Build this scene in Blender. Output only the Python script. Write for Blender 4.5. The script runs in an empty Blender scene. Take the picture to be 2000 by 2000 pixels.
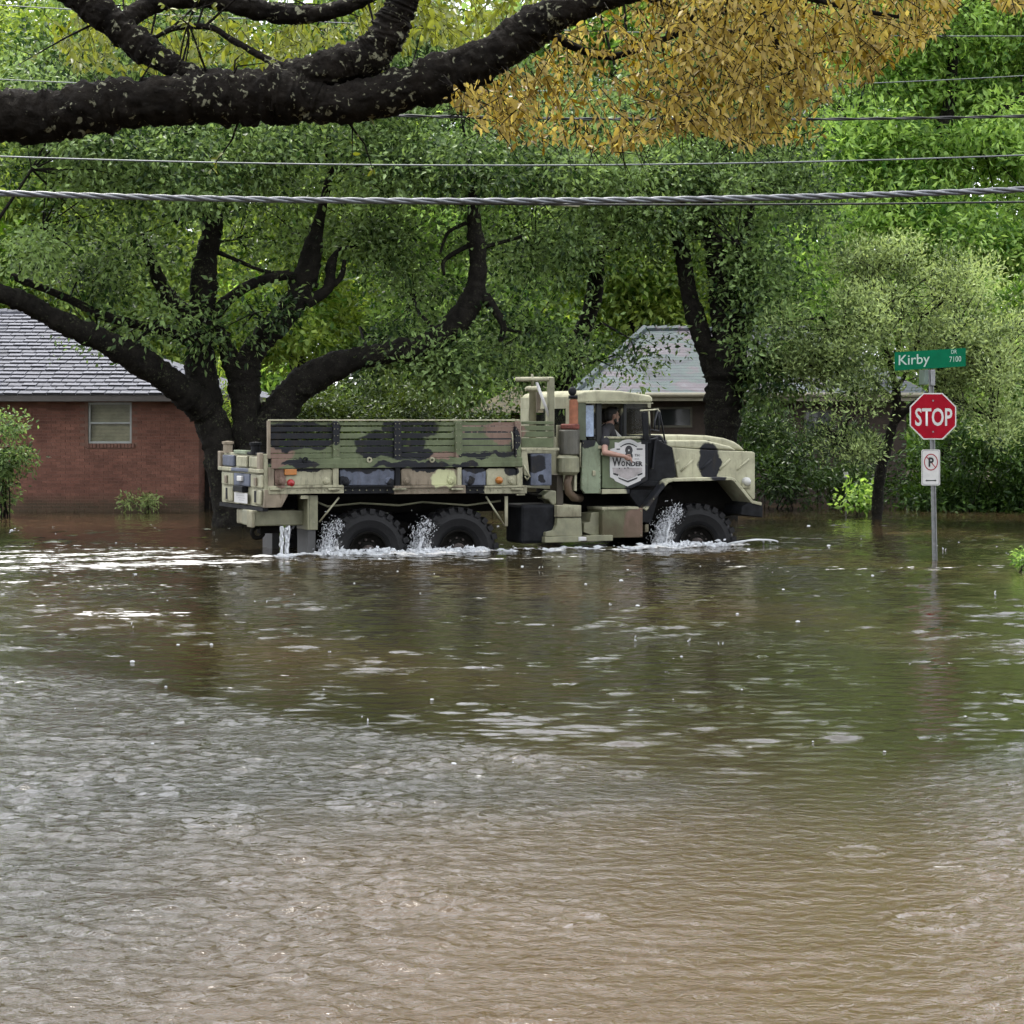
import bpy, math, random
import numpy as np
from mathutils import Vector, Matrix, Euler, noise

# ------------------------------------------------------------------ camera, light, exposure
F, CH, HY = 4500.0, 2.0, 818.0            # focal length in photo pixels, eye height over the flood, horizon row
scn = bpy.context.scene
COL = scn.collection
R = math.radians

cam_d = bpy.data.cameras.new('camera')
cam_d.sensor_width = 36.0
cam_d.lens = 36.0 * F / 2000.0
cam_d.shift_y = -(1000.0 - HY) / 2000.0
cam_d.clip_start = 0.1
cam_d.clip_end = 2000
cam = bpy.data.objects.new('camera', cam_d)
COL.objects.link(cam)
cam.location = (0, 0, CH)
cam.rotation_euler = (R(90), 0, 0)
scn.camera = cam

SUN_EL, SUN_AZ = 66.0, 335.0               # soft daylight through thin cloud, high and a little ahead
world = bpy.data.worlds.new('World')
scn.world = world
world.use_nodes = True
wn = world.node_tree
wn.nodes.clear()
w_out = wn.nodes.new('ShaderNodeOutputWorld')
w_bg = wn.nodes.new('ShaderNodeBackground')
w_sky = wn.nodes.new('ShaderNodeTexSky')
w_sky.sky_type = 'NISHITA'
w_sky.sun_disc = False
w_sky.sun_elevation = R(SUN_EL)
w_sky.sun_rotation = R(SUN_AZ)
w_sky.air_density = 1.0
w_sky.dust_density = 4.0
w_mix = wn.nodes.new('ShaderNodeMix')
w_mix.data_type = 'RGBA'
w_mix.inputs[0].default_value = 0.8
w_cloud = wn.nodes.new('ShaderNodeTexNoise')
w_cloud.inputs['Scale'].default_value = 2.2
w_cloud.inputs['Detail'].default_value = 1
w_ramp = wn.nodes.new('ShaderNodeValToRGB')
w_ramp.color_ramp.elements[0].color = (7.6, 7.9, 8.6, 1)
w_ramp.color_ramp.elements[1].color = (10.4, 10.5, 10.8, 1)
w_ramp.color_ramp.elements[0].position = 0.3
w_ramp.color_ramp.elements[1].position = 0.7
w_tc = wn.nodes.new('ShaderNodeTexCoord')
wn.links.new(w_tc.outputs['Generated'], w_cloud.inputs['Vector'])
wn.links.new(w_cloud.outputs['Fac'], w_ramp.inputs['Fac'])
wn.links.new(w_sky.outputs['Color'], w_mix.inputs[6])
wn.links.new(w_ramp.outputs['Color'], w_mix.inputs[7])
wn.links.new(w_mix.outputs[2], w_bg.inputs['Color'])
w_bg.inputs['Strength'].default_value = 0.12
wn.links.new(w_bg.outputs['Background'], w_out.inputs['Surface'])

sun_d = bpy.data.lights.new('sun', 'SUN')
sun_d.energy = 1.5
sun_d.angle = R(12)
sun_d.color = (1.0, 0.96, 0.88)
sun = bpy.data.objects.new('sun', sun_d)
COL.objects.link(sun)
_a, _e = R(SUN_AZ), R(SUN_EL)
sun_dir = Vector((math.sin(_a) * math.cos(_e), math.cos(_a) * math.cos(_e), math.sin(_e)))
sun.rotation_euler = sun_dir.to_track_quat('Z', 'Y').to_euler()
sun.location = (0, 0, 30)

scn.view_settings.view_transform = 'Standard'
scn.view_settings.look = 'None'
scn.view_settings.exposure = 1.4
scn.view_settings.gamma = 1.0
scn.view_settings.use_curve_mapping = False
scn.render.engine = 'CYCLES'
scn.cycles.use_denoising = True
scn.cycles.use_adaptive_sampling = True
scn.cycles.adaptive_threshold = 0.03
scn.cycles.max_bounces = 3
scn.cycles.diffuse_bounces = 1
scn.cycles.glossy_bounces = 2
scn.cycles.transmission_bounces = 4
scn.cycles.transparent_max_bounces = 6
scn.cycles.caustics_reflective = False
scn.cycles.caustics_refractive = False

# ------------------------------------------------------------------ helpers
rng = np.random.default_rng(7)
random.seed(7)


def P(px, py, Y):
    """Point at distance Y that stands at photo pixel (px, py)."""
    return Vector(((px - 1000.0) / F * Y, Y, CH - (py - HY) / F * Y))


def tag(o, label=None, cat=None, group=None, kind=None):
    if label: o['label'] = label
    if cat: o['category'] = cat
    if group: o['group'] = group
    if kind: o['kind'] = kind
    return o


def empty(name, loc=(0, 0, 0), rz=0.0):
    o = bpy.data.objects.new(name, None)
    COL.objects.link(o)
    o.location = loc
    o.rotation_euler = (0, 0, rz)
    o.empty_display_size = 0.2
    return o


def link_mesh(name, me, mat=None, parent=None, smooth=False):
    if mat is not None:
        for m in (mat if isinstance(mat, (list, tuple)) else [mat]):
            me.materials.append(m)
    if smooth:
        me.polygons.foreach_set('use_smooth', [True] * len(me.polygons))
    o = bpy.data.objects.new(name, me)
    COL.objects.link(o)
    if parent is not None:
        o.parent = parent
    return o


class MB:
    def __init__(self):
        self.v = []
        self.f = []

    def add(self, vs, fs):
        n = len(self.v)
        self.v += [tuple(p) for p in vs]
        self.f += [tuple(i + n for i in f) for f in fs]
        return self

    def box(self, x0, x1, y0, y1, z0, z1, mtx=None):
        vs = [(x, y, z) for x in (x0, x1) for y in (y0, y1) for z in (z0, z1)]
        if mtx is not None:
            vs = [mtx @ Vector(p) for p in vs]
        fs = [(0, 1, 3, 2), (4, 6, 7, 5), (0, 4, 5, 1), (2, 3, 7, 6), (0, 2, 6, 4), (1, 5, 7, 3)]
        return self.add(vs, fs)

    def prism(self, poly, a, b):
        """polygon of (u, w) swept along v from a to b; axes u, v, w"""
        ar = sum(poly[i][0] * poly[(i + 1) % len(poly)][1] - poly[(i + 1) % len(poly)][0] * poly[i][1] for i in range(len(poly)))
        if ar < 0:
            poly = poly[::-1]
        n = len(poly)
        vs = [(u, a, w) for u, w in poly] + [(u, b, w) for u, w in poly]
        fs = [tuple(range(n)), tuple(range(2 * n - 1, n - 1, -1))]
        for i in range(n):
            j = (i + 1) % n
            fs.append((i, i + n, j + n, j))
        return self.add(vs, fs)

    def tube(self, pts, rad, n=8, cap=True, jitter=0.0):
        pts = [Vector(p) for p in pts]
        m = len(pts)
        if not hasattr(rad, '__len__'):
            rad = [rad] * m
        prev = None
        vs = []
        for i, p in enumerate(pts):
            t = (pts[min(i + 1, m - 1)] - pts[max(i - 1, 0)])
            if t.length < 1e-9:
                t = Vector((0, 0, 1))
            t.normalize()
            if prev is None:
                a = t.orthogonal().normalized()
            else:
                a = prev - t * prev.dot(t)
                if a.length < 1e-6:
                    a = t.orthogonal()
                a.normalize()
            prev = a
            b = t.cross(a)
            for k in range(n):
                ang = 2 * math.pi * k / n
                rr = rad[i] * (1 + (random.uniform(-jitter, jitter) if jitter else 0))
                vs.append(p + (a * math.cos(ang) + b * math.sin(ang)) * rr)
        fs = []
        for i in range(m - 1):
            for k in range(n):
                k2 = (k + 1) % n
                fs.append((i * n + k, i * n + k2, (i + 1) * n + k2, (i + 1) * n + k))
        if cap:
            fs.append(tuple(range(n - 1, -1, -1)))
            fs.append(tuple((m - 1) * n + k for k in range(n)))
        return self.add(vs, fs)

    def lathe(self, prof, n=24, axis='v', c=(0, 0, 0)):
        """profile of (radius, along-axis) pairs turned about an axis through c"""
        vs = []
        for r_, h in prof:
            for k in range(n):
                a = 2 * math.pi * k / n
                x, y = r_ * math.cos(a), r_ * math.sin(a)
                if axis == 'v':
                    vs.append((c[0] + x, c[1] + h, c[2] + y))
                else:
                    vs.append((c[0] + x, c[1] + y, c[2] + h))
        fs = []
        for i in range(len(prof) - 1):
            for k in range(n):
                k2 = (k + 1) % n
                q = (i * n + k, i * n + k2, (i + 1) * n + k2, (i + 1) * n + k)
                fs.append(q if axis != 'v' else q[::-1])
        return self.add(vs, fs)

    def ball(self, c, r, n=8, m=6):
        if not hasattr(r, '__len__'):
            r = (r, r, r)
        vs = [(c[0], c[1], c[2] - r[2])]
        for j in range(1, m):
            ph = -math.pi / 2 + math.pi * j / m
            for k in range(n):
                a = 2 * math.pi * k / n
                vs.append((c[0] + r[0] * math.cos(ph) * math.cos(a), c[1] + r[1] * math.cos(ph) * math.sin(a), c[2] + r[2] * math.sin(ph)))
        vs.append((c[0], c[1], c[2] + r[2]))
        fs = [(0, 1 + (k + 1) % n, 1 + k) for k in range(n)]
        for j in range(m - 2):
            for k in range(n):
                k2 = (k + 1) % n
                b = 1 + j * n
                fs.append((b + k, b + k2, b + n + k2, b + n + k))
        t = len(vs) - 1
        b = 1 + (m - 2) * n
        fs += [(b + k, b + (k + 1) % n, t) for k in range(n)]
        return self.add(vs, fs)

    def build(self, name, mat=None, parent=None, smooth=False, bevel=0.0, seg=2, origin=None):
        me = bpy.data.meshes.new(name)
        vs = self.v
        if origin is not None:
            o = Vector(origin)
            vs = [tuple(Vector(p) - o) for p in vs]
        me.from_pydata(vs, [], self.f)
        me.update()
        ob = link_mesh(name, me, mat, parent, smooth)
        if bevel > 0:
            b = ob.modifiers.new('bevel', 'BEVEL')
            b.width = bevel
            b.segments = seg
            b.limit_method = 'ANGLE'
            b.angle_limit = R(30)
            b.harden_normals = False
        return ob


def catmull(pts, sub=6):
    """smooth a list of tuples (any length) by Catmull-Rom"""
    pts = [np.array(p, float) for p in pts]
    out = []
    for i in range(len(pts) - 1):
        p0 = pts[max(i - 1, 0)]
        p1, p2 = pts[i], pts[i + 1]
        p3 = pts[min(i + 2, len(pts) - 1)]
        for k in range(sub):
            t = k / sub
            out.append(0.5 * ((2 * p1) + (-p0 + p2) * t + (2 * p0 - 5 * p1 + 4 * p2 - p3) * t * t + (-p0 + 3 * p1 - 3 * p2 + p3) * t ** 3))
    out.append(pts[-1])
    return out


BASE_SCALE = 0.54                                  # dims every base colour so the sky stays relatively brighter


def mat(name, col, rough=0.7, metal=0.0, var=0.25, scale=4.0, bump=0.0, bscale=20.0, spec=0.5, coord='Object', col2=None, detail=6):
    col = [c * BASE_SCALE for c in col]
    if col2 is not None:
        col2 = [c * BASE_SCALE for c in col2]
    m = bpy.data.materials.new(name)
    m.use_nodes = True
    nt = m.node_tree
    b = nt.nodes['Principled BSDF']
    b.inputs['Roughness'].default_value = rough
    b.inputs['Metallic'].default_value = metal
    b.inputs['Specular IOR Level'].default_value = spec
    tc = nt.nodes.new('ShaderNodeTexCoord')
    nz = nt.nodes.new('ShaderNodeTexNoise')
    nz.inputs['Scale'].default_value = scale
    nz.inputs['Detail'].default_value = detail
    nz.inputs['Roughness'].default_value = 0.65
    nt.links.new(tc.outputs[coord], nz.inputs['Vector'])
    rp = nt.nodes.new('ShaderNodeValToRGB')
    c1 = [max(0, c * (1 - var)) for c in col]
    c2 = [min(1, c * (1 + var)) for c in col] if col2 is None else col2
    rp.color_ramp.elements[0].position = 0.33
    rp.color_ramp.elements[1].position = 0.67
    rp.color_ramp.elements[0].color = (*c1, 1)
    rp.color_ramp.elements[1].color = (*c2, 1)
    nt.links.new(nz.outputs['Fac'], rp.inputs['Fac'])
    nt.links.new(rp.outputs['Color'], b.inputs['Base Color'])
    if bump:
        n2 = nt.nodes.new('ShaderNodeTexNoise')
        n2.inputs['Scale'].default_value = bscale
        n2.inputs['Detail'].default_value = 5
        nt.links.new(tc.outputs[coord], n2.inputs['Vector'])
        bp = nt.nodes.new('ShaderNodeBump')
        bp.inputs['Strength'].default_value = bump
        bp.inputs['Distance'].default_value = 0.02
        nt.links.new(n2.outputs['Fac'], bp.inputs['Height'])
        nt.links.new(bp.outputs['Normal'], b.inputs['Normal'])
    return m


def leaf_mat(name, dark, light, trans=0.45, rough=0.32, hue=0.485):
    dark = [c * 0.70 for c in dark]
    light = [min(0.62, c * 0.70) for c in light]
    m = bpy.data.materials.new(name)
    m.use_nodes = True
    nt = m.node_tree
    b = nt.nodes['Principled BSDF']
    out = nt.nodes['Material Output']
    at = nt.nodes.new('ShaderNodeAttribute')
    at.attribute_name = 'tint'
    rp = nt.nodes.new('ShaderNodeValToRGB')
    rp.color_ramp.elements[0].color = (*dark, 1)
    rp.color_ramp.elements[1].color = (*light, 1)
    nt.links.new(at.outputs['Fac'], rp.inputs['Fac'])
    nt.links.new(rp.outputs['Color'], b.inputs['Base Color'])
    b.inputs['Roughness'].default_value = rough
    b.inputs['Specular IOR Level'].default_value = 0.22
    tr = nt.nodes.new('ShaderNodeBsdfTranslucent')
    hs = nt.nodes.new('ShaderNodeHueSaturation')
    hs.inputs['Hue'].default_value = hue
    hs.inputs['Saturation'].default_value = 1.15
    hs.inputs['Value'].default_value = 1.3
    nt.links.new(rp.outputs['Color'], hs.inputs['Color'])
    nt.links.new(hs.outputs['Color'], tr.inputs['Color'])
    mx = nt.nodes.new('ShaderNodeMixShader')
    mx.inputs[0].default_value = trans
    nt.links.new(b.outputs[0], mx.inputs[1])
    nt.links.new(tr.outputs[0], mx.inputs[2])
    nt.links.new(mx.outputs[0], out.inputs['Surface'])
    return m


def nrmz(a):
    return a / np.maximum(np.linalg.norm(a, axis=1, keepdims=True), 1e-9)


def leaf_mesh(name, pos, fwd, nrm, L, W, tint, material, parent, origin, wide=False):
    """one mesh of many small folded leaves"""
    fwd = nrmz(fwd)
    nrm = nrmz(nrm - fwd * np.sum(fwd * nrm, axis=1, keepdims=True))
    rt = np.cross(fwd, nrm)
    pos = pos - np.array(origin)[None, :]
    L = L[:, None]
    W = W[:, None]
    N = len(pos)
    base = pos
    tip = pos + fwd * L - nrm * L * 0.10
    if not wide:
        l = pos + fwd * L * 0.45 + rt * W * 0.5 + nrm * W * 0.15
        r = pos + fwd * L * 0.45 - rt * W * 0.5 + nrm * W * 0.15
        V = np.stack([base, l, tip, r], axis=1).reshape(-1, 3)
        tri = np.array([[0, 2, 1], [0, 3, 2]])
        k = 4
    else:
        mid = pos + fwd * L * 0.5 - nrm * W * 0.08
        l1 = pos + fwd * L * 0.28 + rt * W * 0.46 + nrm * W * 0.12
        l2 = pos + fwd * L * 0.68 + rt * W * 0.38 + nrm * W * 0.10
        r1 = pos + fwd * L * 0.28 - rt * W * 0.46 + nrm * W * 0.12
        r2 = pos + fwd * L * 0.68 - rt * W * 0.38 + nrm * W * 0.10
        V = np.stack([base, l1, l2, tip, r2, r1, mid], axis=1).reshape(-1, 3)
        tri = np.array([[0, 6, 1], [6, 2, 1], [6, 3, 2], [0, 5, 6], [6, 5, 4], [6, 4, 3]])
        k = 7
    idx = (tri[None, :, :] + (np.arange(N) * k)[:, None, None]).reshape(-1)
    me = bpy.data.meshes.new(name)
    nv = len(V)
    nt_ = len(idx) // 3
    me.vertices.add(nv)
    me.vertices.foreach_set('co', V.astype(np.float32).ravel())
    me.loops.add(len(idx))
    me.loops.foreach_set('vertex_index', idx.astype(np.int32))
    me.polygons.add(nt_)
    me.polygons.foreach_set('loop_start', np.arange(0, len(idx), 3, dtype=np.int32))
    me.update(calc_edges=True)
    at = me.attributes.new('tint', 'FLOAT', 'POINT')
    at.data.foreach_set('value', np.repeat(np.clip(tint, 0, 1), k).astype(np.float32))
    return link_mesh(name, me, material, parent)


def pseudo_noise(p, f, seed):
    a = np.sin(p[:, 0] * f * 1.0 + seed * 1.7 + 1.3 * np.sin(p[:, 1] * f * 0.7 + seed))
    b = np.sin(p[:, 1] * f * 1.1 + seed * 2.3 + 1.1 * np.sin(p[:, 2] * f * 0.9 + seed * 3.1))
    c = np.sin(p[:, 2] * f * 1.3 + seed * 0.9 + 1.2 * np.sin(p[:, 0] * f * 0.8 + seed * 1.9))
    return (a + b + c) / 3.0


def crown(name, lobes, material, parent, origin, leaf=(0.09, 0.045), per=46, size=0.34, gap=-0.25, freq=1.5,
          dens=1.0, seed=1, droop=0.25, up=0.8, flat=0.62, shell=2.4, frac=0.36, fuzz=0.12):
    """lobes: (center Vector, (rx, ry, rz), clumps). Returns (object, clump centers)"""
    rg = np.random.default_rng(seed)
    C, O = [], []
    for (c, r_, n) in lobes:
        n = max(3, int(n * dens))
        d = nrmz(rg.normal(size=(n, 3)))
        rad = rg.random(n) ** (1.0 / shell)
        p = d * rad[:, None] * np.array(r_)[None, :]
        pp = p + np.array(c)[None, :]
        keep = (0.7 * pseudo_noise(pp, freq, seed) + 0.3 * pseudo_noise(pp, freq * 2.7, seed + 5)) > gap
        C.append(pp[keep])
        o = nrmz(d + np.array([0, 0, 0.35])[None, :])
        O.append(o[keep])
    C = np.concatenate(C)
    O = np.concatenate(O)
    # fewer, fuller boughs: each a dome of leaves whose upper side catches the sky
    m = max(3, int(len(C) * frac))
    C, O = C[:m] if len(C) <= m else C[rg.permutation(len(C))[:m]], O[:m]
    n = len(C)
    per2 = int(per * 2.9)
    kk = np.repeat(np.arange(n), per2)
    cs = size * (0.8 + 1.0 * rg.random(n)) * 1.02
    d = rg.normal(size=(n * per2, 3))
    d[:, 2] += 0.35
    d = nrmz(d)
    rr = rg.random(len(d)) ** 0.42
    asp = np.stack([0.8 + 0.5 * rg.random(n), 0.8 + 0.5 * rg.random(n), flat * (0.7 + 0.5 * rg.random(n))], axis=1)
    off = d * rr[:, None] * asp[kk] * cs[kk][:, None] + rg.normal(size=d.shape) * fuzz * cs[kk][:, None]
    pos = C[kk] + off
    fwd = d * 0.75 + rg.normal(size=off.shape) * 0.5
    fwd[:, 2] -= droop
    nr = d * 0.75 + rg.normal(size=off.shape) * 0.42
    nr[:, 2] += up * 0.6
    L = leaf[0] * (0.6 + 0.8 * rg.random(len(pos)))
    W = leaf[1] * (0.7 + 0.6 * rg.random(len(pos)))
    t = 0.42 + 0.24 * rg.normal(size=n)[kk] + 0.28 * rg.normal(size=len(pos))
    ob = leaf_mesh(name, pos, fwd, nr, L, W, t, material, parent, origin)
    return ob, C


def limb_px(mb, pts, Y, sub=5, n=10, jitter=0.06, lump_=0.07, relief=0.0):
    """pts: (px, py, width px[, depth offset m]); distances in metres from the camera"""
    raw = []
    for q in pts:
        yo = q[3] if len(q) > 3 else 0.0
        p = P(q[0], q[1], Y + yo)
        raw.append((p.x, p.y, p.z, q[2] / F * (Y + yo) * 0.5))
    sm = catmull(raw, sub)
    ph = [random.uniform(0, 6) for _ in range(3)]
    k_ = 6.0 / sub
    for i, q in enumerate(sm):
        q[3] *= 1 + lump_ * (0.5 * math.sin(i * 0.55 * k_ + ph[0]) + 0.3 * math.sin(i * 1.3 * k_ + ph[1]) + 0.2 * math.sin(i * 2.2 * k_ + ph[2]))
    v0 = len(mb.v)
    mb.tube([s[:3] for s in sm], [max(0.006, s[3]) for s in sm], n=n, jitter=jitter)
    if relief:
        # furrowed bark: push the skin in and out along its own radius
        for i, q in enumerate(sm):
            c = Vector(q[:3])
            for k in range(n):
                idx = v0 + i * n + k
                p = Vector(mb.v[idx])
                r_ = p - c
                big = noise.noise(p * (2.2 / max(0.3, q[3] * 6)) )
                fine = noise.noise(Vector((p.x * 9, p.y * 22, p.z * 22)))
                fin2 = noise.noise(Vector((p.x * 24, p.y * 50, p.z * 50)))
                mb.v[idx] = tuple(c + r_ * (1 + relief * (0.9 * big + 0.9 * (abs(fine) * 2 - 0.5) + 0.6 * fin2)))
    return [(Vector(s[:3]), s[3]) for s in sm]


def twigs(mb, starts, ends, r0=0.018, r1=0.004, sag=0.12):
    for a, b in zip(starts, ends):
        a, b = Vector(a), Vector(b)
        mid = (a + b) / 2 + Vector((random.uniform(-.15, .15), random.uniform(-.15, .15), random.uniform(-.05, sag)))
        mb.tube([a, mid, b], [r0, (r0 + r1) / 2, r1], n=4, cap=False)


def text_mesh(body, bold=0.0, res=3):
    cu = bpy.data.curves.new('txt', 'FONT')
    cu.body = body
    cu.size = 1.0
    cu.offset = bold
    cu.resolution_u = res
    cu.fill_mode = 'FRONT'
    ob = bpy.data.objects.new('txt', cu)
    COL.objects.link(ob)
    dg = bpy.context.evaluated_depsgraph_get()
    me = bpy.data.meshes.new_from_object(ob.evaluated_get(dg))
    bpy.data.objects.remove(ob)
    bpy.data.curves.remove(cu)
    return me


def put_text(name, body, u0, u1, w0, w1, v, material, parent, bold=0.0, mapper=None):
    """lettering fitted in the box u0..u1, w0..w1 on the plane v, facing -v"""
    me = text_mesh(body, bold)
    co = np.array([vv.co[:] for vv in me.vertices])
    mn, mx = co.min(0), co.max(0)
    for vv in me.vertices:
        a = (vv.co.x - mn[0]) / max(1e-6, mx[0] - mn[0])
        b = (vv.co.y - mn[1]) / max(1e-6, mx[1] - mn[1])
        u, w = u0 + a * (u1 - u0), w0 + b * (w1 - w0)
        vv.co = mapper(u, w) if mapper else (u, v, w)
    me.update()
    return link_mesh(name, me, material, parent)

# ------------------------------------------------------------------ truck frame (needed by the water as well)
TH = R(22.0)                                # heading of the truck against the picture plane
WD = 0.60                                   # flood depth at the truck
TD = Vector((math.cos(TH), math.sin(TH), 0))
TN = Vector((-math.sin(TH), math.cos(TH), 0))
R0 = P(722, HY, 34.0)
R0.z = 0.0


def tuv(x, y):
    dx, dy = x - R0.x, y - R0.y
    return dx * TD.x + dy * TD.y, dx * TN.x + dy * TN.y


def tp(pt, v=0.0):
    """photo pixel -> (u, w) on the truck's upright plane v; w is counted from the ground"""
    k = Vector(((pt[0] - 1000.0) / F, 1.0, -(pt[1] - HY) / F))
    o = Vector((0, 0, CH))
    t = (v - (o - R0).dot(TN)) / k.dot(TN)
    p = o + k * t
    return ((p - R0).dot(TD), p.z + WD)


# ------------------------------------------------------------------ ground and flood water
M_mud = mat('mud_ground', (0.10, 0.075, 0.045), rough=0.9, var=0.3, scale=1.5, bump=0.4)


def build_ground():
    ys = [-200, -20, 20, 58, 64, 70, 78, 120, 300, 900]
    zs = [-0.6, -0.6, -0.6, -0.6, -0.35, 0.1, 0.35, 0.5, 0.6, 0.8]
    xs = [-900, -200, -60, -20, 0, 20, 60, 200, 900]
    vs = [(x, y, z) for y, z in zip(ys, zs) for x in xs]
    n = len(xs)
    fs = [(j * n + i, j * n + i + 1, (j + 1) * n + i + 1, (j + 1) * n + i) for j in range(len(ys) - 1) for i in range(n - 1)]
    g = MB().add(vs, fs).build('ground', M_mud)
    tag(g, 'muddy submerged ground and lawns under the flood', 'ground', kind='structure')


build_ground()


def water_material():
    m = bpy.data.materials.new('flood_water')
    m.use_nodes = True
    nt = m.node_tree
    b = nt.nodes['Principled BSDF']
    out = nt.nodes['Material Output']
    tc = nt.nodes.new('ShaderNodeTexCoord')
    n0 = nt.nodes.new('ShaderNodeTexNoise')
    n0.inputs['Scale'].default_value = 0.35
    n0.inputs['Detail'].default_value = 6
    nt.links.new(tc.outputs['Object'], n0.inputs['Vector'])
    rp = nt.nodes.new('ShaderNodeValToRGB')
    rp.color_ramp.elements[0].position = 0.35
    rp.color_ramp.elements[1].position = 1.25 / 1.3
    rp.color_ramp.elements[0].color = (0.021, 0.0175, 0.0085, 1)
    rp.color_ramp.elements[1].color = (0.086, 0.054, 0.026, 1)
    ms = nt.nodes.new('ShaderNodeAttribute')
    ms.attribute_name = 'mud_light'
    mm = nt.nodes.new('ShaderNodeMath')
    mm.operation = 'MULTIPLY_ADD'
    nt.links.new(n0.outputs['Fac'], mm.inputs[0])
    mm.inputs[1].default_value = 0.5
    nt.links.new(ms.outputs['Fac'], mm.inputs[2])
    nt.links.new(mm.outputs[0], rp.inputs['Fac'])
    nt.links.new(rp.outputs['Color'], b.inputs['Base Color'])
    b.inputs['Roughness'].default_value = 0.02
    b.inputs['IOR'].default_value = 1.33
    b.inputs['Specular IOR Level'].default_value = 0.5
    # fine ripples
    at = nt.nodes.new('ShaderNodeAttribute')
    at.attribute_name = 'ripple'
    n1 = nt.nodes.new('ShaderNodeTexNoise')
    n1.inputs['Scale'].default_value = 15.0
    n1.inputs['Detail'].default_value = 4
    n1.inputs['Roughness'].default_value = 0.6
    n1.inputs['Distortion'].default_value = 0.4
    nt.links.new(tc.outputs['Object'], n1.inputs['Vector'])
    bp = nt.nodes.new('ShaderNodeBump')
    bp.inputs['Distance'].default_value = 0.018
    nt.links.new(at.outputs['Fac'], bp.inputs['Strength'])
    nt.links.new(n1.outputs['Fac'], bp.inputs['Height'])
    nt.links.new(bp.outputs['Normal'], b.inputs['Normal'])
    # foam churned up by the truck, plus painted sky glints at left
    fa = nt.nodes.new('ShaderNodeAttribute')
    fa.attribute_name = 'foam_glint'
    mp = nt.nodes.new('ShaderNodeMapping')
    mp.inputs['Rotation'].default_value = (0, 0, -TH)
    mp.inputs['Scale'].default_value = (2.4, 4.2, 1.0)
    nt.links.new(tc.outputs['Object'], mp.inputs['Vector'])
    n2 = nt.nodes.new('ShaderNodeTexNoise')
    n2.inputs['Scale'].default_value = 1.0
    n2.inputs['Detail'].default_value = 8
    n2.inputs['Roughness'].default_value = 0.7
    nt.links.new(mp.outputs['Vector'], n2.inputs['Vector'])
    mk = nt.nodes.new('ShaderNodeMath')
    mk.operation = 'MULTIPLY_ADD'
    nt.links.new(n2.outputs['Fac'], mk.inputs[0])
    mk.inputs[1].default_value = 3.4
    mk.inputs[2].default_value = -1.7
    ma = nt.nodes.new('ShaderNodeMath')
    ma.operation = 'ADD'
    nt.links.new(fa.outputs['Fac'], ma.inputs[0])
    nt.links.new(mk.outputs[0], ma.inputs[1])
    mr = nt.nodes.new('ShaderNodeMapRange')
    mr.interpolation_type = 'SMOOTHSTEP'
    mr.inputs['From Min'].default_value = 0.45
    mr.inputs['From Max'].default_value = 0.72
    nt.links.new(ma.outputs[0], mr.inputs['Value'])
    fo = nt.nodes.new('ShaderNodeBsdfPrincipled')
    fo.inputs['Base Color'].default_value = (0.55, 0.54, 0.51, 1)
    fo.inputs['Roughness'].default_value = 0.6
    mx = nt.nodes.new('ShaderNodeMixShader')
    nt.links.new(mr.outputs[0], mx.inputs[0])
    nt.links.new(b.outputs[0], mx.inputs[1])
    nt.links.new(fo.outputs[0], mx.inputs[2])
    nt.links.new(mx.outputs[0], out.inputs['Surface'])
    return m


def sstep(x, a, b):
    t = np.clip((x - a) / (b - a), 0, 1)
    return t * t * (3 - 2 * t)


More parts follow.
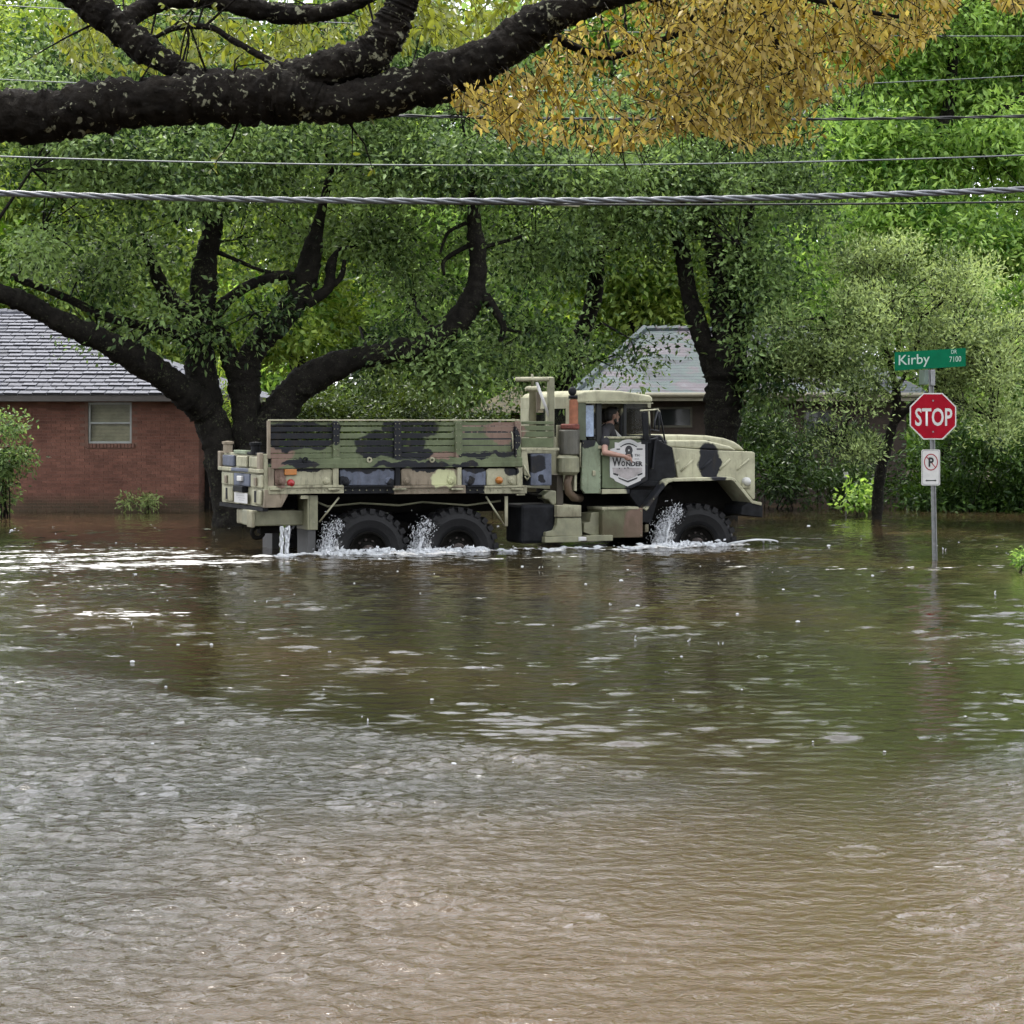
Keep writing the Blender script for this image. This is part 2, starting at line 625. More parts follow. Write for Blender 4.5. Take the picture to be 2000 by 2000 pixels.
def build_water():
    rows = [5.0]
    while rows[-1] < 66:
        y = rows[-1]
        rows.append(y + max(0.026, y * 0.0019))
    ys = np.array([-300.0, -60.0, -15.0, -2.0, 3.0] + rows + [68.0, 72.0])
    ts = np.concatenate([np.linspace(-0.46, -0.262, 34), np.linspace(-0.26, 0.26, 226), np.linspace(0.262, 0.46, 34)])
    X = np.maximum(ys, 5.0)[:, None] * ts[None, :]
    far_x = np.array([40.0, 90.0, 400.0])
    X = np.concatenate([np.repeat(-far_x[None, ::-1], len(ys), 0), X, np.repeat(far_x[None, :], len(ys), 0)], axis=1)
    ts = np.concatenate([[-1, -1, -1], ts, [1, 1, 1]])
    Yg = np.repeat(ys[:, None], len(ts), axis=1)
    rg = np.random.default_rng(11)

    def waves(n, l0, l1, slope, spread, head):
        h = np.zeros_like(X)
        for i in range(n):
            lam = l0 * (l1 / l0) ** rg.random()
            k = 2 * math.pi / lam
            a = head + rg.normal() * spread
            ph = rg.random() * 6.28
            wx, wy = rg.normal(size=2) * 0.5
            warp = 0.9 * np.sin(X * (0.35 + wx) + ph * 3) * np.sin(Yg * (0.3 + wy) + ph)
            h += slope / (k * math.sqrt(n / 2)) * np.sin(k * (X * math.cos(a) + Yg * math.sin(a)) + ph + warp * 2.0)
        return h

    Yb = np.interp(X, [-8, -4.15, 0, 1.6, 3.4, 6], [20.5, 18.9, 14.4, 11.4, 15.0, 18])
    nz = 0.9 * np.sin(X * 1.3 + 0.8 * np.sin(Yg * 0.9)) + 0.7 * np.sin(Yg * 1.1 + 1.3 * np.sin(X * 0.7 + 2))
    rough = sstep(Yb - Yg + nz * 0.28, -0.15, 0.55)
    band = np.exp(-((Yg - 20.4 - 0.35 * np.sin(X * 1.1)) / 0.75) ** 2) * sstep(X, 0.2, 1.4) * 0.55
    band += np.exp(-((Yg - 26.0 - 0.6 * np.sin(X * 0.8)) / 1.0) ** 2) * sstep(-X, 2.0, 4.0) * 0.5
    band += 0.40 * sstep(-X / Yg, 0.11, 0.2) * sstep(Yg, 17, 20) * (1 - sstep(Yg, 33, 37)) * (0.6 + 0.4 * np.sin(Yg * 2.2 + 1.5 * np.sin(X)))
    u, v = tuv(X, Yg)
    wake = sstep(-u, 1.2, 2.6) * np.exp(-((v - 0.9) / (1.9 + 0.34 * np.maximum(-u, 0))) ** 2)
    rough = rough * (1 - 0.84 * sstep(X + 0.12 * (Yg - 10), -0.5, 0.9) * (1 - sstep(Yg, 11.5, 14)) * (1 - sstep(X / Yg, 0.17, 0.22)))
    rough = np.clip(rough + band + 0.45 * wake, 0, 1)
    small = waves(24, 0.08, 0.22, 0.17, 0.35, math.pi / 2 + 0.6) + waves(24, 0.07, 0.22, 0.17, 0.35, math.pi / 2 - 0.75)
    mid = waves(18, 0.40, 1.4, 0.035, 1.2, math.pi / 2 - 0.2)
    calm = waves(22, 0.14, 0.5, 0.04, 0.9, math.pi / 2)
    gl = waves(24, 0.10, 0.30, 0.42, 0.6, math.pi / 2)
    s1 = np.sin(X * 4.7 + 2.1 * np.sin(Yg * 1.9)) * np.sin(Yg * 4.3 + 1.9 * np.sin(X * 2.3 + 1))
    s2 = np.sin(X * 1.3 + 1.7 * np.sin(Yg * 0.8 + 1)) * np.sin(Yg * 0.9 + 1.3 * np.sin(X * 0.6 + 2))
    spot = np.maximum(s1 * 0.6 + s2 * 0.55, 0)
    calm = calm + gl * (0.13 + 0.60 * spot ** 1.4) * (1 - 0.6 * np.exp(-((Yg - 16.8 + 0.35 * X) / 1.6) ** 2) * (1 - sstep(X, 0.5, 2)))
    near_r = (1 - sstep(Yg, 11.5, 15)) * sstep(X + 0.12 * (Yg - 10), -0.6, 0.8)
    calm = calm * (1 - 0.62 * near_r)
    mid = mid * (1 - 0.45 * near_r)
    patch = 0.65 + 0.35 * np.sin(X * 2.1 + 1.5 * np.sin(Yg * 1.7)) * np.sin(Yg * 1.3 + X)
    H = small * rough * patch + mid * (0.35 + 0.65 * rough) + calm * (1 - 0.6 * rough)
    # rings spreading from raindrops
    for k in range(150):
        ry = 9.0 + 30.0 * rg.random()
        rx = (rg.random() - 0.5) * 0.5 * ry
        r0 = 0.05 + 0.13 * rg.random()
        i0, i1 = np.searchsorted(ys, [ry - 0.5, ry + 0.5])
        dd = np.hypot(X[i0:i1] - rx, Yg[i0:i1] - ry)
        H[i0:i1] += 0.007 * np.cos((dd - r0) * 70.0) * np.exp(-((dd - r0) / 0.05) ** 2)
    # bow wave and hull wash
    hull = np.exp(-((v + 0.12) / 0.22) ** 2) * sstep(u, -2.2, -1.5) * (1 - sstep(u, 6.0, 6.6))
    H += 0.05 * hull * (0.6 + 0.4 * np.sin(u * 9 + 2 * np.sin(v * 7)))
    H += 0.10 * np.exp(-((u - 6.35) / 0.22) ** 2 - ((v - 0.15) / 0.35) ** 2)
    edge = np.minimum(sstep(0.46 - np.abs(ts), 0, 0.03)[None, :], np.minimum(sstep(ys, 5.0, 5.5), 1 - sstep(ys, 64, 66))[:, None])
    fade = np.clip(60.0 / np.maximum(Yg, 5) - 0.55, 0.35, 1.0)
    H = H * edge * fade
    rough = np.clip(rough + 0.6 * np.maximum(spot, 0) ** 1.5, 0, 1)
    foam_glint = 0.0 * X
    inside = sstep(u, -2.2, -1.4) * (1 - sstep(u, 6.1, 6.5)) * sstep(v, -0.35, 0.0) * (1 - sstep(v, 2.5, 2.9))
    foam_glint += 0.05 * inside
    foam_glint += 0.60 * np.exp(-((v + 0.20 + 0.10 * np.sin(u * 2.1) + 0.05 * np.sin(u * 5.3)) / 0.22) ** 2) * sstep(u, -2.3, -1.6) * (1 - sstep(u, 6.0, 6.4))
    for uw in (0.0, 1.38, 5.44):
        foam_glint += 0.55 * np.exp(-((u - uw + 0.55) / 0.45) ** 2 - ((v + 0.05) / 0.30) ** 2)
    foam_glint += 0.80 * wake * np.exp(np.minimum(u + 1.8, 0) / 14.0) * (0.7 + 0.3 * np.sin(v * 5 + 0.6 * np.sin(u * 0.7)))
    foam_glint += 0.34 * np.exp(-((v + 1.3 + 0.25 * np.sin(u * 0.8)) / 0.55) ** 2) * sstep(u, -9, -4) * (1 - sstep(u, 5, 8))
    foam_glint += 0.30 * np.exp(-((Yg - 31.0 - 0.4 * np.sin(X)) / 0.8) ** 2) * sstep(X, 1.5, 3.5)
    foam_glint += 0.25 * np.exp(-((Yg - 27.5 - 0.5 * np.sin(X * 0.7)) / 0.9) ** 2) * sstep(-X, 2.0, 4.0)
    foam_glint += 0.55 * np.exp(-((X + 3.9) / 0.9) ** 2 - ((Yg - 23.6) / 0.55) ** 2)  # white patch painted for long sky glints on the waves
    foam_glint -= 0.08
    foam_glint += 0.20 * band * sstep(-X, 2, 4)  # left glint band whitened in the colour as well
    ripple = 0.15 + 0.60 * rough + 0.30 * near_r
    mud_light = np.clip(0.10 + 0.62 * (1 - sstep(Yg, 8.5, 14.5)) * sstep(X + 0.10 * Yg, -1.6, 1.0) + 0.12 * np.sin(X * 0.9 + Yg * 0.5) + 0.15 * sstep(Yg, 38, 46), 0, 1)  # mud colour with painted light: near right paler, mid zone dark like reflected trees
    nr, nc = X.shape
    V = np.stack([X, Yg, H], axis=2).reshape(-1, 3)
    i = np.arange(nr - 1)[:, None] * nc + np.arange(nc - 1)[None, :]
    Q = np.stack([i, i + 1, i + nc + 1, i + nc], axis=2).reshape(-1, 4)
    polys = Q
    me = bpy.data.meshes.new('water')
    loops = Q.reshape(-1).astype(np.int32)
    me.vertices.add(len(V))
    me.vertices.foreach_set('co', V.astype(np.float32).ravel())
    me.loops.add(len(loops))
    me.loops.foreach_set('vertex_index', loops)
    me.polygons.add(len(polys))
    me.polygons.foreach_set('loop_start', np.arange(0, len(loops), 4, dtype=np.int32))
    me.update(calc_edges=True)
    for nm, arr in (('ripple', ripple), ('foam_glint', foam_glint), ('mud_light', mud_light)):
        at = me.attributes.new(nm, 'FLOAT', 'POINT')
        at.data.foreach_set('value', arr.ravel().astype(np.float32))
    me.polygons.foreach_set('use_smooth', np.ones(len(polys), dtype=bool))
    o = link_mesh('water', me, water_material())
    tag(o, 'brown rippled flood water covering the street', 'water', kind='structure')


build_water()

# ------------------------------------------------------------------ brick house on the left
M_mortar = mat('mortar', (0.30, 0.17, 0.125), rough=0.9, var=0.2, scale=8)
M_brick = mat('red_brick', (0.29, 0.115, 0.078), rough=0.85, var=0.25, scale=1.3, col2=(0.39, 0.175, 0.12), bump=0.3, bscale=30)


def vary_bricks(m, amount=0.3, stain=True):
    nt = m.node_tree
    b = nt.nodes['Principled BSDF']
    src = b.inputs['Base Color'].links[0].from_socket
    g = nt.nodes.new('ShaderNodeNewGeometry')
    mr = nt.nodes.new('ShaderNodeMapRange')
    mr.inputs['To Min'].default_value = 1 - amount
    mr.inputs['To Max'].default_value = 1 + amount
    nt.links.new(g.outputs['Random Per Island'], mr.inputs['Value'])
    hs = nt.nodes.new('ShaderNodeHueSaturation')
    nt.links.new(mr.outputs[0], hs.inputs['Value'])
    nt.links.new(src, hs.inputs['Color'])
    out = hs.outputs['Color']
    if stain:
        sx = nt.nodes.new('ShaderNodeSeparateXYZ')
        nt.links.new(g.outputs['Position'], sx.inputs[0])
        nz = nt.nodes.new('ShaderNodeTexNoise')
        nz.inputs['Scale'].default_value = 3.0
        nt.links.new(g.outputs['Position'], nz.inputs['Vector'])
        ad = nt.nodes.new('ShaderNodeMath')
        ad.operation = 'MULTIPLY_ADD'
        nt.links.new(nz.outputs['Fac'], ad.inputs[0])
        ad.inputs[1].default_value = -0.25
        nt.links.new(sx.outputs['Z'], ad.inputs[2])
        m2 = nt.nodes.new('ShaderNodeMapRange')
        m2.inputs['From Min'].default_value = 0.28
        m2.inputs['From Max'].default_value = 0.02
        m2.inputs['To Max'].default_value = 0.8
        nt.links.new(ad.outputs[0], m2.inputs['Value'])
        mx = nt.nodes.new('ShaderNodeMix')
        mx.data_type = 'RGBA'
        nt.links.new(m2.outputs[0], mx.inputs[0])
        nt.links.new(out, mx.inputs[6])
        mx.inputs[7].default_value = (0.045, 0.038, 0.018, 1)
        out = mx.outputs[2]
    nt.links.new(out, b.inputs['Base Color'])


vary_bricks(M_brick, 0.2)
M_shingle = mat('grey_shingle', (0.20, 0.205, 0.235), rough=0.75, var=0.45, scale=2.3, bump=0.5, bscale=60, spec=0.35)
M_fascia = mat('dark_fascia_paint', (0.10, 0.085, 0.075), rough=0.6, var=0.2)
M_soffit = mat('soffit_paint', (0.18, 0.16, 0.14), rough=0.8, var=0.2)
M_winframe = mat('aluminium_window_frame', (0.62, 0.64, 0.60), rough=0.45, metal=0.3, var=0.15)
M_blind = mat('drawn_blind', (0.95, 0.90, 0.70), rough=0.7, var=0.25, scale=3)
M_winglass = mat('window_glass', (0.035, 0.04, 0.04), rough=0.06, var=0.1)
M_sillbrick = mat('sill_brick', (0.30, 0.15, 0.11), rough=0.85, var=0.25, scale=9)


def thin_glass(name, alpha=0.75, tint=(0.8, 0.9, 0.9)):
    m = bpy.data.materials.new(name)
    m.use_nodes = True
    nt = m.node_tree
    b = nt.nodes['Principled BSDF']
    out = nt.nodes['Material Output']
    b.inputs['Base Color'].default_value = (0.02, 0.025, 0.025, 1)
    b.inputs['Roughness'].default_value = 0.04
    tr = nt.nodes.new('ShaderNodeBsdfTransparent')
    tr.inputs['Color'].default_value = (*tint, 1)
    mx = nt.nodes.new('ShaderNodeMixShader')
    mx.inputs[0].default_value = alpha
    nt.links.new(b.outputs[0], mx.inputs[1])
    nt.links.new(tr.outputs[0], mx.inputs[2])
    nt.links.new(mx.outputs[0], out.inputs['Surface'])
    return m


M_glass = thin_glass('clear_window_glass', alpha=0.86, tint=(0.95, 0.95, 0.90))


def brickwork(x0, x1, z0, z1, y, holes, seed, bw=0.205, bh=0.068, j=0.011, proud=0.010):
    """real bricks on a wall facing -Y, as one mesh"""
    rg = random.Random(seed)
    mb = MB()
    row = 0
    z = z0
    while z + bh - j < z1:
        x = x0 - (bw / 2 if row % 2 else 0)
        while x < x1:
            a, b = max(x, x0), min(x + bw - j, x1)
            zt = z + bh - j
            if b - a > 0.03 and not any(a < h[1] and b > h[0] and z < h[3] and zt > h[2] for h in holes):
                d = y - proud - rg.uniform(-0.003, 0.003)
                vs = [(a, y, z), (b, y, z), (b, y, zt), (a, y, zt), (a, d, z), (b, d, z), (b, d, zt), (a, d, zt)]
                mb.add(vs, [(4, 5, 6, 7), (0, 1, 5, 4), (3, 7, 6, 2), (0, 4, 7, 3), (1, 2, 6, 5)])
            x += bw
        z += bh
        row += 1
    return mb


def left_house():
    Yw = 49.7
    xr = P(388, 900, Yw).x
    root = empty('brick_house', (xr, Yw, -0.6))
    O = root.location
    xl = -17.0
    wx0, wx1 = P(172, 0, Yw).x, P(257, 0, Yw).x
    wz0, wz1 = P(0, 866, Yw).z, P(0, 786, Yw).z
    tag(root, 'low red brick house with grey shingle roof and one small window', 'house')
    zt = P(0, 782, Yw).z
    # core walls with a real window opening
    mb = MB()
    y2 = Yw + 11
    mb.box(xl, wx0, Yw, Yw + 0.25, -0.6, zt)
    mb.box(wx1, xr, Yw, Yw + 0.25, -0.6, zt)
    mb.box(wx0, wx1, Yw, Yw + 0.25, -0.6, wz0)
    mb.box(wx0, wx1, Yw, Yw + 0.25, wz1, zt)
    mb.box(xr - 0.25, xr - 0.001, Yw + 0.251, y2, -0.6, zt)
    mb.box(xl, xl + 0.25, Yw + 0.251, y2, -0.6, zt)
    mb.box(xl, xr, y2, y2 + 0.25, -0.6, zt)
    mb.build('wall', M_mortar, root, origin=O)
    b = brickwork(xl, xr, -0.55, zt - 0.005, Yw, [(wx0 - 0.02, wx1 + 0.02, wz0 - 0.10, wz1 + 0.03)], 3)
    # bricks of the side wall, seen end on from the corner
    s = brickwork(0, 11, -0.55, zt - 0.005, 0, [], 4)
    for (x, y, z) in s.v:
        b.v.append((xr - y, Yw + x, z))
    n = len(b.v) - len(s.v)
    b.f += [tuple(i + n for i in f)[::-1] for f in s.f]
    bo = b.build('brickwork', M_brick, root, origin=O)
    tag(bo, kind='stuff')
    # window
    d = Yw + 0.09
    fr = MB()
    t = 0.045
    fr.box(wx0, wx0 + t, d - 0.05, d + 0.03, wz0, wz1)
    fr.box(wx1 - t, wx1, d - 0.05, d + 0.03, wz0, wz1)
    fr.box(wx0 + t, wx1 - t, d - 0.05, d + 0.03, wz1 - t, wz1)
    fr.box(wx0 + t, wx1 - t, d - 0.05, d + 0.03, wz0, wz0 + t)
    win = fr.build('window', M_winframe, root, origin=O)
    zm = (wz0 + wz1) / 2
    MB().box(wx0 + t, wx1 - t, d - 0.04, d + 0.01, zm - 0.02, zm + 0.02).build('meeting_rail', M_winframe, win, origin=O)
    MB().box(wx0 + t, wx1 - t, d + 0.005, d + 0.012, zm + 0.02, wz1 - t).build('pane', M_glass, win, origin=O)
    MB().box(wx0 + t, wx1 - t, d - 0.012, d - 0.005, wz0 + t, zm - 0.02).build('pane', M_glass, win, origin=O)
    bl = MB()
    k = 0
    z = wz0 + 0.03
    while z < wz1 - 0.03:
        bl.box(wx0 + 0.02, wx1 - 0.02, d + 0.05, d + 0.062, z, z + 0.026)
        z += 0.030
    bl.build('blind', M_blind, win, origin=O)
    MB().box(wx0 - 0.03, wx1 + 0.03, Yw + 0.16, Yw + 0.2, wz0 - 0.03, wz1 + 0.03).build('dark_room_sheet', mat('dark_room', (0.02, 0.02, 0.02)), win, origin=O)  # black sheet standing in for the unlit room behind
    k = 0
    x = wx0 - 0.04
    while x < wx1 + 0.02:
        MB().box(x, x + 0.066, Yw - 0.035, Yw + 0.05, wz0 - 0.095, wz0 - 0.012).build('sill_brick', M_sillbrick, win, origin=O, bevel=0.004, seg=1)
        x += 0.076
    # roof: hip roof, eave at the front, ridge parallel to the picture
    ye, ze = Yw - 0.55, P(0, 771, Yw - 0.55).z
    yr, zr = 55.2, P(0, 613, 55.2).z
    xe = P(455, 0, ye).x
    xrr = P(60, 0, yr).x
    yb = 2 * yr - ye
    xll = -19.0
    rf = MB()
    rf.add([(xll, ye, ze), (xe, ye, ze), (xrr, yr, zr), (xll, yr, zr), (xe, yb, ze), (xll, yb, ze)],
           [(0, 1, 2, 3), (1, 4, 2), (4, 5, 3, 2)])
    roof = rf.build('roof', M_shingle, root, origin=O)
    MB().box(xll, xe, ye + 0.001, ye + 0.025, ze - 0.14, ze - 0.006).box(xe - 0.025, xe, ye + 0.026, yb, ze - 0.14, ze - 0.006).build('fascia', M_fascia, root, origin=O)
    MB().box(xll, xe - 0.03, ye + 0.03, Yw + 0.02, ze - 0.13, ze - 0.11).box(xr + 0.01, xe - 0.03, Yw + 0.021, yb, ze - 0.13, ze - 0.11).build('soffit', M_soffit, root, origin=O)
    # shingles of the front slope, course by course
    e = Vector((0, yr - ye, zr - ze))
    slope = e.length
    e.normalize()
    nrm = Vector((0, -e.z, e.y))
    nc = 23
    ex = slope / nc
    shm = []
    for q in range(5):
        w = 0.31
        m_ = bpy.data.meshes.new('shingle')
        th = 0.034 + 0.006 * q
        vs = []
        for (sx, ss, off) in ((0, -0.02, th), (w - 0.02, -0.02, th), (w - 0.02, ex * 1.1, 0.006), (0, ex * 1.1, 0.006)):
            vs.append(Vector((sx, 0, 0)) + e * ss + nrm * off)
        lo = [p - nrm * (0.036 + 0.006 * q) for p in vs]
        m_.from_pydata([tuple(p) for p in vs + lo], [], [(0, 1, 2, 3), (0, 4, 5, 1), (1, 5, 6, 2), (3, 7, 4, 0)])
        sc_ = [0.7, 0.85, 1.0, 1.15, 1.35][q]
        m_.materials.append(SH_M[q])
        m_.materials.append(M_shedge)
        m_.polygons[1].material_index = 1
        m_.update()
        shm.append(m_)
    rg = random.Random(5)
    cnt = 0
    rest = MB()
    for c in range(nc):
        s0 = c * ex
        xlim = xe + (xrr - xe) * (s0 / slope)
        x = -15.0 - rg.uniform(0, 0.3)
        while x + 0.31 < xlim:
            q = rg.choice([0, 1, 1, 2, 2, 2, 3, 3, 4])
            p = Vector((x, ye, ze)) + e * s0 + nrm * 0.004
            px = 1000 + p.x / p.y * F
            if px > -10 and cnt < 300:
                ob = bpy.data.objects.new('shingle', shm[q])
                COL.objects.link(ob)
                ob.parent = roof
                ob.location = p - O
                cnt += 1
            else:
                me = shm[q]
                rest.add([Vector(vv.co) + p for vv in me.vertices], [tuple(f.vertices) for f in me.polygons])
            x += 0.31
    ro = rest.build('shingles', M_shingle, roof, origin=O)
    tag(ro, kind='stuff')
    # ridge and hip caps
    cap = MB()
    for a, b2 in (((xll, yr, zr), (xrr, yr, zr)), ((xrr, yr, zr), (xe, ye, ze))):
        a, b2 = Vector(a), Vector(b2)
        L = (b2 - a).length
        k = int(L / 0.28)
        for i in range(k):
            p = a + (b2 - a) * (i / k)
            q = a + (b2 - a) * ((i + 1.08) / k)
            cap.tube([p + Vector((0, 0, 0.02)), q + Vector((0, 0, 0.035))], [0.085, 0.10], n=6)
    cap.build('ridge_caps', M_shingle, roof, origin=O)


SH_M = [mat('shingle_tone', (0.25 * k, 0.255 * k, 0.29 * k), rough=0.75, var=0.3, scale=6, bump=0.4, bscale=50, spec=0.25) for k in (0.80, 0.92, 1.0, 1.08, 1.22)]
M_shedge = mat('shingle_butt_shadow', (0.035, 0.035, 0.04), rough=0.9)  # near-black butt faces paint the shadow line under each course
left_house()

# ------------------------------------------------------------------ ranch house behind the truck's bonnet
M_wetroof = mat('wet_roofing_sheen', (0.24, 0.25, 0.30), rough=0.5, var=0.45, scale=0.8, col2=(0.42, 0.43, 0.50), bump=0.25, bscale=18, spec=0.14)
_rp = [n for n in M_wetroof.node_tree.nodes if n.type == 'VALTORGB'][0].color_ramp
_rp.elements[0].color = (0.030, 0.032, 0.036, 1)
_rp.elements[0].position = 0.25
_rp.elements[1].color = (0.16, 0.165, 0.185, 1)
_rp.elements[1].position = 0.75
for _p, _c in ((0.42, (0.065, 0.068, 0.08, 1)), (0.52, (0.075, 0.10, 0.10, 1)), (0.60, (0.10, 0.085, 0.10, 1))):
    _rp.elements.new(_p).color = _c  # teal and pink tints paint reflections on the wet roof
M_beige = mat('beige_trim_paint', (0.46, 0.42, 0.30), rough=0.6, var=0.15)
M_darkbrick = mat('dark_brick', (0.085, 0.06, 0.045), rough=0.85, var=0.35, scale=3)
M_mossroof = mat('mossy_leaf_strewn_roofing', (0.085, 0.075, 0.03), rough=0.9, var=0.6, scale=5, col2=(0.15, 0.12, 0.05), bump=0.6)


def right_house():
    Yw = 55.0
    ye = 54.4
    x0 = P(1120, 0, ye).x
    x1 = P(1820, 0, ye).x
    ze = P(0, 769, ye).z
    root = empty('ranch_house', (x0, Yw, -0.6))
    O = root.location
    tag(root, 'dark brick house with wet grey roof and beige trim behind the truck bonnet', 'house')
    yr = 60.0
    zr = P(0, 645, yr).z
    yb = 2 * yr - ye
    xa, xb = x0 + 2.0, x1 - 2.2
    MB().add([(x0, ye, ze), (x1, ye, ze), (xb, yr, zr), (xa, yr, zr), (x0, yb, ze), (x1, yb, ze)],
             [(0, 1, 2, 3), (4, 0, 3), (1, 5, 2), (5, 4, 3, 2)]).build('roof', M_wetroof, root, origin=O)
    roof = root.children[0]
    cap = MB()
    for a, b in (((xa, yr, zr), (xb, yr, zr)), ((x0, ye, ze), (xa, yr, zr))):
        a, b = Vector(a), Vector(b)
        k = int((b - a).length / 0.3)
        for i in range(k):
            p = a + (b - a) * (i / k)
            q = a + (b - a) * ((i + 1.05) / k)
            cap.tube([p + Vector((0, 0, 0.02)), q + Vector((0, 0, 0.045))], [0.08, 0.10], n=6)
    cap.build('ridge_caps', M_wetroof, roof, origin=O)
    # courses of roofing as low steps
    e = Vector((0, yr - ye, zr - ze))
    L = e.length
    e.normalize()
    nrm = Vector((0, -e.z, e.y))
    cs = MB()
    for i in range(1, 24):
        s = L * i / 24
        f = s / L
        a = Vector((x0 + (xa - x0) * f + 0.05, ye, ze)) + e * s
        b = Vector((x1 + (xb - x1) * f - 0.05, ye, ze)) + e * s
        vs = [a + nrm * 0.005, b + nrm * 0.005, b + e * (L / 24) + nrm * 0.002, a + e * (L / 24) + nrm * 0.002, a, b]
        cs.add(vs, [(0, 1, 2, 3), (4, 5, 1, 0)])
    tag(cs.build('roof_courses', M_wetroof, roof, origin=O), kind='stuff')
    MB().box(x0, x1, ye + 0.002, ye + 0.03, ze - 0.17, ze - 0.008).build('fascia', M_beige, root, origin=O)
    MB().tube([(x0 + 0.02, ye - 0.05, ze - 0.03), (x1, ye - 0.05, ze - 0.03)], 0.055, n=8).build('gutter', M_beige, root, origin=O)
    MB().box(x0 + 0.05, x1 - 0.05, ye + 0.04, yb - 0.05, ze - 0.16, ze - 0.13).build('soffit', M_soffit, root, origin=O)
    zt = ze - 0.16
    wins = [(P(1275, 0, Yw).x, P(1352, 0, Yw).x, P(0, 835, Yw).z, P(0, 795, Yw).z),
            (P(1570, 0, Yw).x, P(1625, 0, Yw).x, P(0, 850, Yw).z, P(0, 800, Yw).z)]
    w = MB()
    w.box(x0 + 0.5, x1 - 0.5, Yw, yb - 0.6, -0.6, zt)
    w.build('wall', M_darkbrick, root, origin=O)
    b = brickwork(x0 + 0.5, x1 - 0.5, -0.2, zt - 0.01, Yw, [(q[0], q[1], q[2], q[3]) for q in wins], 8)
    tag(b.build('brickwork', M_darkbrick, root, origin=O), kind='stuff')
    for q in wins:
        t = 0.05
        f = MB()
        f.box(q[0], q[0] + t, Yw - 0.03, Yw - 0.002, q[2], q[3])
        f.box(q[1] - t, q[1], Yw - 0.03, Yw - 0.002, q[2], q[3])
        f.box(q[0] + t, q[1] - t, Yw - 0.03, Yw - 0.002, q[2], q[2] + t)
        f.box(q[0] + t, q[1] - t, Yw - 0.03, Yw - 0.002, q[3] - t, q[3])
        fo = f.build('window', mat('faded_window_trim', (0.16, 0.15, 0.11)), root, origin=O)
        MB().box(q[0] + t, q[1] - t, Yw - 0.012, Yw - 0.006, q[2] + t, q[3] - t).build('pane', M_winglass, fo, origin=O)
    # low mossy wing roof to the left
    xa2 = P(905, 0, 57).x
    xb2 = x0 - 0.15
    wz0, wz1 = P(0, 806, 57).z, P(0, 742, 59).z
    lr = MB()
    lr.add([(xa2, 56.5, wz0), (xb2, 56.5, wz0), (xb2, 59.5, wz1), (xa2 + 1.6, 59.5, wz1), (xa2, 62, wz0), (xb2, 62, wz0)],
           [(0, 1, 2, 3), (3, 2, 5, 4), (0, 3, 4)])
    lr.box(xa2 + 0.4, xb2, 57.0, 61.5, -0.6, wz0 - 0.05)
    lr.build('wing', M_mossroof, root, origin=O)


right_house()

# ------------------------------------------------------------------ trees
S = 2000.0 / 1932.0


def bark_material(name, col, lichen=None):
    m = mat(name, col, rough=0.9, var=0.55, scale=7, bump=1.0, bscale=26, spec=0.12)
    if lichen:
        nt = m.node_tree
        b = nt.nodes['Principled BSDF']
        tc = [n for n in nt.nodes if n.type == 'TEX_COORD'][0]
        src = b.inputs['Base Color'].links[0].from_socket
        n3 = nt.nodes.new('ShaderNodeTexNoise')
        n3.inputs['Scale'].default_value = 24
        n3.inputs['Detail'].default_value = 3
        n3.inputs['Distortion'].default_value = 0.8
        nt.links.new(tc.outputs['Object'], n3.inputs['Vector'])
        n4 = nt.nodes.new('ShaderNodeTexNoise')
        n4.inputs['Scale'].default_value = 2.2
        nt.links.new(tc.outputs['Object'], n4.inputs['Vector'])
        ad = nt.nodes.new('ShaderNodeMath')
        ad.operation = 'MULTIPLY_ADD'
        nt.links.new(n4.outputs['Fac'], ad.inputs[0])
        ad.inputs[1].default_value = 0.35
        nt.links.new(n3.outputs['Fac'], ad.inputs[2])
        mr = nt.nodes.new('ShaderNodeMapRange')
        mr.inputs['From Min'].default_value = 0.80
        mr.inputs['From Max'].default_value = 0.86
        nt.links.new(ad.outputs[0], mr.inputs['Value'])
        mx = nt.nodes.new('ShaderNodeMix')
        mx.data_type = 'RGBA'
        nt.links.new(mr.outputs[0], mx.inputs[0])
        nt.links.new(src, mx.inputs[6])
        mx.inputs[7].default_value = (*lichen, 1)
        nt.links.new(mx.outputs[2], b.inputs['Base Color'])
    return m


M_bark = bark_material('dark_oak_bark', (0.017, 0.015, 0.012), lichen=(0.040, 0.043, 0.024))
M_barkl = bark_material('lichen_oak_bark', (0.016, 0.013, 0.010), lichen=(0.19, 0.19, 0.13))
M_oakleaf = leaf_mat('oak_leaves', (0.024, 0.060, 0.016), (0.37, 0.54, 0.19))
M_farleaf = leaf_mat('sunlit_far_leaves', (0.075, 0.165, 0.026), (0.44, 0.58, 0.14), trans=0.55)  # leaf colour lightened to carry the light on the far crowns
M_brightleaf = leaf_mat('bright_green_leaves', (0.070, 0.185, 0.030), (0.60, 0.88, 0.25), trans=0.56)
M_greyleaf = leaf_mat('grey_green_leaves', (0.085, 0.135, 0.042), (0.60, 0.76, 0.30), trans=0.4)
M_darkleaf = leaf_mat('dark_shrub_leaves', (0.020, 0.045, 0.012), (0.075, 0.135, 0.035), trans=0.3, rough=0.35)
M_goldleaf = leaf_mat('golden_leaves', (0.24, 0.150, 0.028), (0.88, 0.70, 0.25), trans=0.45, hue=0.508)
M_olivegold = leaf_mat('yellow_green_leaves', (0.12, 0.15, 0.022), (0.36, 0.42, 0.10), trans=0.5)


def lob(x, y, Y, rx, ry, rd, n):
    """crown lobe from displayed-photo coordinates: centre, half sizes in px, half depth in m"""
    c = P(x * S, y * S, Y)
    k = S / F * Y
    return (c, (rx * k, rd, ry * k), n)


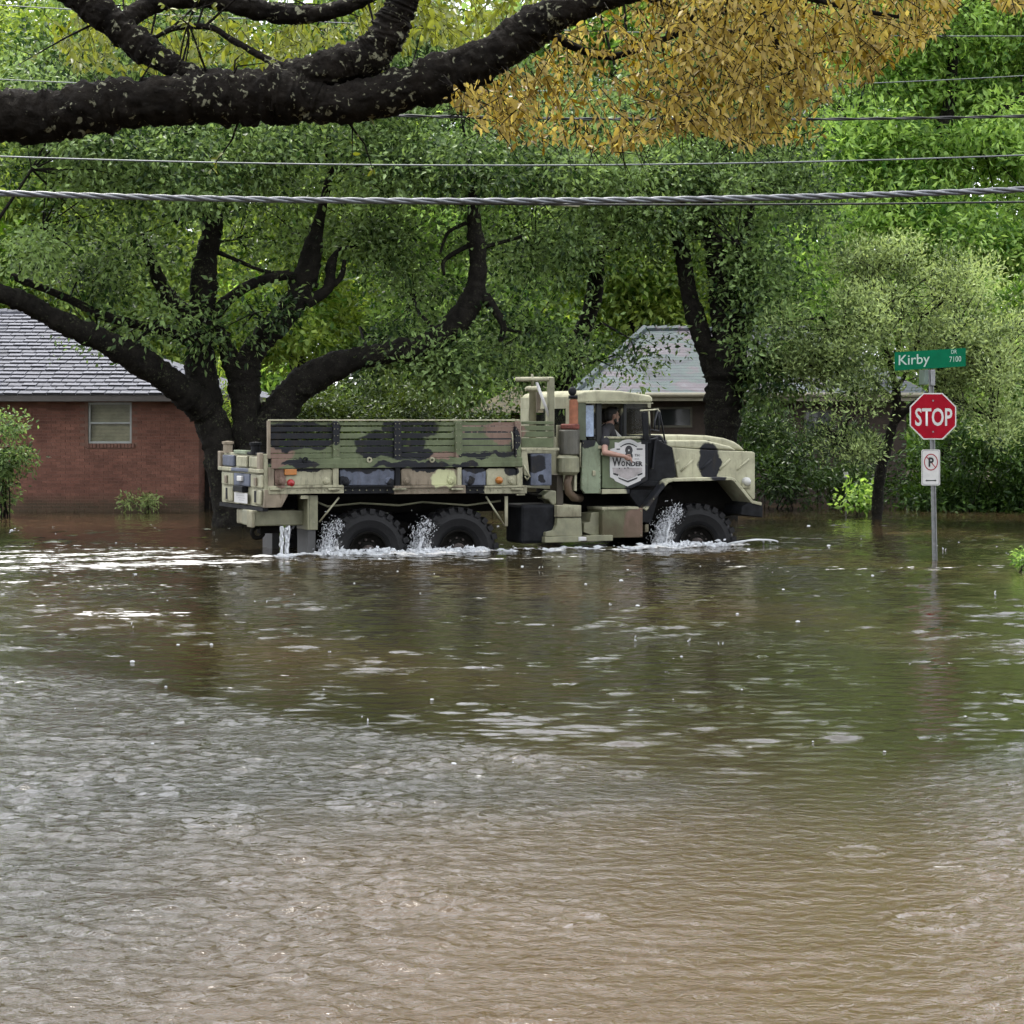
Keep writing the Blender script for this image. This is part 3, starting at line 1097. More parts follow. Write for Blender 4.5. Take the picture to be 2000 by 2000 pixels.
def make_tree(name, label, base_px, Y, limbs, lobes, leafm, barkm, leaf, per, size, seed, gap=-0.25, dens=1.0,
              group=None, freq=1.5, twig_n=10, droop=0.25, up=0.8, flat=0.62, zbase=-0.65, shell=2.4, frac=0.36, fuzz=0.12):
    b = P(base_px * S, HY, Y)
    b.z = zbase
    root = empty(name, b)
    tag(root, label, 'tree', group)
    skel = []
    for i, lb in enumerate(limbs):
        mb = MB()
        q = [(p[0] * S, p[1] * S, p[2] * S) + ((p[3],) if len(p) > 3 else ()) for p in lb]
        sk = limb_px(mb, q, Y, sub=14 if i < 5 else 8, n=28 if i < 5 else 10, jitter=0.02, lump_=0.12, relief=0.13)
        skel += sk
        mb.build('trunk' if i == 0 else 'limb', barkm, root, smooth=True, origin=b)
    cr, C = crown('crown', lobes, leafm, root, b, leaf=leaf, per=per, size=size, seed=seed, gap=gap, dens=dens, freq=freq,
                  droop=droop, up=up, flat=flat, shell=shell, frac=frac, fuzz=fuzz)
    # boughs and twigs that carry the clumps
    tw = MB()
    rg = random.Random(seed)
    sp = [s[0] for s in skel]
    for (c, r_, n) in lobes:
        near = min(sp, key=lambda p: (p - Vector(c)).length + 0.8 * max(0, p.z - c[2]))
        cc = Vector(c)
        mid = (near + cc) / 2 + Vector((rg.uniform(-.3, .3), rg.uniform(-.3, .3), rg.uniform(-0.2, 0.4)))
        rr = min(0.06, 0.02 + 0.012 * (near - cc).length)
        tw.tube([near, mid, cc], [rr, rr * 0.75, rr * 0.5], n=5, cap=False)
        m = min(twig_n, len(C))
        dist = np.linalg.norm(C - np.array(c)[None, :], axis=1)
        cand = np.where(dist < max(r_) * 1.05)[0]
        if len(cand):
            ids = rg.sample(list(cand), min(m, len(cand)))
            twigs(tw, [cc if rg.random() < .6 else mid] * len(ids), [Vector(C[i]) for i in ids], r0=0.02)
    tag(tw.build('twigs', barkm, root, smooth=True, origin=b), kind='stuff')
    return root


# --- the big spreading oak between the truck and the brick house
oak_limbs = [
    [(446, 1075, 84), (436, 960, 72), (418, 850, 64), (390, 770, 66), (378, 690, 56), (381, 600, 50), (386, 500, 45), (402, 430, 38), (392, 385, 30), (372, 300, 22), (350, 220, 14)],
    [(478, 1075, 84), (478, 960, 70), (474, 850, 62), (462, 750, 60), (464, 695, 54), (488, 648, 46), (540, 592, 46), (574, 530, 44), (592, 462, 34), (606, 400, 18), (625, 320, 12)],
    [(458, 740, 40), (436, 680, 36), (418, 630, 22), (400, 590, 10)],
    [(476, 930, 60), (484, 850, 66), (520, 788, 66), (566, 728, 62), (640, 688, 50), (720, 668, 42), (800, 652, 44), (858, 612, 48), (892, 560, 42), (902, 500, 32), (895, 430, 30), (893, 370, 20), (885, 300, 12)],
    [(420, 880, 52), (404, 815, 56), (376, 765, 58, -.2), (340, 735, 56, -.6), (290, 697, 54, -1.0), (230, 662, 50, -1.4), (170, 632, 44, -1.8), (100, 600, 40, -2.2), (50, 572, 37, -2.5), (0, 552, 35, -2.8), (-90, 520, 30, -3.2)],
    [(392, 610, 26), (430, 566, 23), (480, 534, 20), (545, 520, 17), (600, 540, 9)],
    [(372, 650, 24), (300, 622, 20, -.4), (200, 598, 18, -.8), (120, 560, 16, -1), (20, 520, 13, -1.2)],
    [(380, 620, 38), (318, 560, 34), (290, 505, 22), (270, 440, 12)],
    [(575, 570, 30), (618, 545, 22), (625, 498, 20), (640, 470, 8)],
    [(612, 545, 16), (642, 525, 12), (650, 490, 8)],
    [(902, 545, 22), (930, 580, 19), (950, 615, 13), (944, 645, 8)],
    [(890, 460, 10), (840, 490, 9), (838, 520, 5)],
    [(880, 420, 8), (845, 440, 7), (830, 480, 4)],
    [(398, 470, 9), (440, 488, 8), (500, 512, 7), (545, 512, 6)],
    [(385, 400, 20), (345, 400, 14), (330, 420, 10)],
]
oak_lobes = [
    lob(60, 320, 40, 190, 95, 2.4, 120), lob(270, 330, 41, 190, 90, 2.5, 130), lob(470, 320, 42.5, 190, 100, 2.6, 140),
    lob(680, 310, 43, 190, 95, 2.6, 140), lob(880, 320, 43, 190, 95, 2.6, 130), lob(1040, 330, 44, 150, 90, 2.4, 110),
    lob(80, 430, 41, 150, 70, 1.8, 64), lob(250, 450, 43, 120, 70, 1.8, 54), lob(150, 520, 42.5, 120, 45, 1.2, 26),
    lob(700, 440, 44.5, 130, 100, 1.6, 74), lob(780, 560, 45, 110, 60, 1.4, 46), lob(1010, 470, 44.5, 110, 100, 1.8, 80),
    lob(1000, 620, 44.5, 90, 60, 1.6, 44), lob(560, 440, 45, 110, 60, 1.4, 30), lob(200, 640, 43, 150, 32, 1.0, 16),
    lob(300, 600, 41.6, 70, 50, .8, 12), lob(450, 450, 44.5, 80, 50, 1.0, 16), lob(700, 640, 44.5, 130, 45, 1.0, 26), lob(420, 640, 42.2, 50, 30, .6, 7),
    lob(850, 690, 43.5, 150, 55, 1.4, 46), lob(480, 590, 42, 60, 40, 1.0, 10),
    lob(60, 150, 41, 220, 110, 2.6, 110), lob(330, 150, 42, 220, 110, 2.6, 120), lob(600, 150, 43, 220, 110, 2.6, 120),
    lob(870, 150, 44, 190, 120, 2.6, 90), lob(200, 10, 42, 260, 90, 2.6, 80), lob(620, 10, 43, 260, 90, 2.6, 70),
    lob(1030, 190, 45, 150, 90, 2.4, 80),
]
make_tree('oak_tree', 'broad dark oak with forked trunk spreading behind the truck bed', 455, 43.0, oak_limbs, oak_lobes, M_oakleaf, M_bark,
          (0.125, 0.062), 78, 0.60, 21, gap=-0.13, twig_n=9, frac=0.29)

# --- second oak behind the bonnet
oak2_limbs = [
    [(1352, 1010, 72), (1358, 900, 64), (1362, 800, 62), (1366, 740, 72), (1370, 690, 78), (1372, 630, 62), (1366, 560, 52), (1352, 490, 42), (1340, 430, 30), (1330, 340, 18)],
    [(1352, 715, 40), (1336, 672, 36), (1316, 610, 36), (1298, 545, 32), (1285, 465, 28), (1260, 380, 16)],
    [(1380, 680, 44), (1398, 620, 42), (1410, 550, 36), (1402, 470, 26), (1420, 380, 14)],
    [(1388, 740, 34), (1420, 705, 26), (1452, 680, 20), (1482, 660, 13), (1520, 620, 7)],
    [(1300, 440, 16), (1340, 425, 14), (1380, 400, 10)],
]
oak2_lobes = [
    lob(1180, 330, 46, 150, 80, 2.2, 100), lob(1330, 340, 46, 150, 85, 2.4, 120), lob(1450, 360, 46.5, 120, 95, 2.2, 90),
    lob(1390, 460, 45, 130, 60, 1.8, 70), lob(1240, 420, 45.5, 110, 55, 1.6, 56), lob(1450, 560, 45.5, 70, 90, 1.4, 44),
    lob(1430, 670, 45, 50, 40, 1.0, 18), lob(1330, 220, 47, 200, 90, 2.4, 110), lob(1180, 200, 47, 150, 90, 2.2, 80),
    lob(1430, 120, 47.5, 180, 100, 2.4, 70), lob(1380, 540, 46, 40, 60, 0.8, 10), lob(1500, 700, 45.2, 60, 36, .9, 30), lob(1450, 720, 45.5, 44, 30, .8, 18), lob(1560, 680, 45.6, 60, 40, .9, 26),
]
make_tree('oak_tree', 'upright oak with three dark stems behind the truck bonnet', 1355, 46.0, oak2_limbs, oak2_lobes, M_oakleaf, M_bark,
          (0.125, 0.062), 76, 0.60, 22, gap=-0.13, twig_n=8, frac=0.29)

# --- slim leaning tree between the two oaks
slim_limbs = [
    [(1030, 1000, 52), (1045, 800, 46), (1062, 720, 42), (1085, 660, 37), (1106, 608, 34), (1121, 556, 30), (1128, 500, 28), (1132, 470, 20), (1150, 440, 12), (1175, 405, 8)],
    [(1128, 505, 14), (1110, 470, 10), (1100, 420, 6)],
    [(1148, 400, 22, .5), (1152, 380, 22, .5), (1110, 402, 14, .5), (1080, 410, 8, .5)],
]
slim_lobes = [
    lob(1120, 400, 47.5, 110, 60, 1.8, 70), lob(1060, 480, 48, 60, 60, 1.2, 30), lob(1170, 470, 47.5, 60, 50, 1.2, 20),
    lob(1130, 680, 46.5, 80, 40, 1.2, 30), lob(1020, 700, 48, 70, 50, 1.2, 34), lob(1190, 640, 46.5, 60, 28, 0.8, 14),
    lob(960, 470, 47.5, 60, 80, 1.4, 40), lob(940, 610, 48, 60, 60, 1.4, 30),
]
make_tree('slender_tree', 'slim leaning tree trunk above the truck cab', 1040, 48.0, slim_limbs, slim_lobes, M_oakleaf, M_bark,
          (0.12, 0.06), 56, 0.46, 23, gap=-0.15, twig_n=7)

# --- pale grey-green small tree beside the stop sign
st_limbs = [
    [(1655, 1000, 21), (1655, 960, 20), (1660, 900, 21), (1670, 850, 22), (1685, 800, 18), (1692, 750, 15), (1680, 690, 10), (1660, 620, 6)],
    [(1688, 795, 14), (1720, 765, 12), (1760, 735, 9), (1810, 700, 6)],
    [(1690, 760, 9), (1660, 730, 8), (1620, 700, 6), (1580, 660, 4)],
    [(1690, 740, 9), (1720, 680, 7), (1740, 600, 4)],
]
st_lobes = [
    lob(1590, 620, 44.5, 105, 75, 1.5, 100), lob(1700, 560, 45, 115, 75, 1.7, 120), lob(1800, 640, 45, 105, 75, 1.6, 100),
    lob(1890, 690, 45, 80, 85, 1.5, 80), lob(1640, 510, 45.3, 66, 46, 1.1, 44), lob(1520, 690, 44.5, 66, 46, 1.1, 44),
    lob(1600, 740, 44.3, 80, 44, 1.1, 44), lob(1750, 720, 44.9, 90, 56, 1.3, 50), lob(1550, 800, 44.2, 60, 36, 0.9, 30),
    lob(1870, 790, 45, 70, 46, 1.1, 36), lob(1800, 540, 45.6, 66, 56, 1.2, 44), lob(1930, 600, 45.6, 56, 66, 1.1, 40),
    lob(1600, 850, 44.4, 44, 22, 0.7, 14), lob(1480, 610, 44.6, 34, 24, .6, 12), lob(1715, 475, 45, 34, 26, .6, 12),
]
make_tree('small_tree', 'small grey-green feathery tree behind the stop sign', 1655, 45.9, st_limbs, st_lobes, M_greyleaf, M_bark,
          (0.10, 0.036), 50, 0.36, 24, gap=-0.10, twig_n=16, freq=2.6, up=0.5, droop=-0.2, fuzz=0.22, frac=0.45, flat=0.75)

# --- tall bright green tree on the right, behind the small one
br_limbs = [
    [(1790, 990, 60), (1790, 700, 52), (1770, 500, 44), (1750, 350, 36), (1790, 200, 26), (1800, 50, 14)],
    [(1752, 330, 28), (1700, 270, 24), (1640, 255, 18), (1580, 200, 10)],
    [(1780, 300, 22), (1850, 240, 18), (1930, 180, 12)],
]
br_lobes = [
    lob(1640, 130, 56, 150, 110, 2.8, 110), lob(1800, 80, 57, 150, 110, 2.8, 120), lob(1950, 120, 57, 130, 120, 2.8, 110),
    lob(1620, 300, 55.5, 120, 90, 2.4, 100), lob(1770, 300, 56, 140, 90, 2.6, 110), lob(1920, 300, 56, 120, 110, 2.6, 110),
    lob(1650, 420, 55, 130, 80, 2.2, 100), lob(1800, 450, 55.5, 140, 80, 2.4, 110), lob(1930, 480, 55.5, 110, 90, 2.2, 90),
    lob(1560, 470, 55.2, 80, 70, 1.8, 50), lob(1870, -60, 57, 200, 90, 2.6, 120), lob(1640, -40, 57, 150, 80, 2.4, 70), lob(1930, 30, 58, 120, 90, 2.4, 110), lob(1600, -190, 58, 200, 130, 3, 110), lob(1780, -260, 58, 180, 150, 3, 110), lob(1560, -420, 58, 200, 150, 3, 110), lob(1740, -520, 58, 180, 150, 3, 100), lob(1640, -700, 58, 180, 130, 3, 70), lob(1880, 200, 58, 120, 90, 2.4, 90), lob(1760, 180, 58, 120, 90, 2.4, 80),  # lobes above the frame added so the water there reflects dark leaves
]
make_tree('ash_tree', 'tall bright green leafy tree filling the right behind the street sign', 1790, 56.5, br_limbs, br_lobes, M_brightleaf, M_bark,
          (0.20, 0.085), 46, 0.60, 25, gap=-0.28, twig_n=8, up=0.6)

# --- trees far behind the houses
far_spec = [
    (60, 68, 'yellow-green tree rising behind the brick house roof at the picture edge', [(20, 500, 130, 90, 80), (150, 560, 120, 70, 70), (0, 380, 150, 100, 60), (130, 420, 130, 90, 60), (20, 130, 150, 140, 90), (200, 60, 180, 110, 70)]),
    (300, 70, 'light green tree seen through the spreading oak, beside its main stem', [(270, 580, 110, 80, 70), (330, 480, 130, 100, 80), (250, 380, 140, 90, 60), (330, 680, 90, 60, 40), (400, 260, 170, 100, 60)]),
    (560, 72, 'yellowish far tree framed between the forked limbs of the spreading oak', [(520, 620, 110, 80, 70), (620, 560, 110, 100, 80), (540, 470, 120, 90, 70), (640, 400, 130, 100, 70), (620, 260, 180, 100, 70)]),
    (840, 72, 'green far tree behind the upturned end of the long oak limb', [(820, 560, 130, 100, 90), (920, 480, 130, 100, 90), (800, 400, 140, 100, 80), (880, 280, 170, 100, 70), (900, 660, 110, 70, 60)]),
    (1200, 74, 'sunlit yellow-green tree behind the wet grey roof', [(1210, 560, 110, 90, 90), (1290, 580, 90, 80, 70), (1120, 500, 120, 100, 80), (1220, 430, 140, 90, 70), (1150, 300, 180, 110, 70), (1250, 0, 220, 140, 90), (1080, -150, 200, 150, 90), (1300, -250, 220, 150, 90), (1180, -420, 220, 150, 80), (1340, -520, 200, 140, 70)]),  # its upper lobes sit out of view, added to darken water reflections
    (1520, 76, 'green far tree between the upright oak and the bright green tree', [(1480, 560, 110, 100, 80), (1560, 420, 120, 110, 80), (1450, 330, 140, 110, 70), (1500, 180, 160, 110, 60), (1350, 60, 220, 110, 60)]),
]
for i, (bx, Y, lab, lbs) in enumerate(far_spec):
    limbs = [[(bx, 960, 40), (bx + 6, 760, 34), (bx - 6, 560, 26), (bx + 4, 380, 14)]]
    make_tree('background_tree', lab, bx, Y, limbs, [lob(a, b, Y + random.uniform(-1.5, 1.5), c, d, 2.6, int(n * 0.8)) for a, b, c, d, n in lbs],
              M_farleaf if i in (0, 1, 2, 4) else M_brightleaf, M_bark, (0.26, 0.13), 44, 0.75, 40 + i, gap=-0.5, twig_n=5, frac=0.42,
              group='trees beyond the houses', zbase=0.0)

for i, (bx, lab) in enumerate(((-20, 'tall far tree at the very edge above the brick house'), (330, 'tall far tree high above the brick house ridge end'), (690, 'tall far tree high behind the middle of the truck bed'), (1050, 'tall far tree high behind the truck cab'), (1400, 'tall far tree high behind the truck bonnet'), (1760, 'tall far tree high behind the stop sign'), (2120, 'tall far tree just past the picture edge beyond the stop sign'), (2480, 'tall far tree well past the picture edge beyond the stop sign'), (-380, 'tall far tree just past the picture edge beyond the brick house'))):
    Y = 92
    lbs = [lob(bx + dx, yy, Y + random.uniform(-2, 2), 190, 110, 2.5, n) for dx, yy, n in ((-60, 110, 60), (90, 200, 70), (-70, 330, 70), (80, 430, 70), (-40, 540, 60), (60, 620, 50), (40, 30, 36))]
    make_tree('background_tree', lab, bx, Y, [[(bx, 900, 36), (bx + 8, 640, 30), (bx - 6, 400, 22), (bx + 4, 200, 12)]], lbs,
              M_farleaf if i in (0, 1, 2) else M_brightleaf, M_bark, (0.42, 0.22), 34, 1.15, 140 + i, gap=-0.9, twig_n=3, frac=0.6,
              group='trees beyond the houses', zbase=0.3)
# --- unseen trees added behind the camera to block low sky light
for i, (x, y, h, lab) in enumerate(((-17, -9, 15, 'unseen tree added behind the camera to block light, leftmost of its row'), (-6, -16, 17, 'unseen tree added behind the camera to block light, second from the left of its row'), (6, -14, 16, 'unseen tree added behind the camera to block light, third from the left of its row'), (17, -8, 15, 'unseen tree added behind the camera to block light, rightmost of its row'))):
    b = Vector((x, y, -0.62))
    root = empty('unseen_blocker_tree', b)
    tag(root, lab, 'tree', 'unseen light-blocking trees behind the camera')
    mb = MB()
    mb.tube([(x, y, -0.62), (x + .2, y, 3), (x, y + .3, h * .6), (x + .2, y, h * .9)], [.42, .33, .2, .06], n=12, jitter=.05)
    mb.build('trunk', M_bark, root, smooth=True, origin=b)
    crown('crown', [(Vector((x, y, h * .62)), (6, 4.5, h * .33), 150), (Vector((x - 3, y, h * .42)), (4, 4, h * .2), 70), (Vector((x + 3, y, h * .42)), (4, 4, h * .2), 70)], M_oakleaf, root, b,
          leaf=(0.55, 0.3), per=30, size=1.3, seed=300 + i, gap=-1)

# ------------------------------------------------------------------ shrubs and hedges
def shrub(name, label, lobes, Y, m, leaf, per, size, seed, gap=-0.3, group=None, cat='shrub', droop=0.2, up=0.7, stems=4, frac=0.45):
    cx = sum(l[0].x for l in lobes) / len(lobes)
    b = Vector((cx, Y, -0.62))
    root = empty(name, b)
    tag(root, label, cat, group)
    cr, C = crown('foliage', lobes, m, root, b, leaf=leaf, per=per, size=size, seed=seed, gap=gap, droop=droop, up=up, frac=frac)
    st = MB()
    rg = random.Random(seed)
    for (c, r_, n) in lobes:
        for k in range(stems):
            q = Vector(C[rg.randrange(len(C))])
            if abs(q.x - c[0]) > r_[0] * 1.2:
                continue
            f = Vector((c[0] + rg.uniform(-.2, .2), c[1] + rg.uniform(-.2, .2), -0.62))
            st.tube([f, (f + q) / 2 + Vector((rg.uniform(-.1, .1), 0, 0)), q], [0.022, 0.015, 0.005], n=4, cap=False)
    st.build('stems', M_bark, root, origin=b)
    return root


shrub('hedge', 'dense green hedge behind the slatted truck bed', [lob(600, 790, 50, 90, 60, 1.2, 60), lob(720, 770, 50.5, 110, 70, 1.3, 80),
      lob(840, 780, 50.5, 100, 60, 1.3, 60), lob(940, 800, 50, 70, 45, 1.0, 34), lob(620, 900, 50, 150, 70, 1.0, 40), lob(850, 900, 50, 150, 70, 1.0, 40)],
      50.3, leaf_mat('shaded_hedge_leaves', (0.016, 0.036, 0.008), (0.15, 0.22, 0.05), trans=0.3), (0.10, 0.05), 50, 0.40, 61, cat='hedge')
for i, (x0, lab) in enumerate(((90, 'tall far hedge of leaves behind the brick house'), (420, 'tall far hedge seen between the oak trunks and the ranch house wing'), (760, 'tall far hedge behind the mossy wing roof'), (1120, 'tall far hedge behind the wet grey roof'), (1480, 'tall far hedge behind the upright oak'), (1840, 'tall far hedge behind the stop sign and small tree'), (2200, 'tall far hedge just past the picture edge beyond the stop sign'), (2560, 'tall far hedge well past the picture edge beyond the stop sign'), (-270, 'tall far hedge just past the picture edge beyond the brick house'))):
    shrub('far_hedge', lab, [lob(x0 - 130, 800, 79, 150, 90, 2.0, 60), lob(x0 + 40, 760, 80, 150, 110, 2.0, 80), lob(x0 + 130, 820, 79, 150, 90, 2.0, 60), lob(x0, 880, 78, 220, 60, 1.5, 50), lob(x0, 620, 81, 220, 120, 2.0, 80)],
          79, M_brightleaf if i % 2 else M_oakleaf, (0.34, 0.17), 30, 0.9, 80 + i, gap=-1.5, cat='hedge', group='far hedges', stems=3, frac=0.8)
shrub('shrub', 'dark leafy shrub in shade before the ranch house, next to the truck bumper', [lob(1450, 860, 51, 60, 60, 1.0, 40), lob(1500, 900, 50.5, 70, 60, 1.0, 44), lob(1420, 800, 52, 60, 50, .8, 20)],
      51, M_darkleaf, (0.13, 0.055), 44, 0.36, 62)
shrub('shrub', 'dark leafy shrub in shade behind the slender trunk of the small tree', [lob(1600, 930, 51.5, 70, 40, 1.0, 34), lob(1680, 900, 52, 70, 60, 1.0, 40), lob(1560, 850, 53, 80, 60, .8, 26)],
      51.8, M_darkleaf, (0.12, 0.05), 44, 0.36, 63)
shrub('shrub', 'broad glossy green shrub right of the stop sign post', [lob(1800, 850, 50, 70, 55, 1.0, 44), lob(1880, 840, 49.5, 70, 55, 1.0, 48), lob(1940, 880, 49.5, 60, 50, 1.0, 36), lob(1840, 920, 51, 90, 40, .9, 50), lob(1760, 920, 51.5, 60, 40, .8, 34), lob(1900, 940, 50, 90, 24, .8, 40), lob(1800, 945, 50.5, 90, 20, .7, 34), lob(1950, 800, 51, 60, 60, .9, 40)],
      50, leaf_mat('glossy_shrub_leaves', (0.025, 0.065, 0.014), (0.13, 0.24, 0.05), trans=0.35, rough=0.3), (0.16, 0.055), 40, 0.38, 64)
shrub('sapling', 'bright green sprig at the water beside the small tree trunk', [lob(1618, 938, 47, 30, 20, 0.4, 9)], 47, M_brightleaf, (0.13, 0.075), 22, 0.24, 65, gap=-1, cat='sapling', stems=4)
shrub('shrub', 'thin green shrub against the brick wall at the picture edge', [lob(8, 812, 47, 26, 28, 0.5, 18), lob(-4, 880, 47, 30, 45, 0.6, 26), lob(-10, 950, 47, 26, 24, 0.5, 14), lob(35, 865, 46.8, 22, 18, 0.3, 7)],
      47, M_oakleaf, (0.10, 0.05), 36, 0.30, 66, gap=-0.6)
shrub('shrub', 'low grey-green bush poking out of the flood below the window', [lob(268, 945, 49.0, 34, 16, 0.35, 12)], 49.0, M_greyleaf, (0.085, 0.035), 34, 0.22, 67, gap=-1)
shrub('shrub', 'yellowish foliage between the two oak trunks behind the tailgate', [lob(440, 800, 47, 26, 46, 0.6, 18), lob(432, 700, 47.5, 22, 40, .5, 10)], 47, M_farleaf, (0.10, 0.05), 34, 0.3, 68, gap=-1)
shrub('twig', 'bright green leafy twig hanging over the water at the picture edge', [lob(1935, 1062, 30.0, 12, 14, 0.2, 8)], 30.0, M_brightleaf, (0.06, 0.026), 30, 0.12, 69, gap=-1, cat='twig', stems=3)

# ------------------------------------------------------------------ overhanging tree with golden leaves (near the camera)
def near_tree():
    Y = 14.0
    base = Vector((-5.0, 14.4, -0.7))
    root = empty('overhanging_tree', base)
    tag(root, 'near tree with thick lichen-spotted limb and golden leaves across the top', 'tree')
    tr = MB()
    sm = catmull([(-5.0, 14.4, -0.7, .48), (-4.95, 14.3, 0.5, .40), (-4.8, 14.2, 2.0, .36), (-4.6, 14.1, 3.2, .33), (-4.3, 14.05, 4.5, .26), (-4.2, 14.2, 6.0, .2), (-4.0, 14.5, 8.0, .1)], 6)
    tr.tube([s[:3] for s in sm], [s[3] for s in sm], n=16, jitter=0.05)
    tr.build('trunk', M_barkl, root, smooth=True, origin=base)
    skel = []

    def limb(pts, yo=0.0, n=18):
        mb = MB()
        sk = limb_px(mb, pts, Y + yo, sub=26, n=n + 18, jitter=0.012, lump_=0.09, relief=0.16)
        skel.extend(sk)
        mb.build('limb', M_barkl, root, smooth=True, origin=base)

    limb([(-420, 330, 120), (-180, 260, 112), (0, 227, 100), (90, 229, 104), (170, 214, 100), (254, 201, 98), (399, 191, 100), (490, 190, 106), (543, 186, 108), (600, 195, 92), (650, 204, 74), (759, 182, 86), (867, 150, 88), (976, 101, 80), (1041, 50, 74), (1121, 14, 62), (1200, -10, 50), (1300, -30, 40), (1420, -60, 28)])
    limb([(530, 175, 76), (600, 150, 76), (660, 130, 76), (722, 108, 76), (755, 70, 72), (775, 30, 66), (792, -15, 60), (820, -90, 50), (860, -200, 34)], 0.05)
    limb([(60, -80, 64, .1), (150, -10, 58, .1), (212, 38, 60, .1), (268, 82, 58, .1), (325, 122, 46, .08), (385, 150, 36, .02), (440, 165, 30, 0)], 0.0, 14)
    limb([(235, 50, 40, .1), (300, 6, 40, .2), (390, -4, 40, .2), (480, 14, 38, .2), (560, 28, 38, .2), (620, 26, 34, .2), (690, 8, 28, .2), (760, -25, 20, .2)], 0.0, 14)
    limb([(292, 80, 8, .1), (344, 55, 10, .1), (409, 53, 12, .1), (453, 78, 14, .1), (507, 108, 14, .05), (556, 132, 16, 0)], 0.0, 8)
    limb([(1060, 60, 22), (1180, 110, 14), (1300, 75, 12), (1400, 30, 10), (1480, -30, 8)], 0.3, 8)
    limb([(1250, -20, 20), (1380, 50, 14, .2), (1460, 70, 10, .3), (1530, 120, 6, .4)], 0.2, 8)
    limb([(1420, -50, 18), (1500, 40, 10), (1522, 110, 7), (1525, 190, 4)], -0.1, 8)
    limb([(1380, -60, 18), (1560, -10, 14), (1680, 20, 10), (1800, 40, 5)], 0.4, 8)

    tw = MB()
    rgt = random.Random(77)
    lp, lf, ln_, lt = [], [], [], []
    for k in range(46):
        p, r_ = skel[rgt.randrange(len(skel))]
        d = Vector((rgt.gauss(0.3, .6), rgt.gauss(0, .4), rgt.choice((-1, 1, 1)) * rgt.uniform(.4, 1))).normalized()
        L_ = rgt.uniform(0.15, 0.6)
        m_ = p + d * L_ * 0.55 + Vector((rgt.uniform(-.06, .06), 0, rgt.uniform(-.03, .06)))
        e_ = p + d * L_ + Vector((rgt.uniform(-.12, .12), 0, rgt.uniform(-.08, .05)))
        tw.tube([p, m_, e_], [0.009, 0.006, 0.002], n=5, cap=False)
        for q in range(rgt.randint(2, 7)):
            t_ = rgt.uniform(.4, 1)
            lp.append((m_.lerp(e_, t_))[:])
            lf.append((rgt.gauss(0, 1), rgt.gauss(0, 1), rgt.gauss(-.5, .5)))
            ln_.append((rgt.gauss(0, .5), -0.5, rgt.gauss(.6, .5)))
            lt.append(rgt.uniform(.1, .9))
    tag(tw.build('twigs', M_barkl, root, origin=base), kind='stuff')
    leaf_mesh('foliage', np.array(lp), np.array(lf), np.array(ln_), np.full(len(lp), 0.055), np.full(len(lp), 0.026), np.array(lt), M_olivegold, root, base, wide=True)

    gold = [(848, 192), (900, 172), (985, 150), (1050, 110), (1120, 52), (1230, 10), (1300, -60), (1900, -60), (1868, 30), (1830, 75), (1790, 105), (1740, 130), (1700, 168), (1640, 190), (1600, 215), (1618, 258), (1600, 292), (1540, 286), (1450, 296), (1330, 262), (1250, 300), (1170, 305), (1110, 285), (1060, 300), (1000, 292), (970, 262), (930, 262), (918, 225), (880, 205)]
    olive = [(90, 45), (150, 25), (560, 40), (700, 60), (700, -60), (1120, -60), (1000, 60), (900, 120), (830, 80), (790, 110), (700, 80), (600, 110), (500, 150), (430, 130), (330, 150), (150, 145), (105, 110)]

    def inside(x, y, poly):
        r_ = np.zeros(len(x), bool)
        n = len(poly)
        j = n - 1
        for i in range(n):
            xi, yi = poly[i]
            xj, yj = poly[j]
            c = ((yi > y) != (yj > y)) & (x < (xj - xi) * (y - yi) / (yj - yi + 1e-12) + xi)
            r_ ^= c
            j = i
        return r_

    def sprays(name, poly, n_tw, material, yr, L0, seed, hole, W0=0.42, down=0.9):
        rg = np.random.default_rng(seed)
        xs = [p[0] for p in poly]
        ys = [p[1] for p in poly]
        pos, fw, nr, tt = [], [], [], []
        tw = MB()
        made = 0
        while made < n_tw:
            px = rg.uniform(min(xs), max(xs))
            py = rg.uniform(min(ys), max(ys))
            if not inside(np.array([px]), np.array([py]), poly)[0]:
                continue
            yy = Y + rg.uniform(*yr)
            p = P(px, py, yy)
            pn = np.array([[p.x, p.y, p.z]])
            if pseudo_noise(pn, 4.2, seed)[0] < hole:
                continue
            d = Vector((rg.normal() * 0.8 + 0.25, rg.normal() * 0.6, -0.55 + rg.normal() * 0.3)).normalized()
            ln = rg.uniform(0.18, 0.42)
            m = int(ln / 0.030)
            pts = [p - d * ln * 0.5 + d * (ln * k / m) + Vector((0, 0, -0.05 * (k / m) ** 2)) for k in range(m + 1)]
            tw.tube([pts[0], pts[m // 2], pts[-1]], [0.004, 0.003, 0.0015], n=3, cap=False)
            side = d.cross(Vector((0, 0, 1)))
            tb = rg.normal() * 0.2 + 0.45
            made += 1
            for k, q in enumerate(pts):
                sg = 1 if k % 2 else -1
                px2 = 1000 + q.x / q.y * F
                py2 = HY + (CH - q.z) / q.y * F
                if not inside(np.array([px2]), np.array([py2 + 12]), poly)[0]:
                    continue
                f_ = side * sg * 0.8 + d * 0.4 + Vector((rg.normal() * .4, rg.normal() * .45, -down * 0.8 + rg.normal() * .45))
                n_ = Vector((rg.normal() * .9, -0.55 + rg.normal() * .8, 0.5 + rg.normal() * .7))
                pos.append(q[:])
                fw.append(f_[:])
                nr.append(n_[:])
                tt.append(tb + rg.normal() * 0.17)
        pos, fw, nr, tt = map(np.array, (pos, fw, nr, tt))
        L = L0 * (0.55 + 0.85 * rg.random(len(pos)))
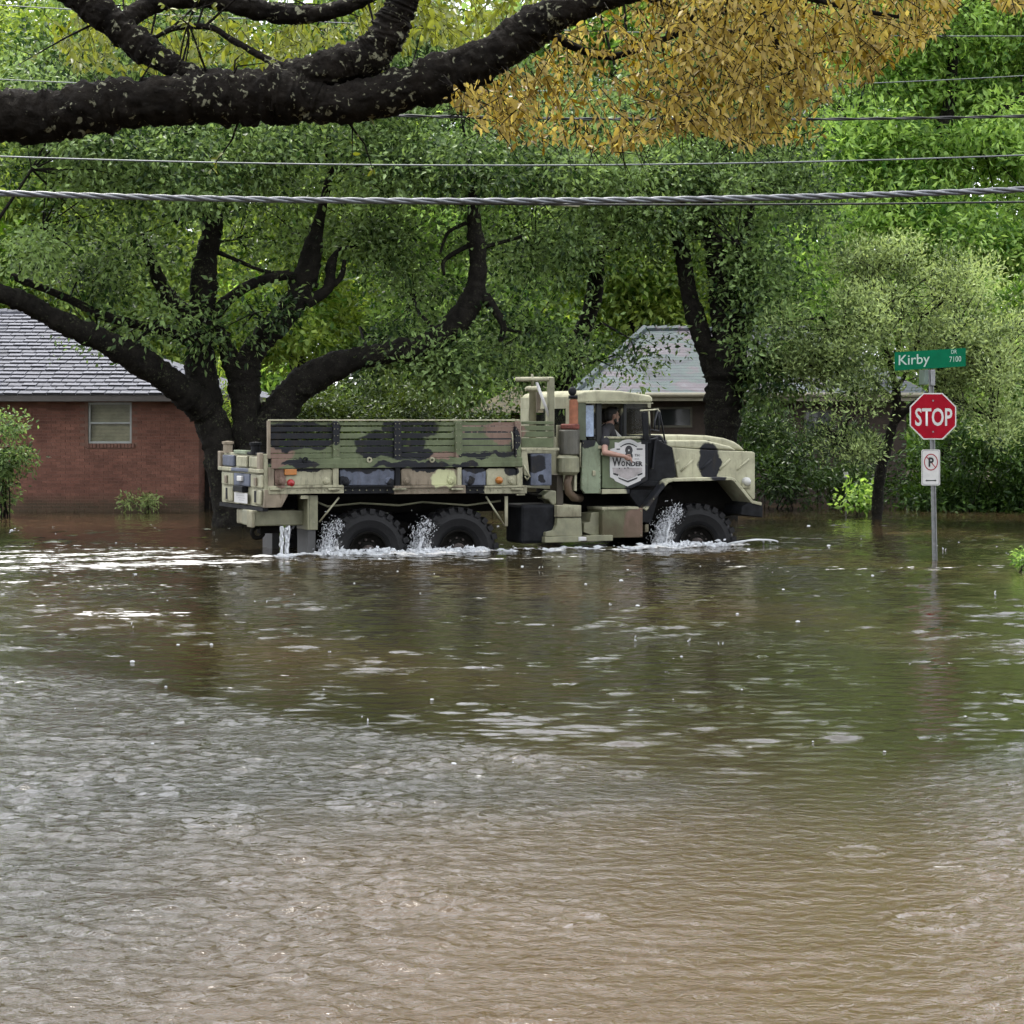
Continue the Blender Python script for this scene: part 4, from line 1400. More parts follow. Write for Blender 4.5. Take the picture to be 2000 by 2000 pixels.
        leaf_mesh(name, pos, fw, nr, L, L * W0 * (0.85 + 0.3 * rg.random(len(pos))), tt, material, root, base, wide=True)
        tag(tw.build('twigs', M_barkl, root, origin=base), kind='stuff')

    sprays('crown', gold, 980, M_goldleaf, (-1.1, 1.1), 0.054, 31, -0.15)
    sprays('crown', olive, 360, M_olivegold, (3.0, 9.0), 0.080, 32, -0.1)
    sprays('crown', [(1905, -40), (2040, -40), (2040, 6), (1990, 22), (1930, 14)], 26, M_goldleaf, (-0.5, 0.5), 0.078, 33, -2)
    # unseen upper crown, its lobes placed to block sky light over the right water
    lobes = [(Vector((1.4, 15.4, 6.3)), (1.8, 2.2, 0.8), 60), (Vector((3.4, 14.6, 6.2)), (2.2, 2.4, 1.0), 80), (Vector((2.6, 12.0, 6.4)), (2.4, 2.2, 1.1), 80), (Vector((1.2, 13.0, 7.6)), (2.0, 2.2, 0.9), 60), (Vector((3.2, 13.0, 8.2)), (2.4, 2.4, 1.0), 70)]
    crown('crown', lobes, M_olivegold, root, base, leaf=(0.10, 0.05), per=40, size=0.4, seed=34)
    M_goldleaf.node_tree.nodes['Mix Shader'].inputs[0].default_value = 0.5


near_tree()

# ------------------------------------------------------------------ overhead lines
M_cable = mat('weathered_cable', (0.22, 0.23, 0.25), rough=0.3, var=0.35, scale=30, metal=0.3)
M_wire = mat('black_wire', (0.03, 0.032, 0.033), rough=0.5)
M_palewire = mat('grey_wire', (0.22, 0.24, 0.25), rough=0.4, metal=0.4)


def line_pts(pts, Y):
    """smooth sagging wire through photo points, carried on past both picture edges"""
    xs = np.array([p[0] for p in pts])
    ys = np.array([p[1] for p in pts])
    c = np.polyfit(xs, ys, 2)
    return [P(x, np.polyval(c, x), Y) for x in np.linspace(-700, 2700, 70)]


def wire(label, pts, Y, width_px, m, strands=0):
    p = line_pts(pts, Y)
    r = width_px / F * Y / 2
    mid = p[len(p) // 2]
    root = None
    mb = MB()
    if strands:
        dense = [p[0].lerp(p[-1], 0)]
        c = catmull([q[:] for q in p], 12)
        for s in range(strands):
            pts3 = []
            for i, q in enumerate(c):
                a = 2 * math.pi * (i / 34.0 + s / strands)
                pts3.append((q[0], q[1] + math.cos(a) * r * 0.5, q[2] + math.sin(a) * r * 0.5))
            mb.tube(pts3, r * 0.56, n=6)
    else:
        mb.tube(p, r, n=6)
    o = mb.build('overhead_wire', m, None, smooth=True, origin=mid)
    o.location = mid
    tag(o, label, 'wire', 'overhead lines crossing the street')
    return o


wire('thick twisted overhead cable, the lowest and heaviest line crossing the trees', [(0, 377), (500, 389), (1000, 393), (1500, 386), (2000, 370)], 25.0, 12.5, M_cable, strands=3)
wire('thin dark wire hugging the underside of the thick twisted cable', [(0, 381), (500, 394), (1000, 399), (1500, 398), (2000, 395)], 25.1, 4.0, M_wire)
wire('thin pale wire midway between the two heavier overhead lines', [(0, 306), (340, 315), (700, 321), (1100, 324), (1600, 315), (2000, 303)], 26.0, 3.2, M_palewire)
wire('dark overhead line running behind the golden leaves', [(740, 225), (1100, 231), (1480, 235), (1700, 231), (2000, 227)], 27.0, 6.5, M_wire, strands=2)
wire('fine pale wire high on the right below the topmost wire', [(1560, 168), (1750, 160), (2000, 148), (1000, 178)], 28.0, 1.9, M_palewire)
wire('topmost fine pale wire showing through gaps in the golden leaves', [(60, 14), (780, 48), (1360, 66), (1700, 70), (2000, 70)], 28.5, 2.0, M_palewire)

# ------------------------------------------------------------------ stop sign with street name and parking plates
M_galv = mat('galvanised_steel', (0.42, 0.43, 0.43), rough=0.45, metal=0.7, var=0.2, scale=20)
M_red = mat('sign_red', (0.46, 0.006, 0.024), rough=0.5, var=0.14, scale=5, spec=0.1)
M_white = mat('sign_white', (0.86, 0.85, 0.81), rough=0.5, var=0.10, scale=9)
M_green = mat('sign_green', (0.0, 0.19, 0.085), rough=0.5, var=0.12, scale=5, spec=0.1)
M_sblack = mat('sign_black', (0.012, 0.012, 0.013), rough=0.4)
M_mint = mat('reflective_lettering', (0.62, 0.80, 0.68), rough=0.4, var=0.05)


def stop_sign():
    Y = 32.55
    base = P(1826, 1094, Y)
    base.z = -0.62
    root = empty('stop_sign', base)
    tag(root, 'red octagonal stop sign with green street name blade standing in the flood', 'sign')
    k = Y / F

    def L(px, py):
        p = P(px, py, Y)
        return (p.x - base.x, p.z - base.z)

    # U-channel post, leaning slightly
    t0, t1 = L(1826, 1094), L(1818.5, 722)
    lean = (t1[0] - t0[0]) / (t1[1] - t0[1])
    mb = MB()
    w = 0.036
    prof = [(-w, 0), (-w + .012, 0), (-w + .016, .028), (w - .016, .028), (w - .012, 0), (w, 0), (w, .006), (w - .009, .006), (w - .012, .034), (-w + .012, .034), (-w + .009, .006), (-w, .006)]
    n = len(prof)
    zz = [0.0, t1[1]]
    vs = [(x + lean * (z - t0[1]), y, z) for z in zz for x, y in prof]
    fs = [(i, (i + 1) % n, n + (i + 1) % n, n + i) for i in range(n)] + [tuple(range(n - 1, -1, -1)), tuple(range(n, 2 * n))]
    mb.add(vs, fs)
    mb.build('post', M_galv, root)
    # octagon
    cx, cz = L(1822, 813)
    rr = 45.5 * k / math.cos(R(22.5))

    def octa(r, v0, v1, nm, m, parent):
        poly = [(cx + r * math.cos(R(22.5 + 45 * i)), cz + r * math.sin(R(22.5 + 45 * i))) for i in range(8)]
        return MB().prism(poly, v0, v1).build(nm, m, parent)

    pl = octa(rr, -0.012, -0.006, 'stop_plate', M_white, root)
    octa(rr * 0.945, -0.0145, -0.0121, 'red_face', M_red, pl)
    a = L(1787, 832)
    b = L(1859.5, 797)
    put_text('lettering', 'STOP', a[0], b[0], a[1], b[1], -0.0165, M_white, pl, bold=0.018)
    bolt = MB()
    for dz in (0.22, -0.22):
        bolt.lathe([(0.0, -0.022), (0.012, -0.022), (0.014, -0.015), (0.014, -0.010)], n=8, c=(cx, 0, cz + dz))
    bolt.build('bolt', M_galv, pl)
    # parking plate
    x0, z1 = L(1799.5, 878)
    x1, z0 = L(1836, 948)
    r_ = 0.022
    poly = []
    for (qx, qz, a0) in ((x1 - r_, z1 - r_, 0), (x0 + r_, z1 - r_, 90), (x0 + r_, z0 + r_, 180), (x1 - r_, z0 + r_, 270)):
        for i in range(5):
            an = R(a0 + 22.5 * i)
            poly.append((qx + r_ * math.cos(an), qz + r_ * math.sin(an)))
    pk = MB().prism(poly, -0.010, -0.005).build('parking_plate', M_white, root)
    mx_, mz_ = (x0 + x1) / 2, (z0 + z1) / 2
    poly2 = [(mx_ + (x - mx_) * 0.91, mz_ + (z - mz_) * 0.955) for x, z in poly]
    poly3 = [(mx_ + (x - mx_) * 0.87, mz_ + (z - mz_) * 0.935) for x, z in poly]
    bd = MB()
    nn = len(poly2)
    bd.add([(x, -0.0115, z) for x, z in poly2] + [(x, -0.0115, z) for x, z in poly3], [(i, (i + 1) % nn, nn + (i + 1) % nn, nn + i) for i in range(nn)])
    bd.build('border_line', mat('grey_border', (0.25, 0.25, 0.25)), pk)
    ccx, ccz = L(1818, 902.5)
    ring = MB()
    N = 28
    ro, ri = 0.098, 0.086
    vs = [(ccx + q * math.cos(2 * math.pi * i / N), -0.0125, ccz + 1.22 * q * math.sin(2 * math.pi * i / N)) for q in (ro, ri) for i in range(N)]
    ring.add(vs, [(i, (i + 1) % N, N + (i + 1) % N, N + i) for i in range(N)])
    c45, s45 = math.cos(R(-50)), math.sin(R(-50))
    vs = []
    for (al, ac) in ((-0.105, -0.006), (0.105, -0.006), (0.105, 0.006), (-0.105, 0.006)):
        vs.append((ccx + al * c45 - ac * s45, -0.0135, ccz + al * s45 + ac * c45))
    ring.add(vs, [(0, 1, 2, 3)])
    ring.build('red_ring', M_red, pk)
    put_text('lettering', 'P', ccx - 0.035, ccx + 0.04, ccz - 0.066, ccz + 0.066, -0.0150, M_sblack, pk, bold=0.035)
    a, b = L(1807, 938.5), L(1829, 937)
    ar = MB()
    z = a[1]
    ar.add([(a[0] + .02, -.0125, z - .007), (b[0] - .02, -.0125, z - .007), (b[0] - .02, -.0125, z + .007), (a[0] + .02, -.0125, z + .007)], [(0, 1, 2, 3)])
    ar.add([(a[0], -.0125, z), (a[0] + .024, -.0125, z - .016), (a[0] + .024, -.0125, z + .016)], [(0, 1, 2)])
    ar.add([(b[0], -.0125, z), (b[0] - .024, -.0125, z + .016), (b[0] - .024, -.0125, z - .016)], [(0, 1, 2)])
    ar.build('arrow', M_sblack, pk)
    # street name blade, tipped up towards its right end
    q = [L(1747, 688), L(1886, 679.5), L(1886, 715.5), L(1747, 724)]
    bl = MB()
    bl.add([(x, -0.012, z) for x, z in q] + [(x, -0.006, z) for x, z in q], [(3, 2, 1, 0), (4, 5, 6, 7), (0, 1, 5, 4), (1, 2, 6, 5), (2, 3, 7, 6), (3, 0, 4, 7)])
    blade = bl.build('street_name_blade', M_green, root)

    def mp(u, w):
        t = (u - q[0][0]) / (q[1][0] - q[0][0])
        return (u, -0.0145, w + (q[1][1] - q[0][1]) * t)

    h = 8.5 * k
    a, b = L(1755, 715.5), L(1815.5, 692)
    put_text('lettering', 'Kirby', a[0], b[0], q[3][1] + 4.0 * k, q[3][1] + 29.5 * k, 0, M_mint, blade, bold=0.006, mapper=mp)
    a, b = L(1854, 0), L(1877, 0)
    put_text('lettering', '7100', a[0], b[0], q[3][1] + 10 * k, q[3][1] + 21 * k, 0, M_mint, blade, bold=0.006, mapper=mp)
    a, b = L(1857.5, 0), L(1868.5, 0)
    put_text('lettering', 'DR', a[0], b[0], q[3][1] + 26 * k, q[3][1] + 34 * k, 0, M_mint, blade, bold=0.004, mapper=mp)
    # bracket and the crossing blade seen end on
    x, z = L(1805, 751)
    x2, z2 = L(1813, 722)
    MB().box(x, x2, -0.02, 0.42, z, z2).build('crossing_blade', mat('faded_blade', (0.16, 0.22, 0.18), rough=0.4), root, bevel=0.003)
    x, z = L(1817, 753)
    x2, z2 = L(1826, 722)
    MB().box(x, x2, -0.024, 0.03, z, z2).build('bracket', M_galv, root, bevel=0.004)


stop_sign()


def stake():
    Y = 50.0
    b = P(1652, HY, Y)
    b.z = -0.6
    root = empty('garden_marker', b)
    tag(root, 'small white plate on a thin stake in the shrubs near the small tree', 'marker')
    t = P(1655, 930, Y).z + 0.6
    MB().tube([(0, 0, 0), (0.01, 0, t)], 0.012, n=6).build('stake', M_galv, root)
    MB().prism([(-0.04, t - 0.03), (0.06, t - 0.03), (0.045, t + 0.09), (-0.055, t + 0.09)], -0.02, -0.012).build('plate', M_white, root, bevel=0.004)


stake()


def gate():
    Y = 50.6
    b = P(405, HY, Y)
    b.z = -0.6
    root = empty('wooden_gate', b)
    tag(root, 'dark wooden yard gate between the brick wall and the oak trunks', 'gate')
    m = mat('weathered_dark_wood', (0.018, 0.015, 0.013), rough=0.9, var=0.4)
    w = 0.62
    h = P(0, 898, Y).z + 0.6
    for i in range(6):
        x = -0.19 + i * 0.125
        MB().box(x, x + 0.112, 0, 0.02, 0, h + 0.02 * math.sin(i * 2.1)).build('board', m, root)
    MB().box(-0.2, 0.56, -0.03, -0.002, h - 0.18, h - 0.10).build('rail', m, root)
    MB().box(-0.2, 0.56, -0.03, -0.002, 0.8, 0.88).build('rail', m, root)


gate()

# ------------------------------------------------------------------ army cargo truck
KZ = 420.0 / 1932.0


def A(x, y): return (400 + x * KZ, 700 + y * KZ)


def B(x, y): return (760 + x * KZ, 700 + y * KZ)


def C_(x, y): return (1080 + x * KZ, 700 + y * KZ)


truck = empty('army_truck', (R0.x, R0.y, -WD), TH)
tag(truck, 'camouflaged six-wheel army cargo truck driving through the flood', 'truck')


def camo(name, base, blacks=(), browns=(), creams=(), rough=0.55, var=0.22, v=0.0, dirt=0.5):
    """paint with camouflage blotches; each blotch is (px, py, rx, ry) on the truck's flank"""
    m = mat(name, base, rough=rough, var=var, scale=3.0, bump=0.12, bscale=30, spec=0.16)
    nt = m.node_tree
    b = nt.nodes['Principled BSDF']
    tcs = [n for n in nt.nodes if n.type == 'TEX_COORD'][0]
    tcs.object = truck
    src = b.inputs['Base Color'].links[0].from_socket
    wob = nt.nodes.new('ShaderNodeTexNoise')
    wob.inputs['Scale'].default_value = 5.0
    wob.inputs['Detail'].default_value = 3
    nt.links.new(tcs.outputs['Object'], wob.inputs['Vector'])
    sb = nt.nodes.new('ShaderNodeVectorMath')
    sb.operation = 'SUBTRACT'
    nt.links.new(wob.outputs['Color'], sb.inputs[0])
    sb.inputs[1].default_value = (0.5, 0.5, 0.5)
    sc = nt.nodes.new('ShaderNodeVectorMath')
    sc.operation = 'SCALE'
    sc.inputs['Scale'].default_value = 0.22
    nt.links.new(sb.outputs[0], sc.inputs[0])
    ad = nt.nodes.new('ShaderNodeVectorMath')
    ad.operation = 'ADD'
    nt.links.new(tcs.outputs['Object'], ad.inputs[0])
    nt.links.new(sc.outputs[0], ad.inputs[1])
    for col, lst in (((0.42, 0.43, 0.25), creams), ((0.17, 0.115, 0.09), browns), ((0.013, 0.014, 0.017), blacks)):
        acc = None
        for (px, py, rx, ry) in lst:
            u, w = tp((px, py), v)
            k = 34.5 / F
            d = nt.nodes.new('ShaderNodeVectorMath')
            d.operation = 'SUBTRACT'
            nt.links.new(ad.outputs[0], d.inputs[0])
            d.inputs[1].default_value = (u, 0, w)
            g = nt.nodes.new('ShaderNodeVectorMath')
            g.operation = 'MULTIPLY'
            nt.links.new(d.outputs[0], g.inputs[0])
            g.inputs[1].default_value = (1 / (rx * k * 1.05), 0.0, 1 / (ry * k))
            ln = nt.nodes.new('ShaderNodeVectorMath')
            ln.operation = 'LENGTH'
            nt.links.new(g.outputs[0], ln.inputs[0])
            if acc is None:
                acc = ln.outputs['Value']
            else:
                mn = nt.nodes.new('ShaderNodeMath')
                mn.operation = 'MINIMUM'
                nt.links.new(acc, mn.inputs[0])
                nt.links.new(ln.outputs['Value'], mn.inputs[1])
                acc = mn.outputs[0]
        if acc is None:
            continue
        mr = nt.nodes.new('ShaderNodeMapRange')
        mr.inputs['From Min'].default_value = 1.08
        mr.inputs['From Max'].default_value = 0.96
        nt.links.new(acc, mr.inputs['Value'])
        mx = nt.nodes.new('ShaderNodeMix')
        mx.data_type = 'RGBA'
        nt.links.new(mr.outputs[0], mx.inputs[0])
        nt.links.new(src, mx.inputs[6])
        mx.inputs[7].default_value = (*col, 1)
        src = mx.outputs[2]
    # mud and grime in streaks
    st = nt.nodes.new('ShaderNodeTexNoise')
    mp = nt.nodes.new('ShaderNodeMapping')
    mp.inputs['Scale'].default_value = (9, 9, 2.2)
    nt.links.new(tcs.outputs['Object'], mp.inputs['Vector'])
    nt.links.new(mp.outputs[0], st.inputs['Vector'])
    st.inputs['Scale'].default_value = 1.0
    st.inputs['Detail'].default_value = 6
    st.inputs['Roughness'].default_value = 0.7
    mr = nt.nodes.new('ShaderNodeMapRange')
    mr.inputs['From Min'].default_value = 0.52
    mr.inputs['From Max'].default_value = 0.75
    mr.inputs['To Max'].default_value = dirt
    nt.links.new(st.outputs['Fac'], mr.inputs['Value'])
    mx = nt.nodes.new('ShaderNodeMix')
    mx.data_type = 'RGBA'
    nt.links.new(mr.outputs[0], mx.inputs[0])
    nt.links.new(src, mx.inputs[6])
    mx.inputs[7].default_value = (0.040, 0.032, 0.018, 1)
    sx = nt.nodes.new('ShaderNodeSeparateXYZ')
    nt.links.new(tcs.outputs['Object'], sx.inputs[0])
    ma = nt.nodes.new('ShaderNodeMath')
    ma.operation = 'MULTIPLY_ADD'
    nt.links.new(wob.outputs['Fac'], ma.inputs[0])
    ma.inputs[1].default_value = -0.9
    nt.links.new(sx.outputs['Z'], ma.inputs[2])
    m2 = nt.nodes.new('ShaderNodeMapRange')
    m2.inputs['From Min'].default_value = 0.95
    m2.inputs['From Max'].default_value = 0.40
    m2.inputs['To Max'].default_value = 0.75
    nt.links.new(ma.outputs[0], m2.inputs['Value'])
    mz = nt.nodes.new('ShaderNodeMix')
    mz.data_type = 'RGBA'
    nt.links.new(m2.outputs[0], mz.inputs[0])
    nt.links.new(mx.outputs[2], mz.inputs[6])
    mz.inputs[7].default_value = (0.060, 0.045, 0.026, 1)
    nt.links.new(mz.outputs[2], b.inputs['Base Color'])
    return m


rack_black = [(590, 842, 66, 20), (562, 862, 36, 18), (620, 862, 30, 14), (655, 845, 10, 24), (742, 866, 46, 24), (722, 884, 26, 10), (775, 845, 26, 46), (815, 836, 44, 22), (795, 872, 34, 26), (818, 886, 30, 10), (586, 906, 34, 7), (800, 908, 74, 8), (930, 889, 34, 6), (985, 886, 24, 6), (1006, 862, 8, 30), (905, 908, 30, 6)]
rack_brown = [(990, 842, 44, 24), (545, 888, 30, 14), (860, 890, 40, 6), (548, 906, 24, 8)]
cab_black = [(1262, 950, 40, 44), (1290, 860, 36, 60), (1405, 905, 24, 44)]
M_olive = camo('olive_camouflage', (0.19, 0.225, 0.125), rack_black, rack_brown)
M_cream = camo('faded_olive_paint', (0.58, 0.565, 0.39), cab_black)
M_creamp = camo('faded_cream_paint', (0.54, 0.52, 0.36), [(600, 917, 26, 6), (1000, 920, 14, 9)], [(545, 935, 14, 22)], dirt=0.9)
M_chalk = camo('chalked_black_paint', (0.16, 0.18, 0.235), [(720, 916, 60, 6), (672, 942, 10, 10), (764, 944, 12, 9), (925, 917, 24, 6), (918, 940, 8, 10), (1050, 905, 20, 18), (1060, 938, 10, 8)], dirt=0.6, var=0.45)
M_tanp = camo('faded_tan_paint', (0.36, 0.30, 0.22), [(830, 916, 40, 4)], [], [(868, 935, 26, 18)], dirt=0.75)
M_doorg = camo('green_door_paint', (0.175, 0.215, 0.125), cab_black, [])
M_quart = camo('pale_green_paint', (0.34, 0.40, 0.27), [(1150, 858, 20, 16)], [])
M_blackp = mat('flat_black_paint', (0.016, 0.017, 0.019), rough=0.65, var=0.6, scale=6, spec=0.12)
M_under = mat('grimy_underbody', (0.012, 0.011, 0.009), rough=0.85, var=0.4, scale=5, spec=0.1)
M_rubber = mat('wet_tyre_rubber', (0.011, 0.011, 0.012), rough=0.5, var=0.35, scale=12, bump=0.2, bscale=50, spec=0.22)
M_rustpipe = mat('rusty_exhaust', (0.42, 0.155, 0.075), rough=0.75, var=0.3, scale=9)
M_rustdark = mat('dark_rust', (0.20, 0.05, 0.03), rough=0.8, var=0.5, scale=14)
M_muffler = mat('muffler_shield', (0.105, 0.10, 0.075), rough=0.5, var=0.3, scale=5)
M_guard = mat('olive_guard', (0.29, 0.285, 0.175), rough=0.5, var=0.25, scale=5)
M_redlamp = mat('red_lens', (0.45, 0.02, 0.02), rough=0.25, var=0.1)
M_amber = mat('amber_lens', (0.55, 0.20, 0.03), rough=0.3, var=0.1)
M_lens = mat('clear_lens', (0.70, 0.70, 0.66), rough=0.2, var=0.1)
M_seat = mat('dark_seat', (0.02, 0.022, 0.02), rough=0.8)
M_decal = mat('door_decal_white', (0.80, 0.79, 0.77), rough=0.5, var=0.04)
M_decalgrey = mat('door_decal_grey', (0.50, 0.46, 0.45), rough=0.5, var=0.22, scale=9)
M_decalpale = mat('door_decal_pale', (0.66, 0.68, 0.66), rough=0.5, var=0.08)


def pbox(name, p0, p1, v0, v1, m, parent=None, bevel=0.006, vp=None):
    """box whose near face fills the photo rectangle p0 (upper left) to p1 (lower right)"""
    q = v0 if vp is None else vp
    u0, w1 = tp(p0, q)
    u1, w0 = tp(p1, q)
    return MB().box(u0, u1, v0, v1, w0, w1).build(name, m, parent or truck, bevel=bevel)


def ppoly(name, pts, v0, v1, m, parent=None, bevel=0.006, seg=2, vp=None, smooth=False):
    q = v0 if vp is None else vp
    return MB().prism([tp(p, q) for p in pts], v0, v1).build(name, m, parent or truck, bevel=bevel, seg=seg, smooth=smooth)


def ptube(name, pts, r, m, parent=None, n=8, smooth=True):
    """pts: ((px, py), v)"""
    q = []
    for p, v in pts:
        u, w = tp(p, v)
        q.append((u, v, w))
    return MB().tube(q, r, n=n).build(name, m, parent or truck, smooth=smooth)


BW = 2.44
# --- cargo bed
slat_rows = [(574, 600), (616, 654), (674, 716), (738, 778), (796, 838), (856, 886)]
for far in (0,):
    vv = 0.02 if not far else BW - 0.05
    for (y0, y1) in slat_rows:
        u0, w1 = tp(A(592, y0))
        u1, w0 = tp(B(1170, y1))
        MB().box(u0, u1, vv, vv + 0.03, w0, w1).build('slat', M_olive, truck, bevel=0.004)
    for (x0, x1) in ((A(1150, 0)[0], A(1208, 0)[0]), (A(1700, 0)[0], A(1762, 0)[0]), (B(592, 0)[0], B(655, 0)[0]), (B(1128, 0)[0], B(1180, 0)[0])):
        u0, u1 = tp((x0, 860))[0], tp((x1, 860))[0]
        w1, w0 = tp(A(0, 566))[1], tp(A(0, 915))[1]
        vq = -0.022 if not far else BW - 0.02
        MB().box(u0, u1, vq, vq + 0.04, w0, w1).build('rack_post', M_olive, truck, bevel=0.005)
    u0, w1 = tp(A(578, 548))
    u1, w0 = tp(B(1178, 562))
    MB().box(u0, u1, vv - 0.02, vv + 0.05, w0, w1).build('top_rail', M_creamp if not far else M_olive, truck, bevel=0.004)
    u0, w1 = tp(A(566, 560))
    u1, w0 = tp(A(592, 900))
    MB().box(u0, u1, vv - 0.015, vv + 0.045, w0, w1).build('end_post', M_tanp, truck, bevel=0.004)
    for (y0, y1, o) in ((903, 932, -0.035), (945, 972, -0.045)):
        u0, w1 = tp(A(600, y0))
        u1, w0 = tp(B(1190, y1))
        vq = o if not far else BW - 0.03
        MB().box(u0, u1, vq, vq + 0.07, w0, w1).build('seat_rail', M_olive, truck, bevel=0.006)
    # rear corner bracket of the seat rail
# side panels, one per bay
bays = [(A(625, 0)[0], A(1150, 0)[0], M_creamp), (A(1212, 0)[0], A(1708, 0)[0], M_chalk), (A(1762, 0)[0], B(612, 0)[0], M_tanp), (B(655, 0)[0], B(872, 0)[0], M_chalk), (B(874, 0)[0], B(1150, 0)[0], M_creamp)]
ytop, ybot = 915, 948
for (x0, x1, m) in bays:
    pn = ppoly('side_panel', [(x0, ytop + 4), (x0 + 6, ytop), (x1 - 6, ytop), (x1, ytop + 4), (x1 - 1, ybot), (x0 + 1, ybot)], -0.005, 0.04, m, bevel=0.012)
    for xq in ([x0 + 11, x1 - 13] if x1 - x0 > 70 else [x0 + 12] if m is M_chalk else [x1 - 12]):
        u, w = tp((xq, 939))
        MB().lathe([(0.0, -0.045), (0.03, -0.045), (0.036, -0.03), (0.05, -0.028), (0.056, -0.012), (0.056, -0.004)], n=14, c=(u, 0, w)).build('hinge_cap', m, pn)
# sills, posts and lower flange of the bed
u0, w1 = tp((531, 911))
u1, w0 = tp((1016, 953))
MB().box(u0, u1, 0.045, 0.10, w0, w1).build('bed_side', M_under, truck)  # near-black side stands in for the shadow line above the panels
MB().box(u0, u1, BW - 0.06, BW - 0.0, w0, w1).build('bed_side', M_olive, truck)
fl = [(A(575, 0)[0], A(1250, 0)[0], M_creamp), (A(1252, 0)[0], A(1700, 0)[0], M_blackp), (A(1702, 0)[0], B(690, 0)[0], M_tanp), (B(692, 0)[0], B(855, 0)[0], M_blackp), (B(857, 0)[0], B(1240, 0)[0], M_creamp)]
for (x0, x1, m) in fl:
    pbox('bed_flange', (x0, 951), (x1, 963.5), -0.03, 0.25, m, bevel=0.005)
    pbox('flange_lip', (x0 + 1, 949), (x1 - 1, 951.5), -0.055, 0.05, m, bevel=0.002)
for x0, x1, m in ((A(1152, 0)[0], A(1203, 0)[0], M_creamp), (A(1712, 0)[0], A(1757, 0)[0], M_blackp), (B(614, 0)[0], B(652, 0)[0], M_creamp), (B(1152, 0)[0], B(1200, 0)[0], M_creamp), (A(578, 0)[0], A(622, 0)[0], M_tanp)):
    pbox('side_post', (x0, 913), (x1, 952), -0.035, 0.06, m, bevel=0.006)
for xq in (A(640, 0)[0], A(1160, 0)[0], A(1745, 0)[0], B(100, 0)[0], B(610, 0)[0], B(1150, 0)[0]):
    pbox('tie_hook', (xq - 10, 953.5), (xq + 12, 957), -0.09, -0.031, M_creamp, bevel=0.004)
pbox('marker_lamp', A(718, 995), A(828, 1048), -0.04, -0.006, M_amber, bevel=0.008)
for pt, m in ((A(770, 1120), M_redlamp), (B(985, 1095), M_amber)):
    u, w = tp(pt)
    MB().lathe([(0.0, -0.075), (0.035, -0.07), (0.052, -0.05), (0.058, -0.02), (0.058, 0.0)], n=16, c=(u, 0, w)).build('reflector', m, truck, smooth=True)
# latch rings on the seat rail
for xq, m in ((A(895, 0)[0], M_blackp), (A(1470, 0)[0], M_creamp), (B(375, 0)[0], M_creamp)):
    u, w = tp((xq, 898))
    MB().lathe([(0.02, -0.06), (0.042, -0.06), (0.042, -0.036), (0.02, -0.036), (0.02, -0.06)], n=12, c=(u, 0, w)).build('latch_ring', m, truck)
# bed floor, front board
ub0, ub1 = tp((524, 0))[0], tp((1016, 0))[0]
wf = tp((560, 925))[1]
MB().box(ub0 + 0.02, ub1 - 0.02, 0.11, BW - 0.07, wf - 0.12, wf).build('bed_floor', M_under, truck)
wt = tp((1016, 822))[1]
MB().box(ub1 - 0.05, ub1 - 0.005, 0.06, BW - 0.06, wf, wt - 0.05).build('front_board', M_olive, truck)
# --- tailgate (faces backward: built on u, spans v)
ut = tp((517, 0))[0]
wtop = tp((517, 887))[1]
wmid = tp((517, 921))[1]
wbot = tp((517, 991))[1]
tg = MB().box(ut, ut + 0.06, 0.03, BW - 0.03, wbot, wtop).build('tailgate', M_creamp, truck, bevel=0.008)
H_ = wtop - wbot


def tgbox(name, v0, v1, f0, f1, d0, d1, m, bevel=0.01):
    """v0..v1 as share of the width from the far side, f0..f1 share of the height from the top"""
    a, b = BW * (1 - v1), BW * (1 - v0)
    return MB().box(ut - d1, ut - d0, a, b, wtop - H_ * f1, wtop - H_ * f0).build(name, m, tg, bevel=bevel)


for (a, b) in ((0.10, 0.36), (0.43, 0.66), (0.72, 0.97)):
    tgbox('embossed_panel', a, b, 0.05, 0.27, 0.001, 0.05, M_chalk if a == 0.1 else M_creamp, 0.02)
tgbox('cross_rib', 0.03, 0.34, 0.285, 0.36, 0.002, 0.075, M_creamp)
tgbox('cross_rib', 0.342, 0.74, 0.29, 0.355, 0.002, 0.072, M_chalk)
tgbox('cross_rib', 0.742, 0.99, 0.285, 0.36, 0.002, 0.075, M_creamp)
for (a, b, m) in ((0.07, 0.34, M_creamp), (0.36, 0.72, M_chalk), (0.75, 0.99, M_creamp)):
    tgbox('embossed_panel', a, b, 0.39, 0.64, 0.001, 0.045, m, 0.02)
for (a, b) in ((0.12, 0.32), (0.78, 0.97)):
    tgbox('embossed_panel', a, b, 0.68, 0.96, 0.001, 0.045, M_creamp, 0.02)
    tgbox('slot', a + 0.06, a + 0.10, 0.70, 0.92, 0.046, 0.050, M_blackp, 0.0)
tgbox('latch_box', 0.43, 0.64, 0.63, 0.75, 0.002, 0.10, M_blackp, 0.01)
tgbox('latch_handle', 0.50, 0.60, 0.44, 0.54, 0.046, 0.09, M_decal, 0.01)
for a in (0.18, 0.86):
    tgbox('chain_hook', a, a + 0.05, 0.45, 0.60, 0.046, 0.075, M_tanp, 0.01)
pl = tgbox('number_plate', 0.40, 0.70, 0.765, 0.965, 0.052, 0.060, M_decal, 0.004)
mk = MB()
for (a, b, f) in ((0.45, 0.64, 0.815), (0.49, 0.65, 0.86), (0.52, 0.62, 0.90)):
    mk.box(ut - 0.0625, ut - 0.0605, BW * (1 - b), BW * (1 - a), wtop - H_ * (f + 0.012), wtop - H_ * f)
mk.build('faint_print', mat('faint_grey_print', (0.55, 0.55, 0.55), var=0.3, scale=20), tg)
